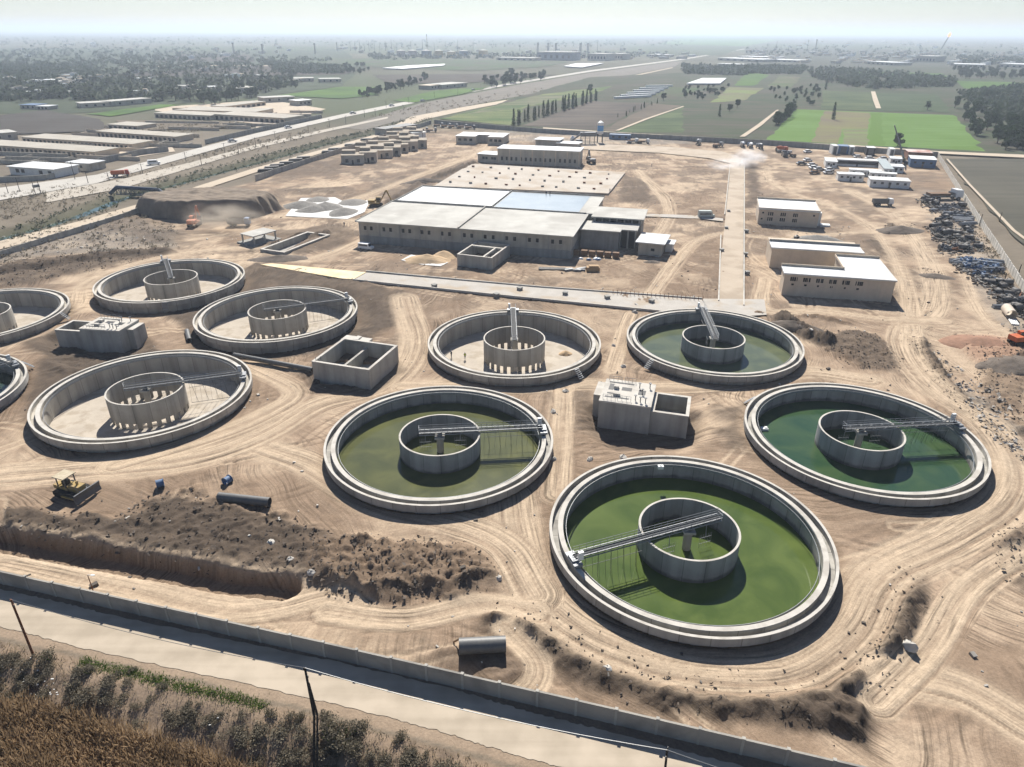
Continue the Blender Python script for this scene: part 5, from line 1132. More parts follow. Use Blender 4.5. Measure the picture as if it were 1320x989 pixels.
# pallets, timber and pipe stacks in front of the hall
def stack(name, label, px, py, items, rz, group=None):
    p = P(px, py); t = thing(name, label, 'stack', (*p, gz(*p)), rz, group); return t
t = stack('pipe_stack', 'stack of dark pipes on the ground in front of the long hall', 715, 348, 0, -.05)
for i in range(6): MB().tube((-5,-.9+.36*i,.2), (3.5,-.9+.36*i,.2), .18, n=8).build('pipe', M['black_pipe'], t)
t = stack('scrap_stack', 'stack of pale metal scrap right of the dark pipes', 740, 349, 0, .1)
for i in range(5): MB().cbox(r.uniform(-3,3), r.uniform(-1,1), .3, r.uniform(2,4), .5, .5, r.uniform(-.5,.5)).build('beam', M['steel'], t)
o = MB().cbox(0,0,.8,4,2.2,1.5).cbox(.2,0,1.75,3,1.8,.4).build('crate', mat('crate_wood', (.4,.27,.15), .85, (.3,.2,.11), 2)); o.location = (*P(764,350), 0); tag(o, 'light wooden crate in front of the entry of the long hall', 'crate')
t = stack('pallet_stack', 'row of brown wooden pallets against the entry wall of the hall', 770, 331, 0, HA)
for i in range(6): MB().cbox(-7+2.6*i, .3*(i % 2), .9, 2.1, 1.5, 1.8).build('pallet_pile', M['wood'], t)
t = stack('bag_pile', 'pile of blue and white bags before the brown pallets', 761, 335.5, 0, 0)
for i in range(9): MB().dome(r.uniform(-4,4), r.uniform(-1,1), 0, .9, .6, .6, 8, 3).build('bag', M['blue'] if i % 2 else M['white_paint'], t)
# scrap rows by the right hand wall
fit_kinds = []
def fk(name, label, cat, mb, m):
    o = mb.build(name, m, sharp=40); tag(o, label, cat, 'scrap rows along the right wall'); fit_kinds.append(o); return o
fk('pipe_elbow', 'dark pipe elbow lying in the scrap rows by the right wall', 'pipe fitting', MB().pipe((-1.1,0,.7),(1.1,0,.7),.7,.1,14).pipe((1.0,0,.7),(1.0,1.3,.7),.68,.1,14), M['black_pipe'])
fk('pipe_tee', 'dark flanged valve body lying in the scrap rows by the right wall', 'valve', MB().tube((-1,0,.6),(1,0,.6),.55,n=12).tube((0,0,.6),(0,0,1.7),.35,n=10).tube((-1.05,0,.6),(-.9,0,.6),.8,n=12).tube((.9,0,.6),(1.05,0,.6),.8,n=12), M['grey_paint'])
fk('pipe_bundle', 'bundle of pale pipes lying in the scrap rows by the right wall', 'pipes', MB().tube((-3,-.5,.25),(3,-.5,.25),.25,n=8).tube((-3,0,.25),(3,.1,.25),.25,n=8).tube((-2.6,.5,.25),(3.2,.5,.25),.25,n=8).tube((-2.8,.25,.65),(2.8,.25,.65),.25,n=8).tube((-2.8,-.25,.65),(2.8,-.25,.65),.25,n=8), M['steel'])
fk('flange_ring', 'black flange ring lying flat in the scrap rows by the right wall', 'flange', MB().pipe((0,0,0),(0,0,.5),1.1,.4,18), M['tyre'])
fk('blue_valve', 'blue valve lying in the scrap rows by the right wall', 'valve', MB().tube((-.9,0,.55),(.9,0,.55),.5,n=12).tube((0,0,.5),(0,0,1.5),.28,n=10).tube((-.95,0,.55),(-.8,0,.55),.72,n=12).tube((.8,0,.55),(.95,0,.55),.72,n=12), M['blue'])
fk('steel_beam', 'rusty steel beam lying in the scrap rows by the right wall', 'beam', MB().box(-3.2,-.15,0,3.2,.15,.12).box(-3.2,-.04,.12,3.2,.04,.4).box(-3.2,-.15,.4,3.2,.15,.5), M['rust'])
rows = [((1190,258),(1205,266),14,(0,1,3)),((1205,272),(1240,268),16,(0,1,2,1)),((1212,285),(1250,280),18,(1,0,3,2)),((1200,295),(1222,292),10,(3,0,1)),((1203,302),(1250,300),16,(0,3,1)),((1225,275),(1248,292),12,(2,2,1)),((1205,308),(1255,312),18,(3,3,0)),((1214,322),(1260,322),18,(0,5,1,3)),((1232,338),(1285,346),30,(4,2,2,4)),((1240,346),(1282,352),22,(4,2,1)),((1255,356),(1282,364),14,(4,3,1)),((1262,364),(1300,372),14,(3,0,0)),((1278,378),(1318,384),16,(0,5,3)),((1290,388),(1322,394),14,(0,1,3)),((1300,396),(1325,410),10,(0,2))]
r = random.Random(21)
for a_, b_, n_, ks in rows:
    for i in range(int(n_*1.15)):
        k = r.random(); p = P(a_[0]+(b_[0]-a_[0])*k+r.gauss(0,2), a_[1]+(b_[1]-a_[1])*k+r.gauss(0,1.3)); o = fit_kinds[r.choice(ks)]
        place(o, used, (*p, gz(*p)+(.5 if r.random() < .2 else 0)), r.uniform(-.5,.5)+(0 if o.name[:4] == 'pipe' else r.uniform(0,3)), scale=r.uniform(.8,1.25))
sm = MB(); sb_ = MB()
for a_, b_, n_, ks in rows:
    for i in range(n_*16):
        k = r.random(); p = P(a_[0]+(b_[0]-a_[0])*k+r.gauss(0,5), a_[1]+(b_[1]-a_[1])*k+r.gauss(0,3)); (sm if i % 2 else sb_).cbox(p[0], p[1], gz(*p)+r.uniform(.05,.5), r.uniform(.2,1.6), r.uniform(.15,.7), r.uniform(.1,.5), r.uniform(0,3.1), r.uniform(-.4,.4))
o = sm.build('scrap', mat('brown_scrap', (.16,.125,.095), .9, (.06,.05,.042), .8)); tag(o, 'brown and dark loose scrap between the rows by the right wall', 'scrap', kind='stuff')
o = sb_.build('scrap', mat('grey_scrap', (.33,.315,.29), .85, (.12,.112,.1), .6)); tag(o, 'grey loose scrap between the rows by the right wall', 'scrap', kind='stuff')
ld = MB()
for i in range(1500):
    x_, y_ = r.uniform(-110,120), r.uniform(55,330)
    if poly_sd(np.array([x_]), np.array([y_]), SITE)[0] > -2 or any(math.hypot(x_-q[0], y_-q[1]) < 20.3 for q in TANKS.values()): continue
    if vnoise(np.array([x_*.06]), np.array([y_*.06]))[0] < .45: continue
    s = r.uniform(.06,.3)*(1 if r.random() < .9 else 2); ld.cbox(x_, y_, gz(x_,y_)+s*.3, s*r.uniform(1,2.5), s, s*.7, r.uniform(0,3.1), r.uniform(-.4,.4))
o = ld.build('site_debris', mat('site_debris', (.5,.47,.42), .9, (.1,.085,.07), .03, 2, contrast=.1)); tag(o, 'small loose debris scattered over the sandy yard', 'debris', kind='stuff')
o = big_pipe('large cream pipe lying among scrap at the right edge', (1297,398), (1304,407), 1.25, mat('cream_pipe', (.55,.47,.38), .7, (.45,.38,.3), 1), 1.2)
t = stack('pipe_stack', 'white pipes lying together below the large cream pipe', 1306, 418, 0, 1.2)
for i in range(4): MB().tube((-1.8,-.7+.45*i,.25), (1.8,-.7+.45*i,.25), .22, n=10).build('pipe', M['white_paint'], t)
mh = MB().box(-.6,-.6,0,.6,.6,.9).box(-.7,-.7,.903,.7,.7,1.02).build('manhole_box', M['concrete_dark']); tag(mh, 'dark concrete manhole box standing beside a site road', 'manhole', 'manhole boxes along the site roads')
for px, py in [(670,375),(728.5,381),(782.6,386),(839.6,391),(640,383),(560,371),(936,296),(939,274),(963,354),(962,300),(961,330),(930,325)]: place(mh, used, (*P(px,py), .1), px)
stk = MB().tube((0,0,0),(0,0,1.3),.07,n=6).build('stake', M['rust']); tag(stk, 'short thin stake in the row beside the paved path', 'stake', 'stakes beside the paved path')
for i in range(22): place(stk, used, (*P(790+5.5*i, 380.5+.42*i), .3), 0)
# ---------------------------------------------------------------- people
def make_person(label, vest):
    t = thing('person', label, 'person', (0,0,0), 0, 'workers on the site')
    J = dict(pel=(0,0,.95), spn=(0,0,1.2), chs=(0,.01,1.42), nck=(0,.0,1.54), hd=(0,.03,1.64), hd2=(0,.02,1.78), hl=(.1,0,.9), kl=(.12,.04,.5), al=(.12,-.02,.09), fl=(.12,.14,.04), hr=(-.1,0,.9), kr=(-.13,.06,.5), ar=(-.16,.0,.09), fr=(-.16,.16,.04), sl=(.2,0,1.42), el=(.27,-.02,1.15), wl=(.27,.1,.9), sr=(-.2,0,1.42), er=(-.3,.0,1.16), wr=(-.22,.2,1.05))
    R_ = dict(pel=.13, spn=.125, chs=.15, nck=.06, hd=.095, hd2=.085, hl=.1, kl=.065, al=.045, fl=.04, hr=.1, kr=.065, ar=.045, fr=.04, sl=.075, el=.05, wl=.035, sr=.075, er=.05, wr=.035)
    E_ = [('pel','spn'),('spn','chs'),('chs','nck'),('nck','hd'),('hd','hd2'),('pel','hl'),('hl','kl'),('kl','al'),('al','fl'),('pel','hr'),('hr','kr'),('kr','ar'),('ar','fr'),('chs','sl'),('sl','el'),('el','wl'),('chs','sr'),('sr','er'),('er','wr')]
    ks = list(J); me = bpy.data.meshes.new('body'); me.from_pydata([J[k] for k in ks], [(ks.index(a_), ks.index(b_)) for a_, b_ in E_], [])
    o = bpy.data.objects.new('body', me); C.objects.link(o); o.parent = t; sk_ = o.modifiers.new('skin', 'SKIN')
    for k, d in zip(ks, me.skin_vertices[0].data): d.radius = (R_[k], R_[k]); d.use_root = (k == 'pel')
    o.modifiers.new('sub', 'SUBSURF').levels = 1; me.materials.append(M['cloth'])
    MB().rev([(.0,1.0),(.19,1.0),(.2,1.42),(.1,1.53),(0,1.53)], 14, closed=False).build('vest', vest, t)
    MB().dome(0,.025,1.74,.12,.13,.12,10,4).build('helmet', M['white_paint'], t); return t
pv = make_person('worker in yellow safety vest on the floor of the dry tank, right of two', M['vest']); pv.location = (*P(599.5,463,-2.45), -2.5)
pd = make_person('worker in dark clothes on the floor of the dry tank, left of two', M['cloth']); pd.location = (*P(582,461,-2.45), -2.5); pd.rotation_euler = (0,0,2.2)
for lab, px, py, z, rz in (('person standing on the access road below the smoke', 953.5, 215, .42, 1), ('person in dark clothes alone on the bare yard behind the hall', 840, 215, 0, 2), ('dark clothed person on the flooded roof, left of two', 704, 252, hh+.15, 0), ('dark clothed person on the flooded roof, right of two', 709, 252, hh+.15, 1), ('person at the right edge of the floor slab', 786, 248, .9, 2), ('dark clothed person walking left of the long hall', 444, 292, 0, 3)):
    c = dup(pd, (*P(px, py, z), z), rz, lab)
# ---------------------------------------------------------------- smoke and dust
def vol(name, label, cat, px, py, z, sx, sy, sz, dens, col):
    m = bpy.data.materials.new(name); m.use_nodes = True; n = m.node_tree.nodes; l = m.node_tree.links; n.remove(n['Principled BSDF'])
    v = n.new('ShaderNodeVolumePrincipled'); v.inputs['Color'].default_value = (*col, 1); v.inputs['Anisotropy'].default_value = .3
    tc = n.new('ShaderNodeTexCoord'); nz = n.new('ShaderNodeTexNoise'); nz.inputs['Scale'].default_value = 1.7; nz.inputs['Detail'].default_value = 6
    l.new(tc.outputs['Object'], nz.inputs['Vector'])
    ln = n.new('ShaderNodeVectorMath'); ln.operation = 'LENGTH'; l.new(tc.outputs['Object'], ln.inputs[0])
    r1 = n.new('ShaderNodeMapRange'); r1.inputs[1].default_value = 1; r1.inputs[2].default_value = .1; r1.inputs[3].default_value = 0; r1.inputs[4].default_value = 1; l.new(ln.outputs['Value'], r1.inputs[0])
    r2 = n.new('ShaderNodeMapRange'); r2.inputs[1].default_value = .42; r2.inputs[2].default_value = .72; l.new(nz.outputs[0], r2.inputs[0])
    mm = n.new('ShaderNodeMath'); mm.operation = 'MULTIPLY'; l.new(r1.outputs[0], mm.inputs[0]); l.new(r2.outputs[0], mm.inputs[1])
    m2 = n.new('ShaderNodeMath'); m2.operation = 'MULTIPLY'; m2.inputs[1].default_value = dens; l.new(mm.outputs[0], m2.inputs[0]); l.new(m2.outputs[0], v.inputs['Density']); l.new(v.outputs[0], n['Material Output'].inputs['Volume'])
    mb = MB().dome(0,0,0,1,1,1,20,8); k = len(mb.v); mb.add([(x_,y_,-z_) for x_,y_,z_ in mb.v], [tuple(i for i in f[::-1]) for f in mb.f])
    o = mb.build(name, m); o.location = (*P(px, py, z), z); o.scale = (sx, sy, sz); tag(o, label, cat, kind='stuff'); return o
vol('smoke', 'white smoke drifting over the end of the access road', 'smoke', 964, 203, 4.5, 11, 11, 6, .32, (.95,.95,.97))
vol('smoke', 'thin white smoke spreading left of the access road', 'smoke', 938, 212, 3, 13, 12, 4, .16, (.95,.95,.97))
vol('dust', 'pale dust blowing in front of the big earth bank', 'dust', 285, 279, 5, 18, 6, 6, .3, (.85,.76,.64))
# ---------------------------------------------------------------- fields, roads and canal beyond the walls
G1, G2, G3 = (.08,.145,.022), (.045,.088,.022), (.036,.056,.023); B1, B2, B3 = (.078,.066,.05), (.052,.044,.036), (.135,.108,.078)
FIELDS = [
 ([(-60,62),(440,63),(470,86),(440,112),(340,124),(235,134),(110,146),(-60,148)], (.062,.076,.042), (.04,.052,.03), .4),
 ([(960,62),(1330,66),(1330,88),(960,86)], (.08,.078,.06), (.055,.06,.04), .4),
 ([(563,152),(600,150),(660,128),(760,100),(900,93),(1060,86),(1320,88),(1320,205),(1208,200),(985,185),(700,171)], B1, G3, 1.3),
 ([(988,181),(1027,141.5),(1123,145),(1228,149),(1270,196),(1110,188)], G1, (.11,.19,.05), 1.2),
 ([(1046,184),(1062,143.5),(1122,146),(1119,167),(1085,167),(1080,186)], B3, (.16,.16,.06), 1.2), ([(1085,187),(1087,168),(1119,168),(1122,188)], (.14,.2,.055), B3, 1.2), ([(1119,188),(1123,146),(1135,146),(1140,189)], G1, G1, 1.2),
 ([(880,172),(880,140),(1000,143),(953,180)], G3, B1, 1.0), ([(793,171),(880,138),(880,172)], G3, (.09,.12,.05), .9), ([(672,163),(762,131),(838,134),(772,168)], B2, (.115,.095,.075), .8),
 ([(776,169),(842,134),(878,137),(792,171)], B1, B3, .8), ([(566,154),(657,162),(678,139),(758,124),(792,111),(700,122)], G2, (.16,.17,.07), .9), ([(600,148),(668,141),(740,122),(690,124)], (.17,.15,.1), G2, .9),
 ([(798,125),(832,112),(905,113),(880,125)], B1, G2, .9), ([(947,111),(962,94),(992,97),(972,111)], G1, G2, 1.1), ([(915,133),(940,113),(985,114),(960,130)], (.15,.2,.06), B3, 1.1), ([(990,112),(1005,98),(1032,100),(1020,113)], G2, B3, 1.1),
 ([(1097,92),(1213,95),(1224,101),(1112,98)], G1, G2, 1.2), ([(1128,120.5),(1208,122.5),(1226,146),(1130,143.5)], G3, (.06,.08,.04), 1.35), ([(1061,117.5),(1124,119.5),(1126,143),(1058,141)], G3, (.09,.11,.05), 1.35),
 ([(1233,105),(1320,107),(1320,116),(1242,115)], G1, G2, 1.2), ([(1217,206),(1320,206),(1420,300),(1420,360),(1325,325)], (.07,.066,.05), (.1,.092,.07), 1.3),
 ([(110,148),(207,135.5),(232,136),(142,151)], G1, G2, .5), ([(358,124),(440,112.5),(492,113),(488,123),(440,128)], G1, G2, .6), ([(507,130),(560,118),(632,113),(600,121),(535,133)], G1, G2, .7),
 ([(440,76),(545,75),(735,80),(700,87),(607,92),(440,85)], G2, B1, .6), ([(327,74),(440,75),(440,82),(350,80)], G2, B1, .6), ([(330,91),(400,89.5),(395,95),(330,96)], G2, G1, .6), ([(480,97),(620,96),(720,97),(600,108),(500,108)], B2, B1, .6),
 ([(880,48),(1010,51),(960,60),(850,57)], (.12,.2,.06), G2, .6), ([(820,60),(960,61),(930,72),(800,68)], G2, B1, .6), ([(200,60),(420,60),(420,66),(230,67)], G2, B1, .5), ([(600,50),(820,50),(820,56),(640,58)], G2, B2, .5),
 ([(0,150),(60,143),(130,155),(140,170),(0,175)], (.075,.068,.06), B2, .4), ([(150,156),(300,158),(320,165),(160,170)], B3, (.15,.125,.09), .4), ([(230,70),(320,71),(330,80),(200,80)], B2, B1, .5), ([(110,98),(330,86),(470,90),(440,97),(240,100)], B1, B2, .5),
]
def rag(pts, seed):
    rr = random.Random(seed); out_ = []
    for a_, b_ in zip(pts, pts[1:]+pts[:1]):
        D = dist(a_, b_); n_ = max(1, int(D/(6+.012*a_[1]))); j = .45+.0007*a_[1]
        for i in range(n_): out_.append((a_[0]+(b_[0]-a_[0])*i/n_+rr.gauss(0,j)*(i > 0), a_[1]+(b_[1]-a_[1])*i/n_+rr.gauss(0,j)*(i > 0)))
    return out_
for i, (pl, c1, c2, rz) in enumerate(FIELDS):
    o = MB().sheet(rag(PP(pl), i), .36+.013*i).build('field', field_mat('field_soil', c1, c2, rz)); struct(o)
pal = mat('plastic_sheeting', (.72,.72,.7), .6, (.6,.6,.58), .05, 4)
for lab, pl in (('long pale greenhouse sheet lying far out in the green plain', [(493,89.5),(530,86),(574,84),(572,86),(520,90.5)]), ('pale sheeted plot beside the straight highway', [(727,87),(742,83.5),(778,83),(750,88.5)]), ('white sheeted plot among the fields at the centre right', [(885,110),(905,103),(936,103),(928,110)])):
    c0 = P(*pl[0]); o = MB().prism([(q[0]-c0[0], q[1]-c0[1]) for q in PP(pl)], 1.2, 2.6).build('greenhouse', pal); o.location = (*c0, 0); tag(o, lab, 'greenhouse')
for i in range(6):
    k = i/5; a_ = P(793+40*k, 128.5-15.5*k); b_ = P(840+27*k, 126-13.5*k); A = ang(a_, b_); d = dist(a_, b_); o = MB().prism([(0,0),(d,0),(d,3),(0,3)], .2, 2.2).build('crop_tunnel', pal); o.location = (*a_, .6); o.rotation_euler = (0,0,A); tag(o, 'white crop tunnel row beside the cypress windbreak', 'tunnel', 'crop tunnels by the windbreak')
hw = mat('old_highway', (.46,.43,.38), .92, (.36,.335,.295), .05, 8, contrast=.6); drt = mat('dirt_road', (.48,.40,.3), .95, (.38,.31,.23), .06, 8, contrast=.6); brown_strip = mat('scrub_strip', (.17,.145,.115), .95, (.1,.09,.07), .05, 8, contrast=.6)
def band(name, upper, lower, z, m): o = MB(); u, v = PP(upper), PP(lower); k = len(u); o.add([(*q, z) for q in u]+[(*q, z) for q in v], [(k+i, k+i+1, i+1, i) for i in range(k-1)]); o = o.build(name, m); return struct(o)
band('highway', [(-40,253),(0,243),(125,226),(250,193),(330,172.5),(440,148),(540,128),(660,107),(760,91),(880,76),(960,63)], [(-40,271),(0,259),(125,237),(250,201),(330,178.5),(440,152.5),(540,132),(660,109.3),(760,93),(880,77.3),(960,63.8)], .3, hw)
band('road', [(60,249),(160,231),(250,209),(330,187),(420,167),(500,151)], [(60,262),(160,243),(250,216),(330,192),(420,170.5),(500,153)], .26, mat('pale_verge', (.46,.41,.34), .95, (.3,.265,.215), .06, 8, contrast=.6))
band('dirt_road', [(-40,323),(0,312),(100,287),(217,253),(330,217),(410,195),(485,174),(530,151),(600,138),(673,126),(760,109),(867,87)], [(-40,334),(0,323),(100,296),(217,260),(330,223),(410,199.5),(485,178),(548,154.5),(610,141),(673,129),(760,111),(867,88)], .34, drt)
band('scrub', [(440,165),(540,134),(660,111),(760,94.5),(880,78.5)], [(470,168),(545,148),(660,126),(760,107),(870,86)], .22, brown_strip)
band('dirt_road', [(953,178),(975,163),(1001,143)], [(960,178),(982,163),(1004,143)], .92, drt); band('dirt_road', [(793,170),(830,155),(880,138)], [(798,170),(834,155.5),(882,138.5)], .92, drt); band('dirt_road', [(1122.5,119),(1125,130),(1129,141)], [(1128,119),(1131.5,130),(1135.5,141)], .92, drt)
band('dirt_road', [(985,184),(1100,189),(1208,197),(1330,202)], [(985,186),(1100,191),(1208,200),(1330,206)], .95, drt); band('dirt_road', [(1219,207),(1247,240),(1303,300),(1343,330)], [(1221.5,207),(1250.5,240),(1308,300),(1348,330)], .95, drt)
band('dirt_road', [(700,166),(790,172),(985,183)], [(700,167.5),(790,173.5),(985,184.8)], .98, drt); band('dirt_road', [(155,86),(300,84.5),(440,86)], [(155,87),(300,85.6),(440,87)], .92, drt)
band('yard', [(200,139),(345,129),(420,141),(330,170)], [(200,143),(240,150),(330,160),(330,171)], .3, drt)
band('yard', [(140,200),(190,187),(222,190)], [(150,207),(196,200),(226,196)], .3, drt)
cw = MB(); cl_ = smooth_line(CANAL)
o = strip('canal_water', cl_, -2.4, 2.4, -1.5, mat('canal_water', (.045,.075,.055), .12, (.06,.095,.075), .05, 4, spec=.3)); struct(o)

# ---------------------------------------------------------------- vegetation
def leaf_mat(name, c, c2, s=.25, tr=.35):
    m = mat(name, c, .8, c2, s, 3, spec=.2, contrast=.4); n = m.node_tree.nodes; l = m.node_tree.links; b = n['Principled BSDF']
    tl = n.new('ShaderNodeBsdfTranslucent'); mx = n.new('ShaderNodeMixShader'); mx.inputs[0].default_value = tr; l.new(b.inputs['Base Color'].links[0].from_socket, tl.inputs[0])
    l.new(b.outputs[0], mx.inputs[1]); l.new(tl.outputs[0], mx.inputs[2]); l.new(mx.outputs[0], n['Material Output'].inputs[0]); return m
LM = dict(dark=leaf_mat('leaves_dark', (.045,.075,.024), (.022,.04,.014)), grey=leaf_mat('leaves_greygreen', (.06,.08,.042), (.03,.043,.024)), palm=leaf_mat('palm_leaves', (.075,.1,.05), (.04,.055,.03)), dry=leaf_mat('dry_twigs', (.24,.205,.145), (.12,.105,.078), .9), green=leaf_mat('fresh_leaves', (.13,.2,.03), (.065,.11,.02), .8), reed=leaf_mat('dry_reeds', (.40,.28,.165), (.19,.13,.075), .16, .45), twig=leaf_mat('brown_twigs', (.22,.165,.11), (.11,.085,.058), .9), tuft=leaf_mat('dry_tufts', (.36,.29,.19), (.2,.16,.1), .5, .4), olive=leaf_mat('olive_leaves', (.085,.1,.045), (.045,.055,.03), .9))
def crown(mb, n_, cx, cy, cz, rx, ry, rz_, s, r, shell=.45):
    for _ in range(n_):
        while True:
            u, v, w_ = r.uniform(-1,1), r.uniform(-1,1), r.uniform(-1,1); d = u*u+v*v+w_*w_
            if shell*shell < d < 1: break
        c_ = Vector((cx+u*rx, cy+v*ry, cz+w_*rz_)); a_ = Vector((r.gauss(0,1), r.gauss(0,1), r.gauss(0,1))).normalized(); b_ = a_.orthogonal().normalized(); b_ = Matrix.Rotation(r.uniform(0,6.28), 3, a_) @ b_; e = a_.cross(b_); k = s*r.uniform(.6,1.4)
        mb.add([c_-b_*k, c_+e*k*.55, c_+b_*k, c_-e*k*.55], [(0,1,2,3)])
def make_tree(name, label, kind, seed, group):
    r = random.Random(seed); t = thing(name, label, 'tree' if kind != 'shrub' else 'shrub', (0,0,0), 0, group); tr = MB(); cr = MB()
    if kind == 'round':
        tr.tube((0,0,-.3),(0,0,2.5),.28,.18,7)
        for i in range(5):
            a_ = i*1.26+r.random(); tr.tube((0,0,2.0),(1.4*math.cos(a_),1.4*math.sin(a_),3.6),.12,.05,5)
        for i in range(9): a_ = r.uniform(0,6.28); q = r.uniform(.3,1.9); crown(cr, 95, q*math.cos(a_), q*math.sin(a_), r.uniform(2.2,5.6), r.uniform(.9,1.5), r.uniform(.9,1.5), r.uniform(.8,1.3), .42, r)
    elif kind == 'column':
        tr.tube((0,0,-.3),(0,0,5),.2,.08,7)
        for i in range(9): z_ = .8+i*.95; q = .25; crown(cr, 52, r.uniform(-q,q), r.uniform(-q,q), z_, 1.1*(1.15-i*.09), 1.1*(1.15-i*.09), .95, .34, r, .3)
    elif kind == 'palm':
        tr.tube((0,0,-.3),(.2,0,3.2),.26,.2,7)
        for i in range(44):
            a_ = i*2.4; el = r.uniform(-.5,1.2); p_ = Vector((.2,0,3.3)); d = Vector((math.cos(a_)*math.cos(el), math.sin(a_)*math.cos(el), math.sin(el))); sd_ = Vector((-math.sin(a_), math.cos(a_), 0))
            for k in range(3):
                q_ = p_+d*.95; w0, w1 = (.2,.5,.46,.1)[k:k+2]; cr.add([p_-sd_*w0, p_+sd_*w0, q_+sd_*w1, q_-sd_*w1], [(0,1,2,3)]); p_ = q_; d = (d+Vector((0,0,-.38))).normalized()
    else:
        for i in range(7): a_ = i*.9; tr.tube((0,0,-.2),(.5*math.cos(a_),.5*math.sin(a_),.8),.03,.012,4)
        for i in range(7): a_ = r.uniform(0,6.28); q = r.uniform(.1,1.1); e = r.uniform(.3,.75); crown(cr, 85, q*math.cos(a_), q*math.sin(a_), r.uniform(.15,.6), e, e, r.uniform(.2,.55), .085, r, .0)
    tr.build('trunk' if kind != 'shrub' else 'stems', M['bark'], t)
    m = {'round':LM['dark'],'column':LM['dark'],'palm':LM['palm'],'shrub':LM['dry']}[kind]; cr.build('crown', m, t); return t
def tree_set(label, group, protos, pts, smin, smax, seed):
    r = random.Random(seed); objs = []
    for (x_, y_) in pts:
        o = place(r.choice(protos), used, (x_, y_, gz(x_, y_) if y_ < 600 and abs(x_) < 415 else .4), r.uniform(0,6.28), label, group, r.uniform(smin, smax)); objs.append(o)
    return objs
def set_proto(n_, name, label, kind, seed, group): return [make_tree(name, label, kind, seed+i, group) for i in range(n_)]
rb = set_proto(4, 'broadleaf_tree', 'tree', 'round', 40, 'trees'); cb = set_proto(3, 'cypress_tree', 'tree', 'column', 60, 'trees'); pb = set_proto(4, 'palm_tree', 'tree', 'palm', 80, 'trees'); sb = set_proto(5, 'shrub', 'shrub', 'shrub', 90, 'shrubs')
for i_, o_ in enumerate(sb): o_.children[1].data.materials[0] = LM[('dry','twig','olive','dry','twig')[i_]]
gs = make_tree('shrub', 'shrub', 'shrub', 99, 'shrubs'); gs.children[1].data = gs.children[1].data.copy(); gs.children[1].data.materials[0] = LM['green']
r = random.Random(5)
def along(pa, pb, n_, j=0): 
    a_, b_ = P(*pa), P(*pb); return [(a_[0]+(b_[0]-a_[0])*(i+r.uniform(-.2,.2))/max(1,n_-1)+r.gauss(0,j), a_[1]+(b_[1]-a_[1])*(i+r.uniform(-.2,.2))/max(1,n_-1)+r.gauss(0,j)) for i in range(n_)]
tree_set('dark cypress in the windbreak row beside the brown ploughed field', 'windbreak of dark cypresses', cb, along((662,162),(768,130),30,1.5), .95, 1.45, 1)
tree_set('low dark tree along the right edge of the brown ploughed field', 'low trees at the ploughed field', cb, along((796,152),(846,134),12,1.5), .3, .55, 2)
tree_set('dark bushy tree in the short row at the corner of the bright green field', 'tree row at the green field corner', rb, along((1003,161),(1023,142),9,1.2)+along((1000,162),(1008,157),4,1.5), 1.0, 1.5, 3)
for lab, px, py, s, pr in (('single dark tree standing on the brown patch of the green field', 1073.5, 155, 1.5, cb), ('single dark bush behind the crane boom at the field edge', 1157, 189, 1.3, rb), ('small dark tree on the dull field, left of three', 927, 151, 1.1, cb), ('round dark tree on the dull field, middle of three', 940, 144.5, 1.1, rb), ('round dark tree on the dull field, right of three', 950, 139.5, 1.2, rb), ('lone palm standing in the dark row field at right', 1195, 143, 1.6, pb), ('round tree at the head of the cypress windbreak', 760, 121, 1.6, rb), ('dark small tree alone near the crop tunnels', 855, 130, 1.2, rb), ('dark tree between two small fields at centre right', 1064, 116, 1.5, cb)):
    tree_set(lab, None, pr, [P(px, py)], s, s, int(px))
def scatter(poly, n_, seed):
    pw = PP(poly); rr = random.Random(seed); out_ = []
    px = [q[0] for q in poly]; py = [q[1] for q in poly]
    while len(out_) < n_:
        q = np.array([[rr.uniform(min(px), max(px)), rr.uniform(min(py), max(py))] for _ in range(200)])
        ok = poly_sd(q[:,0], q[:,1], poly) < 0
        out_ += [P(*k) for k in q[ok]]
    return out_[:n_]
tree_set('dark bushy tree in the grove beyond the right end of the far wall', 'grove at the right', rb, scatter([(1228,138),(1262,150),(1320,165),(1320,196),(1275,193),(1250,170)], 46, 4), 1.1, 1.9, 4)
tree_set('tree in the sparse grove at the right edge behind the dark grove', 'sparse grove at the right edge', rb, scatter([(1235,122),(1320,112),(1320,160),(1265,146)], 40, 5), .7, 1.3, 5)
tree_set('palm in the dark grove across the middle right plain', 'middle right palm grove', pb, scatter([(1040,88),(1095,90),(1228,103),(1231,114),(1120,118),(1045,103)], 80, 6), 1.3, 1.9, 6)
tree_set('tree in the scrubby plot right of the white sheeted plot', 'scrubby plot trees', rb, scatter([(880,114),(940,112),(935,122),(900,133),(880,132)], 34, 7)+scatter([(985,116),(1058,112),(1055,138),(1020,135),(990,125)], 40, 17), .55, 1.0, 7)
tree_set('tree in the belt along the highway beyond the green plain', 'highway tree belt', rb, scatter([(615,110),(655,97),(705,95),(712,102),(640,113)], 40, 8), 1.1, 1.8, 8)
tree_set('tree in the long dark belt left of the highway', 'dark belt left of the highway', rb, scatter([(448,125),(500,112),(545,100),(560,104),(530,113),(470,127)], 46, 9), .8, 1.5, 9)
tree_set('palm in the broad dark palm belt on the left plain', 'left palm belt', pb, scatter([(80,110),(150,92),(280,86),(380,93),(385,108),(350,122),(235,132),(120,136),(60,128)], 180, 10), 1.5, 2.3, 10)
tree_set('palm among the houses at the left edge of the plain', 'left edge palms', pb, scatter([(0,104),(90,106),(70,134),(0,136)], 32, 11), 1.4, 2.2, 11)
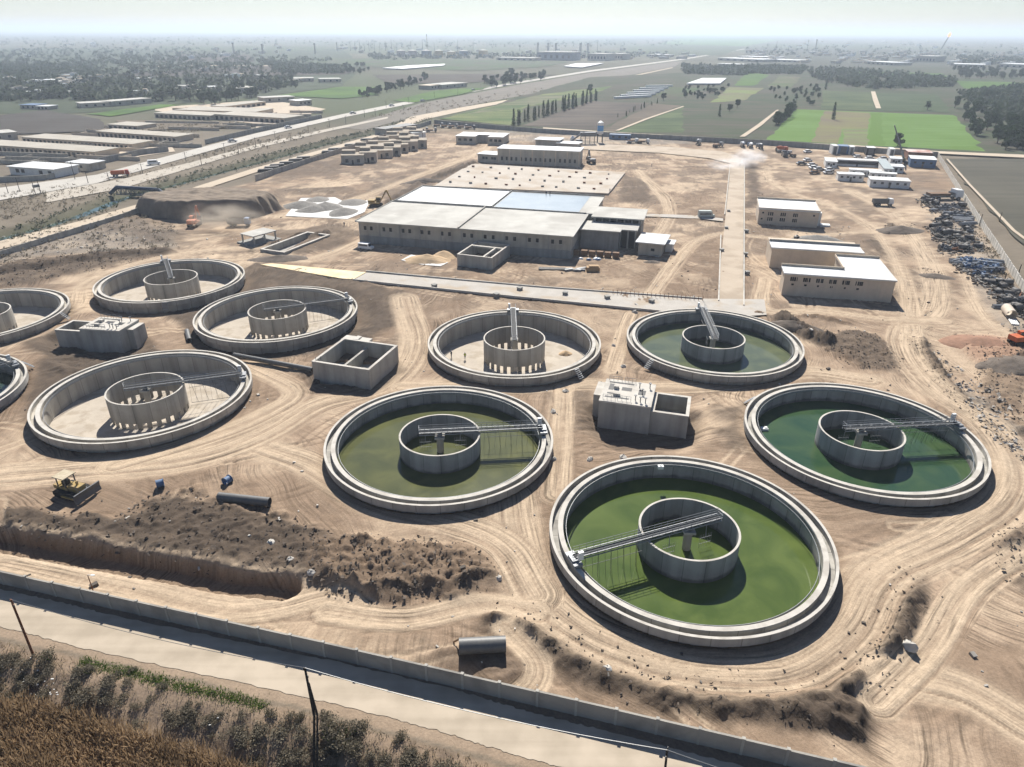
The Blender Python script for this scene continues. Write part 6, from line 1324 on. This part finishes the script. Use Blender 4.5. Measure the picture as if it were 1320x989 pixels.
tree_set('tree at the right end of the left palm belt', 'right end of the palm belt', rb, scatter([(255,130),(340,106),(390,100),(390,112),(350,122),(265,138)], 50, 12), 1.1, 1.8, 12)
tree_set('tree in the far belt at the upper right edge', 'far right belt', rb, scatter([(1225,90),(1320,90),(1320,104),(1235,102)], 44, 13), 1.2, 2.0, 13)
tree_set('tree beside the dark ploughed plain left of the refinery', 'left refinery belt', rb, scatter([(440,85),(470,86),(480,96),(440,98)], 22, 14), 1.1, 1.7, 14)
# woods too far to count
wd = MB(); r = random.Random(8)
FARW = [[(0,66),(120,60),(330,64),(330,70),(150,84),(0,90)], [(120,72),(330,72),(440,78),(320,88),(160,90)], [(0,84),(140,84),(120,100),(0,106)], [(880,86),(960,88),(960,98),(880,96)], [(960,86),(1040,88),(1030,96),(960,96)], [(0,48),(440,48),(440,56),(0,62)], [(440,52),(900,52),(880,60),(440,64)], [(960,58),(1320,62),(1320,76),(960,72)], [(470,70),(860,68),(860,74),(480,78)], [(1230,74),(1320,76),(1320,84),(1240,84)], [(340,80),(440,88),(440,96),(360,96)], [(80,106),(150,90),(280,84),(380,91),(388,108),(350,120),(235,130),(120,134),(60,126)], [(1040,88),(1095,90),(1228,103),(1231,112),(1120,116),(1045,101)], [(0,90),(90,96),(80,128),(0,132)], [(1235,120),(1320,112),(1320,165),(1265,146)]]
for i, pl in enumerate(FARW):
    far_ = pl[0][1] < 60
    for (x_, y_) in scatter(pl, 420 if not far_ else 240, 30+i):
        d = math.hypot(x_, y_); s = r.uniform(2.0, 4.5)*(1+d/9000)
        crown(wd, 12, x_, y_, s*.8, s*1.2, s*1.2, s*.8, s*.6, r, .1)
o = wd.build('distant_woods', LM['grey']); tag(o, 'dark tree clumps scattered over the far hazy plain', 'woods', kind='stuff')
# canal side scrub
sc_ = MB(); r = random.Random(12)
for a_, b_ in zip(cl_[:-1], cl_[1:]):
    A = ang(a_, b_)+PI/2
    for _ in range(int(dist(a_, b_)*2.6)):
        k = r.random(); off = r.choice((-1, 1))*(4.2+abs(r.gauss(0, 3.2))); x_ = a_[0]+(b_[0]-a_[0])*k+off*math.cos(A); y_ = a_[1]+(b_[1]-a_[1])*k+off*math.sin(A); s = r.uniform(.35,1.1)
        crown(sc_, 10, x_, y_, gz(x_,y_)+s*.5, s*1.1, s*1.1, s*.7, s*.4, r, .1)
o = sc_.build('canal_scrub', LM['grey']); tag(o, 'grey green scrub along both banks of the canal', 'scrub', kind='stuff')
sc_ = MB()
for pl, n_ in (([(40,290),(120,268),(215,285),(240,310),(230,325),(60,330),(0,345),(0,315)], 420), ([(0,250),(90,238),(150,245),(60,272),(0,285)], 340), ([(120,232),(330,182),(430,160),(430,168),(330,196),(150,245)], 260), ([(130,165),(310,158),(330,164),(230,172),(150,170)], 300), ([(0,205),(60,203),(110,207),(0,214)], 150), ([(470,152),(545,134),(700,114),(700,120),(560,146)], 200), ([(1240,300),(1262,290),(1310,370),(1290,372)], 120)):
    for (x_, y_) in scatter(pl, n_, n_): s = r.uniform(.3,1.0)*(1 if y_ < 420 else 1.8); crown(sc_, 9, x_, y_, gz(x_,y_)+s*.45, s*1.1, s*1.1, s*.65, s*.38, r, .1)
o = sc_.build('dry_scrub', LM['dry']); tag(o, 'dry brown scrub dotted over the waste ground at left', 'scrub', kind='stuff')
rb_ = MB(); 
for (x_, y_) in scatter([(60,275),(120,268),(200,285),(215,305),(170,325),(40,332),(50,300)], 330, 44)+scatter([(0,300),(60,290),(40,315),(0,330)], 60, 45)+scatter([(1190,440),(1300,520),(1320,600),(1270,560)], 260, 46)+scatter([(1290,420),(1320,420),(1320,440)], 40, 47)+scatter([(1010,300),(1100,290),(1090,310)], 30, 48):
    s = r.uniform(.15,.75)*r.random()+.12; z_ = gz(x_,y_); vs = [(x_+r.uniform(-1,1)*s, y_+r.uniform(-1,1)*s, z_+r.uniform(-.2,.8)*s) for _ in range(6)]; rb_.add(vs, [(0,1,2),(0,2,3),(0,3,4),(0,4,1),(5,2,1),(5,3,2),(5,4,3),(5,1,4)])
o = rb_.build('rubble', mat('pale_rubble', (.4,.37,.33), .95, (.25,.225,.195), .3, 4)); tag(o, 'pale broken rubble scattered on the waste ground', 'rubble', kind='stuff')
# front verge: shrubs, grass and reeds
VL = smooth_line(fl, 6); r = random.Random(31)
def verge(off0, off1, n_):
    out_ = []
    for _ in range(n_):
        k = r.randrange(len(VL)-1); a_, b_ = VL[k], VL[k+1]; A = ang(a_, b_)-PI/2; q = r.random(); f_ = r.uniform(off0, off1); out_.append((a_[0]+(b_[0]-a_[0])*q+f_*math.cos(A), a_[1]+(b_[1]-a_[1])*q+f_*math.sin(A)))
    return out_
VS = verge(1.4, 4.2, 90)+verge(3, 9.5, 190)
for (x_, y_) in VS:
    place(r.choice(sb), used, (x_, y_, gz(x_,y_)), r.uniform(0,6.28), 'grey dry shrub on the bank below the front road', 'dry shrubs below the front road', (lambda k: (k, k, k*.72))(r.uniform(.4,1.35)))
for px, py, s in [(68,858,1.3),(118,876,.9),(212,896,.7),(378,931,.8),(392,934,.7),(420,938,1.0),(436,950,1.6),(428,962,1.7),(446,966,1.5),(455,955,1.3),(470,950,1.0),(520,962,.9),(350,932,.8),(172,872,.6),(455,975,1.2),(410,960,.9)]:
    x_, y_ = P(px, py, -1); place(gs, used, (x_, y_, gz(x_,y_)), r.uniform(0,6.28), 'fresh green shrub on the bank below the front road', 'green shrubs below the front road', s)
gr = MB(); gl = PP([(104,853),(135,861),(180,872),(230,884),(285,897),(342,911)])
for a_, b_ in zip(gl[:-1], gl[1:]):
    for _ in range(int(dist(a_, b_)*150)):
        k = r.random(); x_ = a_[0]+(b_[0]-a_[0])*k+r.gauss(0,.3); y_ = a_[1]+(b_[1]-a_[1])*k+r.gauss(0,.42); z_ = gz(x_,y_); h = r.uniform(.08,.34)*(.5+vnoise(np.array([x_*.9]),np.array([y_*.9]))[0]); t_ = r.uniform(0,3.1); w_ = .05; gr.add([(x_-w_*math.cos(t_), y_-w_*math.sin(t_), z_), (x_+w_*math.cos(t_), y_+w_*math.sin(t_), z_), (x_+r.gauss(0,.12), y_+r.gauss(0,.12), z_+h)], [(0,1,2)])
o = gr.build('grass', LM['green']); tag(o, 'bright green grass strip along the road edge', 'grass', kind='stuff')
tf = MB()
for (x_, y_) in verge(.3, 9.5, 5200):
    z_ = gz(x_,y_); h = r.uniform(.2,.7); t_ = r.uniform(0,3.1); w_ = .05; tf.add([(x_-w_*math.cos(t_), y_-w_*math.sin(t_), z_), (x_+w_*math.cos(t_), y_+w_*math.sin(t_), z_), (x_+r.gauss(0,.2), y_+r.gauss(0,.2), z_+h)], [(0,1,2)])
o = tf.build('dry_grass', LM['tuft']); tag(o, 'dry straw tufts on the bank below the front road', 'grass', kind='stuff')
rd = MB(); 
for (x_, y_) in scatter([(-30,884),(0,892),(60,901),(110,915),(150,929),(205,942),(255,957),(300,974),(340,990),(400,1030),(-60,1060)], 15000, 70):
    z_ = gz(x_,y_); h = r.uniform(1.2,2.2)*(.65+.8*float(fbm(np.array([x_]), np.array([y_]), .22, 3)[0])); t_ = r.uniform(0,3.1); c_, s_ = math.cos(t_), math.sin(t_); lx, ly = r.gauss(0,.5), r.gauss(0,.5); w_ = .035
    rd.add([(x_-w_*c_, y_-w_*s_, z_), (x_+w_*c_, y_+w_*s_, z_), (x_+lx*.6+w_*c_, y_+ly*.6+w_*s_, z_+h*.7), (x_+lx*.6-w_*c_, y_+ly*.6-w_*s_, z_+h*.7)], [(0,1,2,3)])
    p_ = .07; rd.add([(x_+lx*.55, y_+ly*.55, z_+h*.66), (x_+lx*.75-p_*c_, y_+ly*.75-p_*s_, z_+h*.8), (x_+lx, y_+ly, z_+h), (x_+lx*.75+p_*c_, y_+ly*.75+p_*s_, z_+h*.8)], [(0,1,2,3)])
o = rd.build('reeds', LM['reed']); tag(o, 'dense brown dry reeds filling the bottom left corner', 'reeds', kind='stuff')
lt = MB()
for (x_, y_) in scatter([(15,845),(60,850),(72,890),(35,897),(20,870)], 26, 51)+verge(2, 7, 14): s = r.uniform(.05,.16); lt.cbox(x_, y_, gz(x_,y_)+.35, s*2, s, s*.6, r.uniform(0,3), .3)
o = lt.build('litter', M['plastic']); tag(o, 'white litter strewn on the bank below the road', 'litter', kind='stuff')
# ---------------------------------------------------------------- sheds and houses at the left
def long_shed(label, pa, pb, d, h, n, wm=None, rm=None):
    t, L = block_building('long_shed', label, 'shed', pa, pb, d, h, wm or M['beige'], rm or mat('shed_roof', (.42,.385,.325), .9, (.3,.27,.22), .08, 7, contrast=.5), .6, .3, group='long sheds left of the highway')
    for i in range(n): MB().box(L*(i+.22)/n, -.06, 0, L*(i+.78)/n, -.002, h*.66).build('opening', M['dark'], t)
    return t
long_shed('very long low shed with a row of dark openings, nearest to the white house', (-30,193), (124,204), 17, 3.6, 26)
long_shed('very long low shed with dark openings, second back from the white house', (30,184), (172,193.5), 17, 3.6, 26)
long_shed('long low shed with dark openings, third back from the white house', (125,176), (228,183.5), 15, 3.6, 18)
long_shed('short low shed in dry reeds behind the third long shed', (140,166), (178,168.3), 18, 3.2, 6)
long_shed('long low shed behind the dry field, left of two', (200,151.5), (272,155), 22, 3.6, 12)
long_shed('long low shed with white end near the highway wall', (277,154), (368,159.5), 24, 4.2, 14)
long_shed('long low shed farthest back beside the highway, upper', (227,147), (330,150), 30, 3.6, 10)
long_shed('long pale roofed shed along the back of the yard', (290,143), (343,136), 16, 3.8, 8)
rw = random.Random(4)
for i, (px, py, ln) in enumerate([(20,201,70),(140,206,40),(60,208,50),(160,172,60),(215,176,50),(250,168,40),(110,190,30),(235,160,60),(320,163,40),(255,143,50),(20,212,40),(180,196,30),(190,186,46),(300,166,30),(370,150,44),(395,146,30),(225,190,36),(120,176,30)]):
    p = P(px, py); o = MB().cbox(0,0,.9,ln,.5,2.2).cbox(-ln*.3,4,.9,.5,8,2.2).cbox(ln*.22,4,.8,.5,8,2.0).build('ruined_wall', M['beige'] if i % 2 else M['grey_wall']); o.location = (*p, .2); o.rotation_euler = (0,0,rw.uniform(-.1,.06)-.1); tag(o, 'low roofless wall on the dusty waste left of the highway', 'wall', 'roofless walls left of the highway')
t, L = block_building('white_house', 'white flat roofed house with dark front beside the highway at left', 'house', (14,225), (72,229.5), 14, 4.2, M['white_wall'], M['roof_white'], .8); windows(t, L, [.18,.3,.7,.9], 2.2, 2.2, 1.8, 0, M['dark'])
t, L = block_building('house', 'small grey house right of the white flat roofed house', 'house', (88,219), (118,221), 10, 4, M['grey_wall'], M['roof_white'], .4); windows(t, L, [.25,.6], 2, 1.6, 1.4, 0, M['dark'])
t, L = block_building('house', 'low grey house at the left edge among burnt ground', 'house', (-10,183), (24,180), 18, 5, M['grey_wall'], M['roof'], .4); windows(t, L, [.3,.7], 2.5, 1.8, 1.6, 0, M['dark'])
panel_wall('roadside_wall', 'low grey wall in front of the white house', 'wall', [P(-20,236), P(58,232.5), P(104,222)], 5, 2.4, .3, M['concrete'], M['concrete'])
panel_wall('roadside_wall', 'grey wall along the highway right of the white house', 'wall', [P(128,212), P(186,199.5), P(218,196)], 5, 3.2, .3, M['concrete_dark'], M['concrete'])
panel_wall('roadside_wall', 'long grey wall beside the highway in front of the long sheds', 'wall', [P(265,186.5), P(330,171), P(415,152.5)], 6, 3.0, .3, M['concrete_dark'], M['concrete'])
for lab, pa, pb, d, h, m in (('blue roofed small house at the left edge of the palm belt', (27,141), (47,141.5), 14, 4, M['blue']), ('white small house right of the blue roofed house', (48,142), (63,142.3), 12, 3.5, M['roof_white']), ('pale house in front of the palm belt beside the green plot', (105,140), (142,138), 18, 4.5, M['roof']), ('grey walled house row right of the pale house', (145,138), (196,133.5), 16, 5, M['grey_wall']), ('white house at the right end of the palm belt', (270,119), (288,118.5), 18, 6, M['roof_white']), ('house group right of the white palm belt house', (305,121), (332,119.5), 26, 6, M['grey_wall']), ('low house on the road behind the green plot', (340,133), (380,131), 18, 5, M['grey_wall']), ('brown roofed long house near the green fields', (375,106), (405,105.5), 26, 5, M['roof']), ('brown roofed house right of the brown roofed long house', (413,107), (440,106.5), 26, 5, M['roof']), ('white roofed house left of the green fields', (385,137), (402,135.5), 14, 5, M['white_wall']), ('dark house pair in the dark tree belt', (570,115), (602,112), 26, 5, M['grey_wall']), ('small house at the green field left of the highway', (555,116), (568,114.5), 18, 5, M['beige'])):
    t, L = block_building('house', lab, 'house', pa, pb, d, h, M['beige'] if m is M['roof'] else M['grey_wall'], m if m is not M['grey_wall'] else M['roof'], .6); windows(t, L, [.2,.5,.8], h*.5, 2, 1.8, 0, M['dark'])
# blue truss pipe bridge over the canal
a_, b_ = P(153,252), P(210,255); A = ang(a_, b_); L = dist(a_, b_); t = thing('pipe_bridge', 'dark blue truss pipe bridge crossing the canal', 'bridge', (*a_, .2), A); bl2 = mat('faded_dark_blue', (.06,.085,.13), .6, (.04,.06,.09), 1)
q = MB()
for s in (-1.3, 1.3):
    q.tube((0,s,.6),(L,s,.6),.25,n=6).tube((L*.05,s,3.6),(L*.92,s,3.4),.25,n=6)
    for i in range(9): q.tube((L*i/9,s,.6),(L*(i+.5)/9,s,3.5),.14,n=5).tube((L*(i+.5)/9,s,3.5),(L*(i+1)/9,s,.6),.14,n=5)
q.build('truss', bl2, t); MB().tube((-4,0,.4),(0,0,3.4),.8,n=10).tube((0,0,3.4),(L*.93,0,3.2),.8,n=10).tube((L*.93,0,3.2),(L+3,0,-.2),.8,n=10).build('pipe', bl2, t)
# power poles beside the roads
def power_pole(label, px, py, ptp, group, dbl=False, arm=1.3):
    h = rise(px, py, ptp); t = thing('power_pole', label, 'pole', (*P(px, py), 0), .9, group)
    MB().tube((0,0,-.3),(0,0,h),.17,.11,7).build('shaft', M['wood_dark'], t); MB().tube((-arm,0,h-.5),(arm,0,h-.5),.06,n=5).tube((-arm,0,h-.5),(-arm,0,h-.1),.06,n=5).tube((arm,0,h-.5),(arm,0,h-.1),.06,n=5).build('crossarm', M['wood_dark'], t)
    if dbl: MB().tube((2.2,0,-.3),(2.2,0,h),.17,.11,7).build('second_shaft', M['wood_dark'], t); MB().box(-.2,-.6,h*.5,2.4,.6,h*.5+1.1).build('transformer', M['grey_paint'], t)
for lab, px, py, tp_ in (('slim power pole at the far left by the highway bend', 11, 250, 236), ('power pole left of the double pole by the highway bend', 26, 248, 229), ('tall pole standing before the small grey house', 97, 232, 208), ('short pole right of the tall pole before the grey house', 114, 237, 222), ('pole beside the red truck on the highway', 140, 231, 222)): power_pole(lab, px, py, tp_, None)
power_pole('double pole with transformer platform beside the highway bend', 46, 251, 233, None, True)
for i, (px, py) in enumerate([(184,224),(240,209),(260,213),(290,197),(308,199),(330,190),(355,180),(375,182),(398,172),(425,164),(446,160),(470,151),(484,149),(498,139),(520,143),(527,133),(560,127),(590,122),(620,116)]):
    power_pole('thin dark power pole in the line beside the highway', px, py, py-(13 if px < 340 else 11 if px < 480 else 8), 'power poles beside the highway')
for px, py, tp_ in [(1259,283,272),(1262,292,276),(1311,358,341),(1293,367,352),(1288,286,274)]: power_pole('dark pole beside the boundary wall at the right', px, py, tp_, 'poles by the right boundary wall', arm=.5)
# traffic on the roads
t = make_van(M['white_paint'], 'white van driving on the highway beyond the blue pipe bridge'); put(t, 199, 213, .55, .35); t.scale = (1.2,)*3
t = make_truck(M['red'], M['orange'], 'red truck standing at the side of the highway', 'tipper', None); put(t, 156, 228, .4, .35)
for i, (px, py) in enumerate([(300,184),(372,166),(455,147.5),(505,137.5),(610,117),(700,101.5),(545,131),(660,108.2)]):
    t = make_car(M['white_paint'] if i % 2 else M['silver'], 'tiny pale car driving along the straight highway'); t['group'] = 'cars on the highway'; t.name = 'car'; put(t, px, py, .6, .35); t.scale = (1.3,)*3
for i, (px, py) in enumerate([(565,160),(575,161),(584,161.5),(596,162),(606,163),(545,166),(556,166.5)]):
    t = make_truck(M['grey_paint'], M['grey_paint'], 'dark lorry parked in the rear left corner of the site', 'flat', 'lorries in the rear left corner'); put(t, px, py+4, .1)
# ---------------------------------------------------------------- far industry
def far_block(name, label, pa, pb, d, h, wm, rm, group=None):
    t, L = block_building(name, label, 'building', pa, pb, d, h, wm, rm, 1.0, h*.12, group=group)
    for i in range(6): MB().box(L*(i+.3)/6, -.3, h*.25, L*(i+.7)/6, -.05, h*.6).build('window', M['dark'], t)
    return t
def hpx(px, n_): return rise(px[0], px[1], px[1]-n_)
for lab, pa, pb, d, n_ in (('long white roofed warehouse beside the straight highway, left of two', (925,78), (980,80.5), 60, 3.5), ('long white roofed warehouse beside the straight highway, right of two', (988,79.5), (1028,81), 60, 3), ('white roofed warehouse right of centre on the far plain', (1117,83), (1152,85), 50, 4), ('white warehouse left of the one at the right edge', (1228,87), (1268,88), 60, 4.5), ('white warehouse at the right edge of the far plain', (1287,87), (1335,89), 60, 5), ('pale warehouse row behind the two highway warehouses', (950,74.5), (1000,76), 60, 2), ('low pale block below the left highway warehouse', (925,84), (957,85), 30, 2), ('pale roofed warehouse at the end of the refinery', (833,73), (854,73.8), 50, 3)):
    far_block('warehouse', lab, pa, pb, d, hpx(pa, n_), M['grey_wall'], M['roof_white'], None)
for lab, pa, pb, d, n_, m in (('wide dark blue grey plant hall in the refinery', (692,77.5), (737,78.5), 60, 11, mat('plant_blue_grey', (.16,.2,.25), .7, (.1,.13,.17), .05, 4)), ('dark plant hall right of the wide blue grey one', (757,78), (781,78.6), 60, 9, M['grey_wall']), ('grey plant block right of the dark plant hall', (783,77), (802,77.5), 50, 8, M['grey_wall']), ('pale low plant between tanks and the wide hall', (640,78), (688,79), 50, 4, M['beige']), ('brown block far right below the flare', (1180,80), (1205,80.8), 60, 8, M['grey_wall'])):
    far_block('plant_hall', lab, pa, pb, d, hpx(pa, n_), m, M['roof'], None)
for lab, px, py, w_, n_, m in (('pale pinkish storage tank, leftmost of the row', 517, 73, 11, 9, (.4,.33,.3)), ('pale pinkish storage tank, second from left', 532, 73, 11, 9, (.4,.33,.3)), ('blue grey storage tank, third from left', 550, 73, 13, 9, (.14,.2,.28)), ('yellow storage tank left of the twin yellow tank', 565.5, 73.5, 11, 9.5, (.5,.36,.14)), ('yellow storage tank right of the twin yellow tank', 582, 73.5, 11, 8, (.5,.36,.14)), ('blue grey storage tank between the yellow ones', 597.5, 72.5, 11, 8, (.14,.2,.28)), ('yellow storage tank standing alone at right of the row', 623, 73.5, 12, 10, (.5,.36,.14))):
    p = P(px, py); R_ = dist(P(px-w_/2,py), P(px+w_/2,py))/2; h = hpx((px,py), n_); t = thing('storage_tank', lab, 'tank', (*p, 0), 0, 'storage tanks of the refinery')
    m = mat('tank_paint_%d' % int(m[0]*100), m, .6, tuple(c*.85 for c in m), .05, 3)
    MB().tube((0,0,0),(0,0,h*.85),R_,n=32,cap=False).build('shell', m, t, sharp=40); MB().tube((0,0,h*.85),(0,0,h),R_,R_*.1,n=32).build('roof', M['roof'], t, sharp=40)
for px, py, n_, w_ in ((693,68,13,3.0),(706.5,68,12,3.6),(716.5,68,12,3.6),(748,68,12,3.6),(757.5,68,12,3.6),(302,70,15,3.0),(339,70,13,3.0),(406.5,70,14,2.5),(1051,64,13,2),(551,70,26,1.0),(435,66,11,2)):
    p = P(px, py); h = hpx((px,py), n_); R_ = dist(P(px-w_/2,py), P(px+w_/2,py))/2; t = thing('process_tower', 'slim grey process tower in the far hazy industry', 'tower', (*p, 0), 0, 'process towers on the far plain')
    MB().tube((0,0,0),(0,0,h*.9),R_,R_*.75,n=12).build('shaft', M['grey_wall'], t, sharp=40); MB().tube((0,0,h*.9),(0,0,h),R_*.95,R_*.95,n=12).build('head', M['grey_paint'], t, sharp=40)
for i, px in enumerate([452,458,464,470,476,483,490,497,505,512,530,545,560,575,590,610,670,770,800,1000,1040]):
    p = P(px, 66); h = hpx((px,66), 11+i % 3*2); t = thing('lattice_mast', 'thin lattice mast in the far hazy industry', 'mast', (*p, 0), 0, 'masts on the far plain'); MB().tube((0,0,0),(0,0,h),1.6,.6,4).build('shaft', M['grey_paint'], t)
# flare
p = P(1213,64); h = rise(1213,64,48); t = thing('flare_stack', 'flare stack with a burning orange flame far out at right', 'flare', (*p, 0)); sx = dist(P(1213,64), P(1218,64))
MB().tube((0,0,0),(sx,0,h),3.2,1.8,8).build('stack', M['grey_paint'], t); 
fm = bpy.data.materials.new('flame'); fm.use_nodes = True; b = fm.node_tree.nodes['Principled BSDF']; b.inputs['Base Color'].default_value = (.9,.4,.1,1); b.inputs['Emission Color'].default_value = (1,.3,.06,1); b.inputs['Emission Strength'].default_value = 1.5
q = MB(); fh = (rise(1213,64,37)-h)*1.25; pr = [(0,0),(.22,.2),(.3,.45),(.18,.75),(.0,1)]
q.rev([(r_*fh, z_*fh) for r_, z_ in pr], 10, closed=False); q.v = [(x_+sx+z_*.18, y_, z_+h) for x_, y_, z_ in q.v]; q.build('flame', fm, t, smooth=True)
# small buildings dotted over the far plain
dh = []
for i, (wm, rm) in enumerate(((M['beige'], M['roof_white']), (M['grey_wall'], M['roof']), (M['white_wall'], M['roof_white']), (M['beige'], M['roof']))):
    mb = MB().box(-6,-5,0,6,5,4.4).box(2,-5.003,4.3,6,1,6.2); k = len(mb.f); mb.box(-6.4,-5.4,4.403,6.4,5.4,4.8)
    o = mb.build('distant_house', [wm, rm]); 
    for f in o.data.polygons[k:]: f.material_index = 1
    tag(o, 'small pale building far out on the hazy plain', 'house', 'small buildings on the far plain'); dh.append(o)
for i, (pl, n_) in enumerate((([(0,55),(440,56),(440,70),(0,85)], 26), ([(0,100),(120,100),(100,125),(0,128)], 14), ([(440,62),(900,64),(900,78),(440,72)], 46), ([(960,66),(1320,70),(1320,86),(960,82)], 90), ([(100,95),(400,88),(390,115),(150,130)], 12), ([(1000,52),(1320,55),(1320,64),(960,62)], 30))):
    for (x_, y_) in scatter(pl, n_, 90+i): place(r.choice(dh), used, (x_, y_, .3), r.uniform(-.3,.3), scale=(r.uniform(.8,2.4), r.uniform(.8,1.8), r.uniform(.8,1.5)))
# ---------------------------------------------------------------- the air
mb = MB().box(-45000, -3600, -9.5, 45000, 45000, HAZE_TOP); me_ = bpy.data.meshes.new('haze'); me_.from_pydata(mb.v, [], mb.f); hz = bpy.data.objects.new('haze', me_); C.objects.link(hz); hz['kind'] = 'stuff'; hz['label'] = 'pale blue haze over the whole plain'; hz['category'] = 'haze'
hm = bpy.data.materials.new('haze'); hm.use_nodes = True; n = hm.node_tree.nodes; n.remove(n['Principled BSDF']); v = n.new('ShaderNodeVolumePrincipled')
v.inputs['Color'].default_value = (*HAZE_COL, 1); v.inputs['Density'].default_value = HAZE_D; v.inputs['Anisotropy'].default_value = .25
hm.node_tree.links.new(v.outputs[0], n['Material Output'].inputs['Volume']); me_.materials.append(hm); hm.cycles.homogeneous_volume = True if hasattr(hm.cycles, 'homogeneous_volume') else None
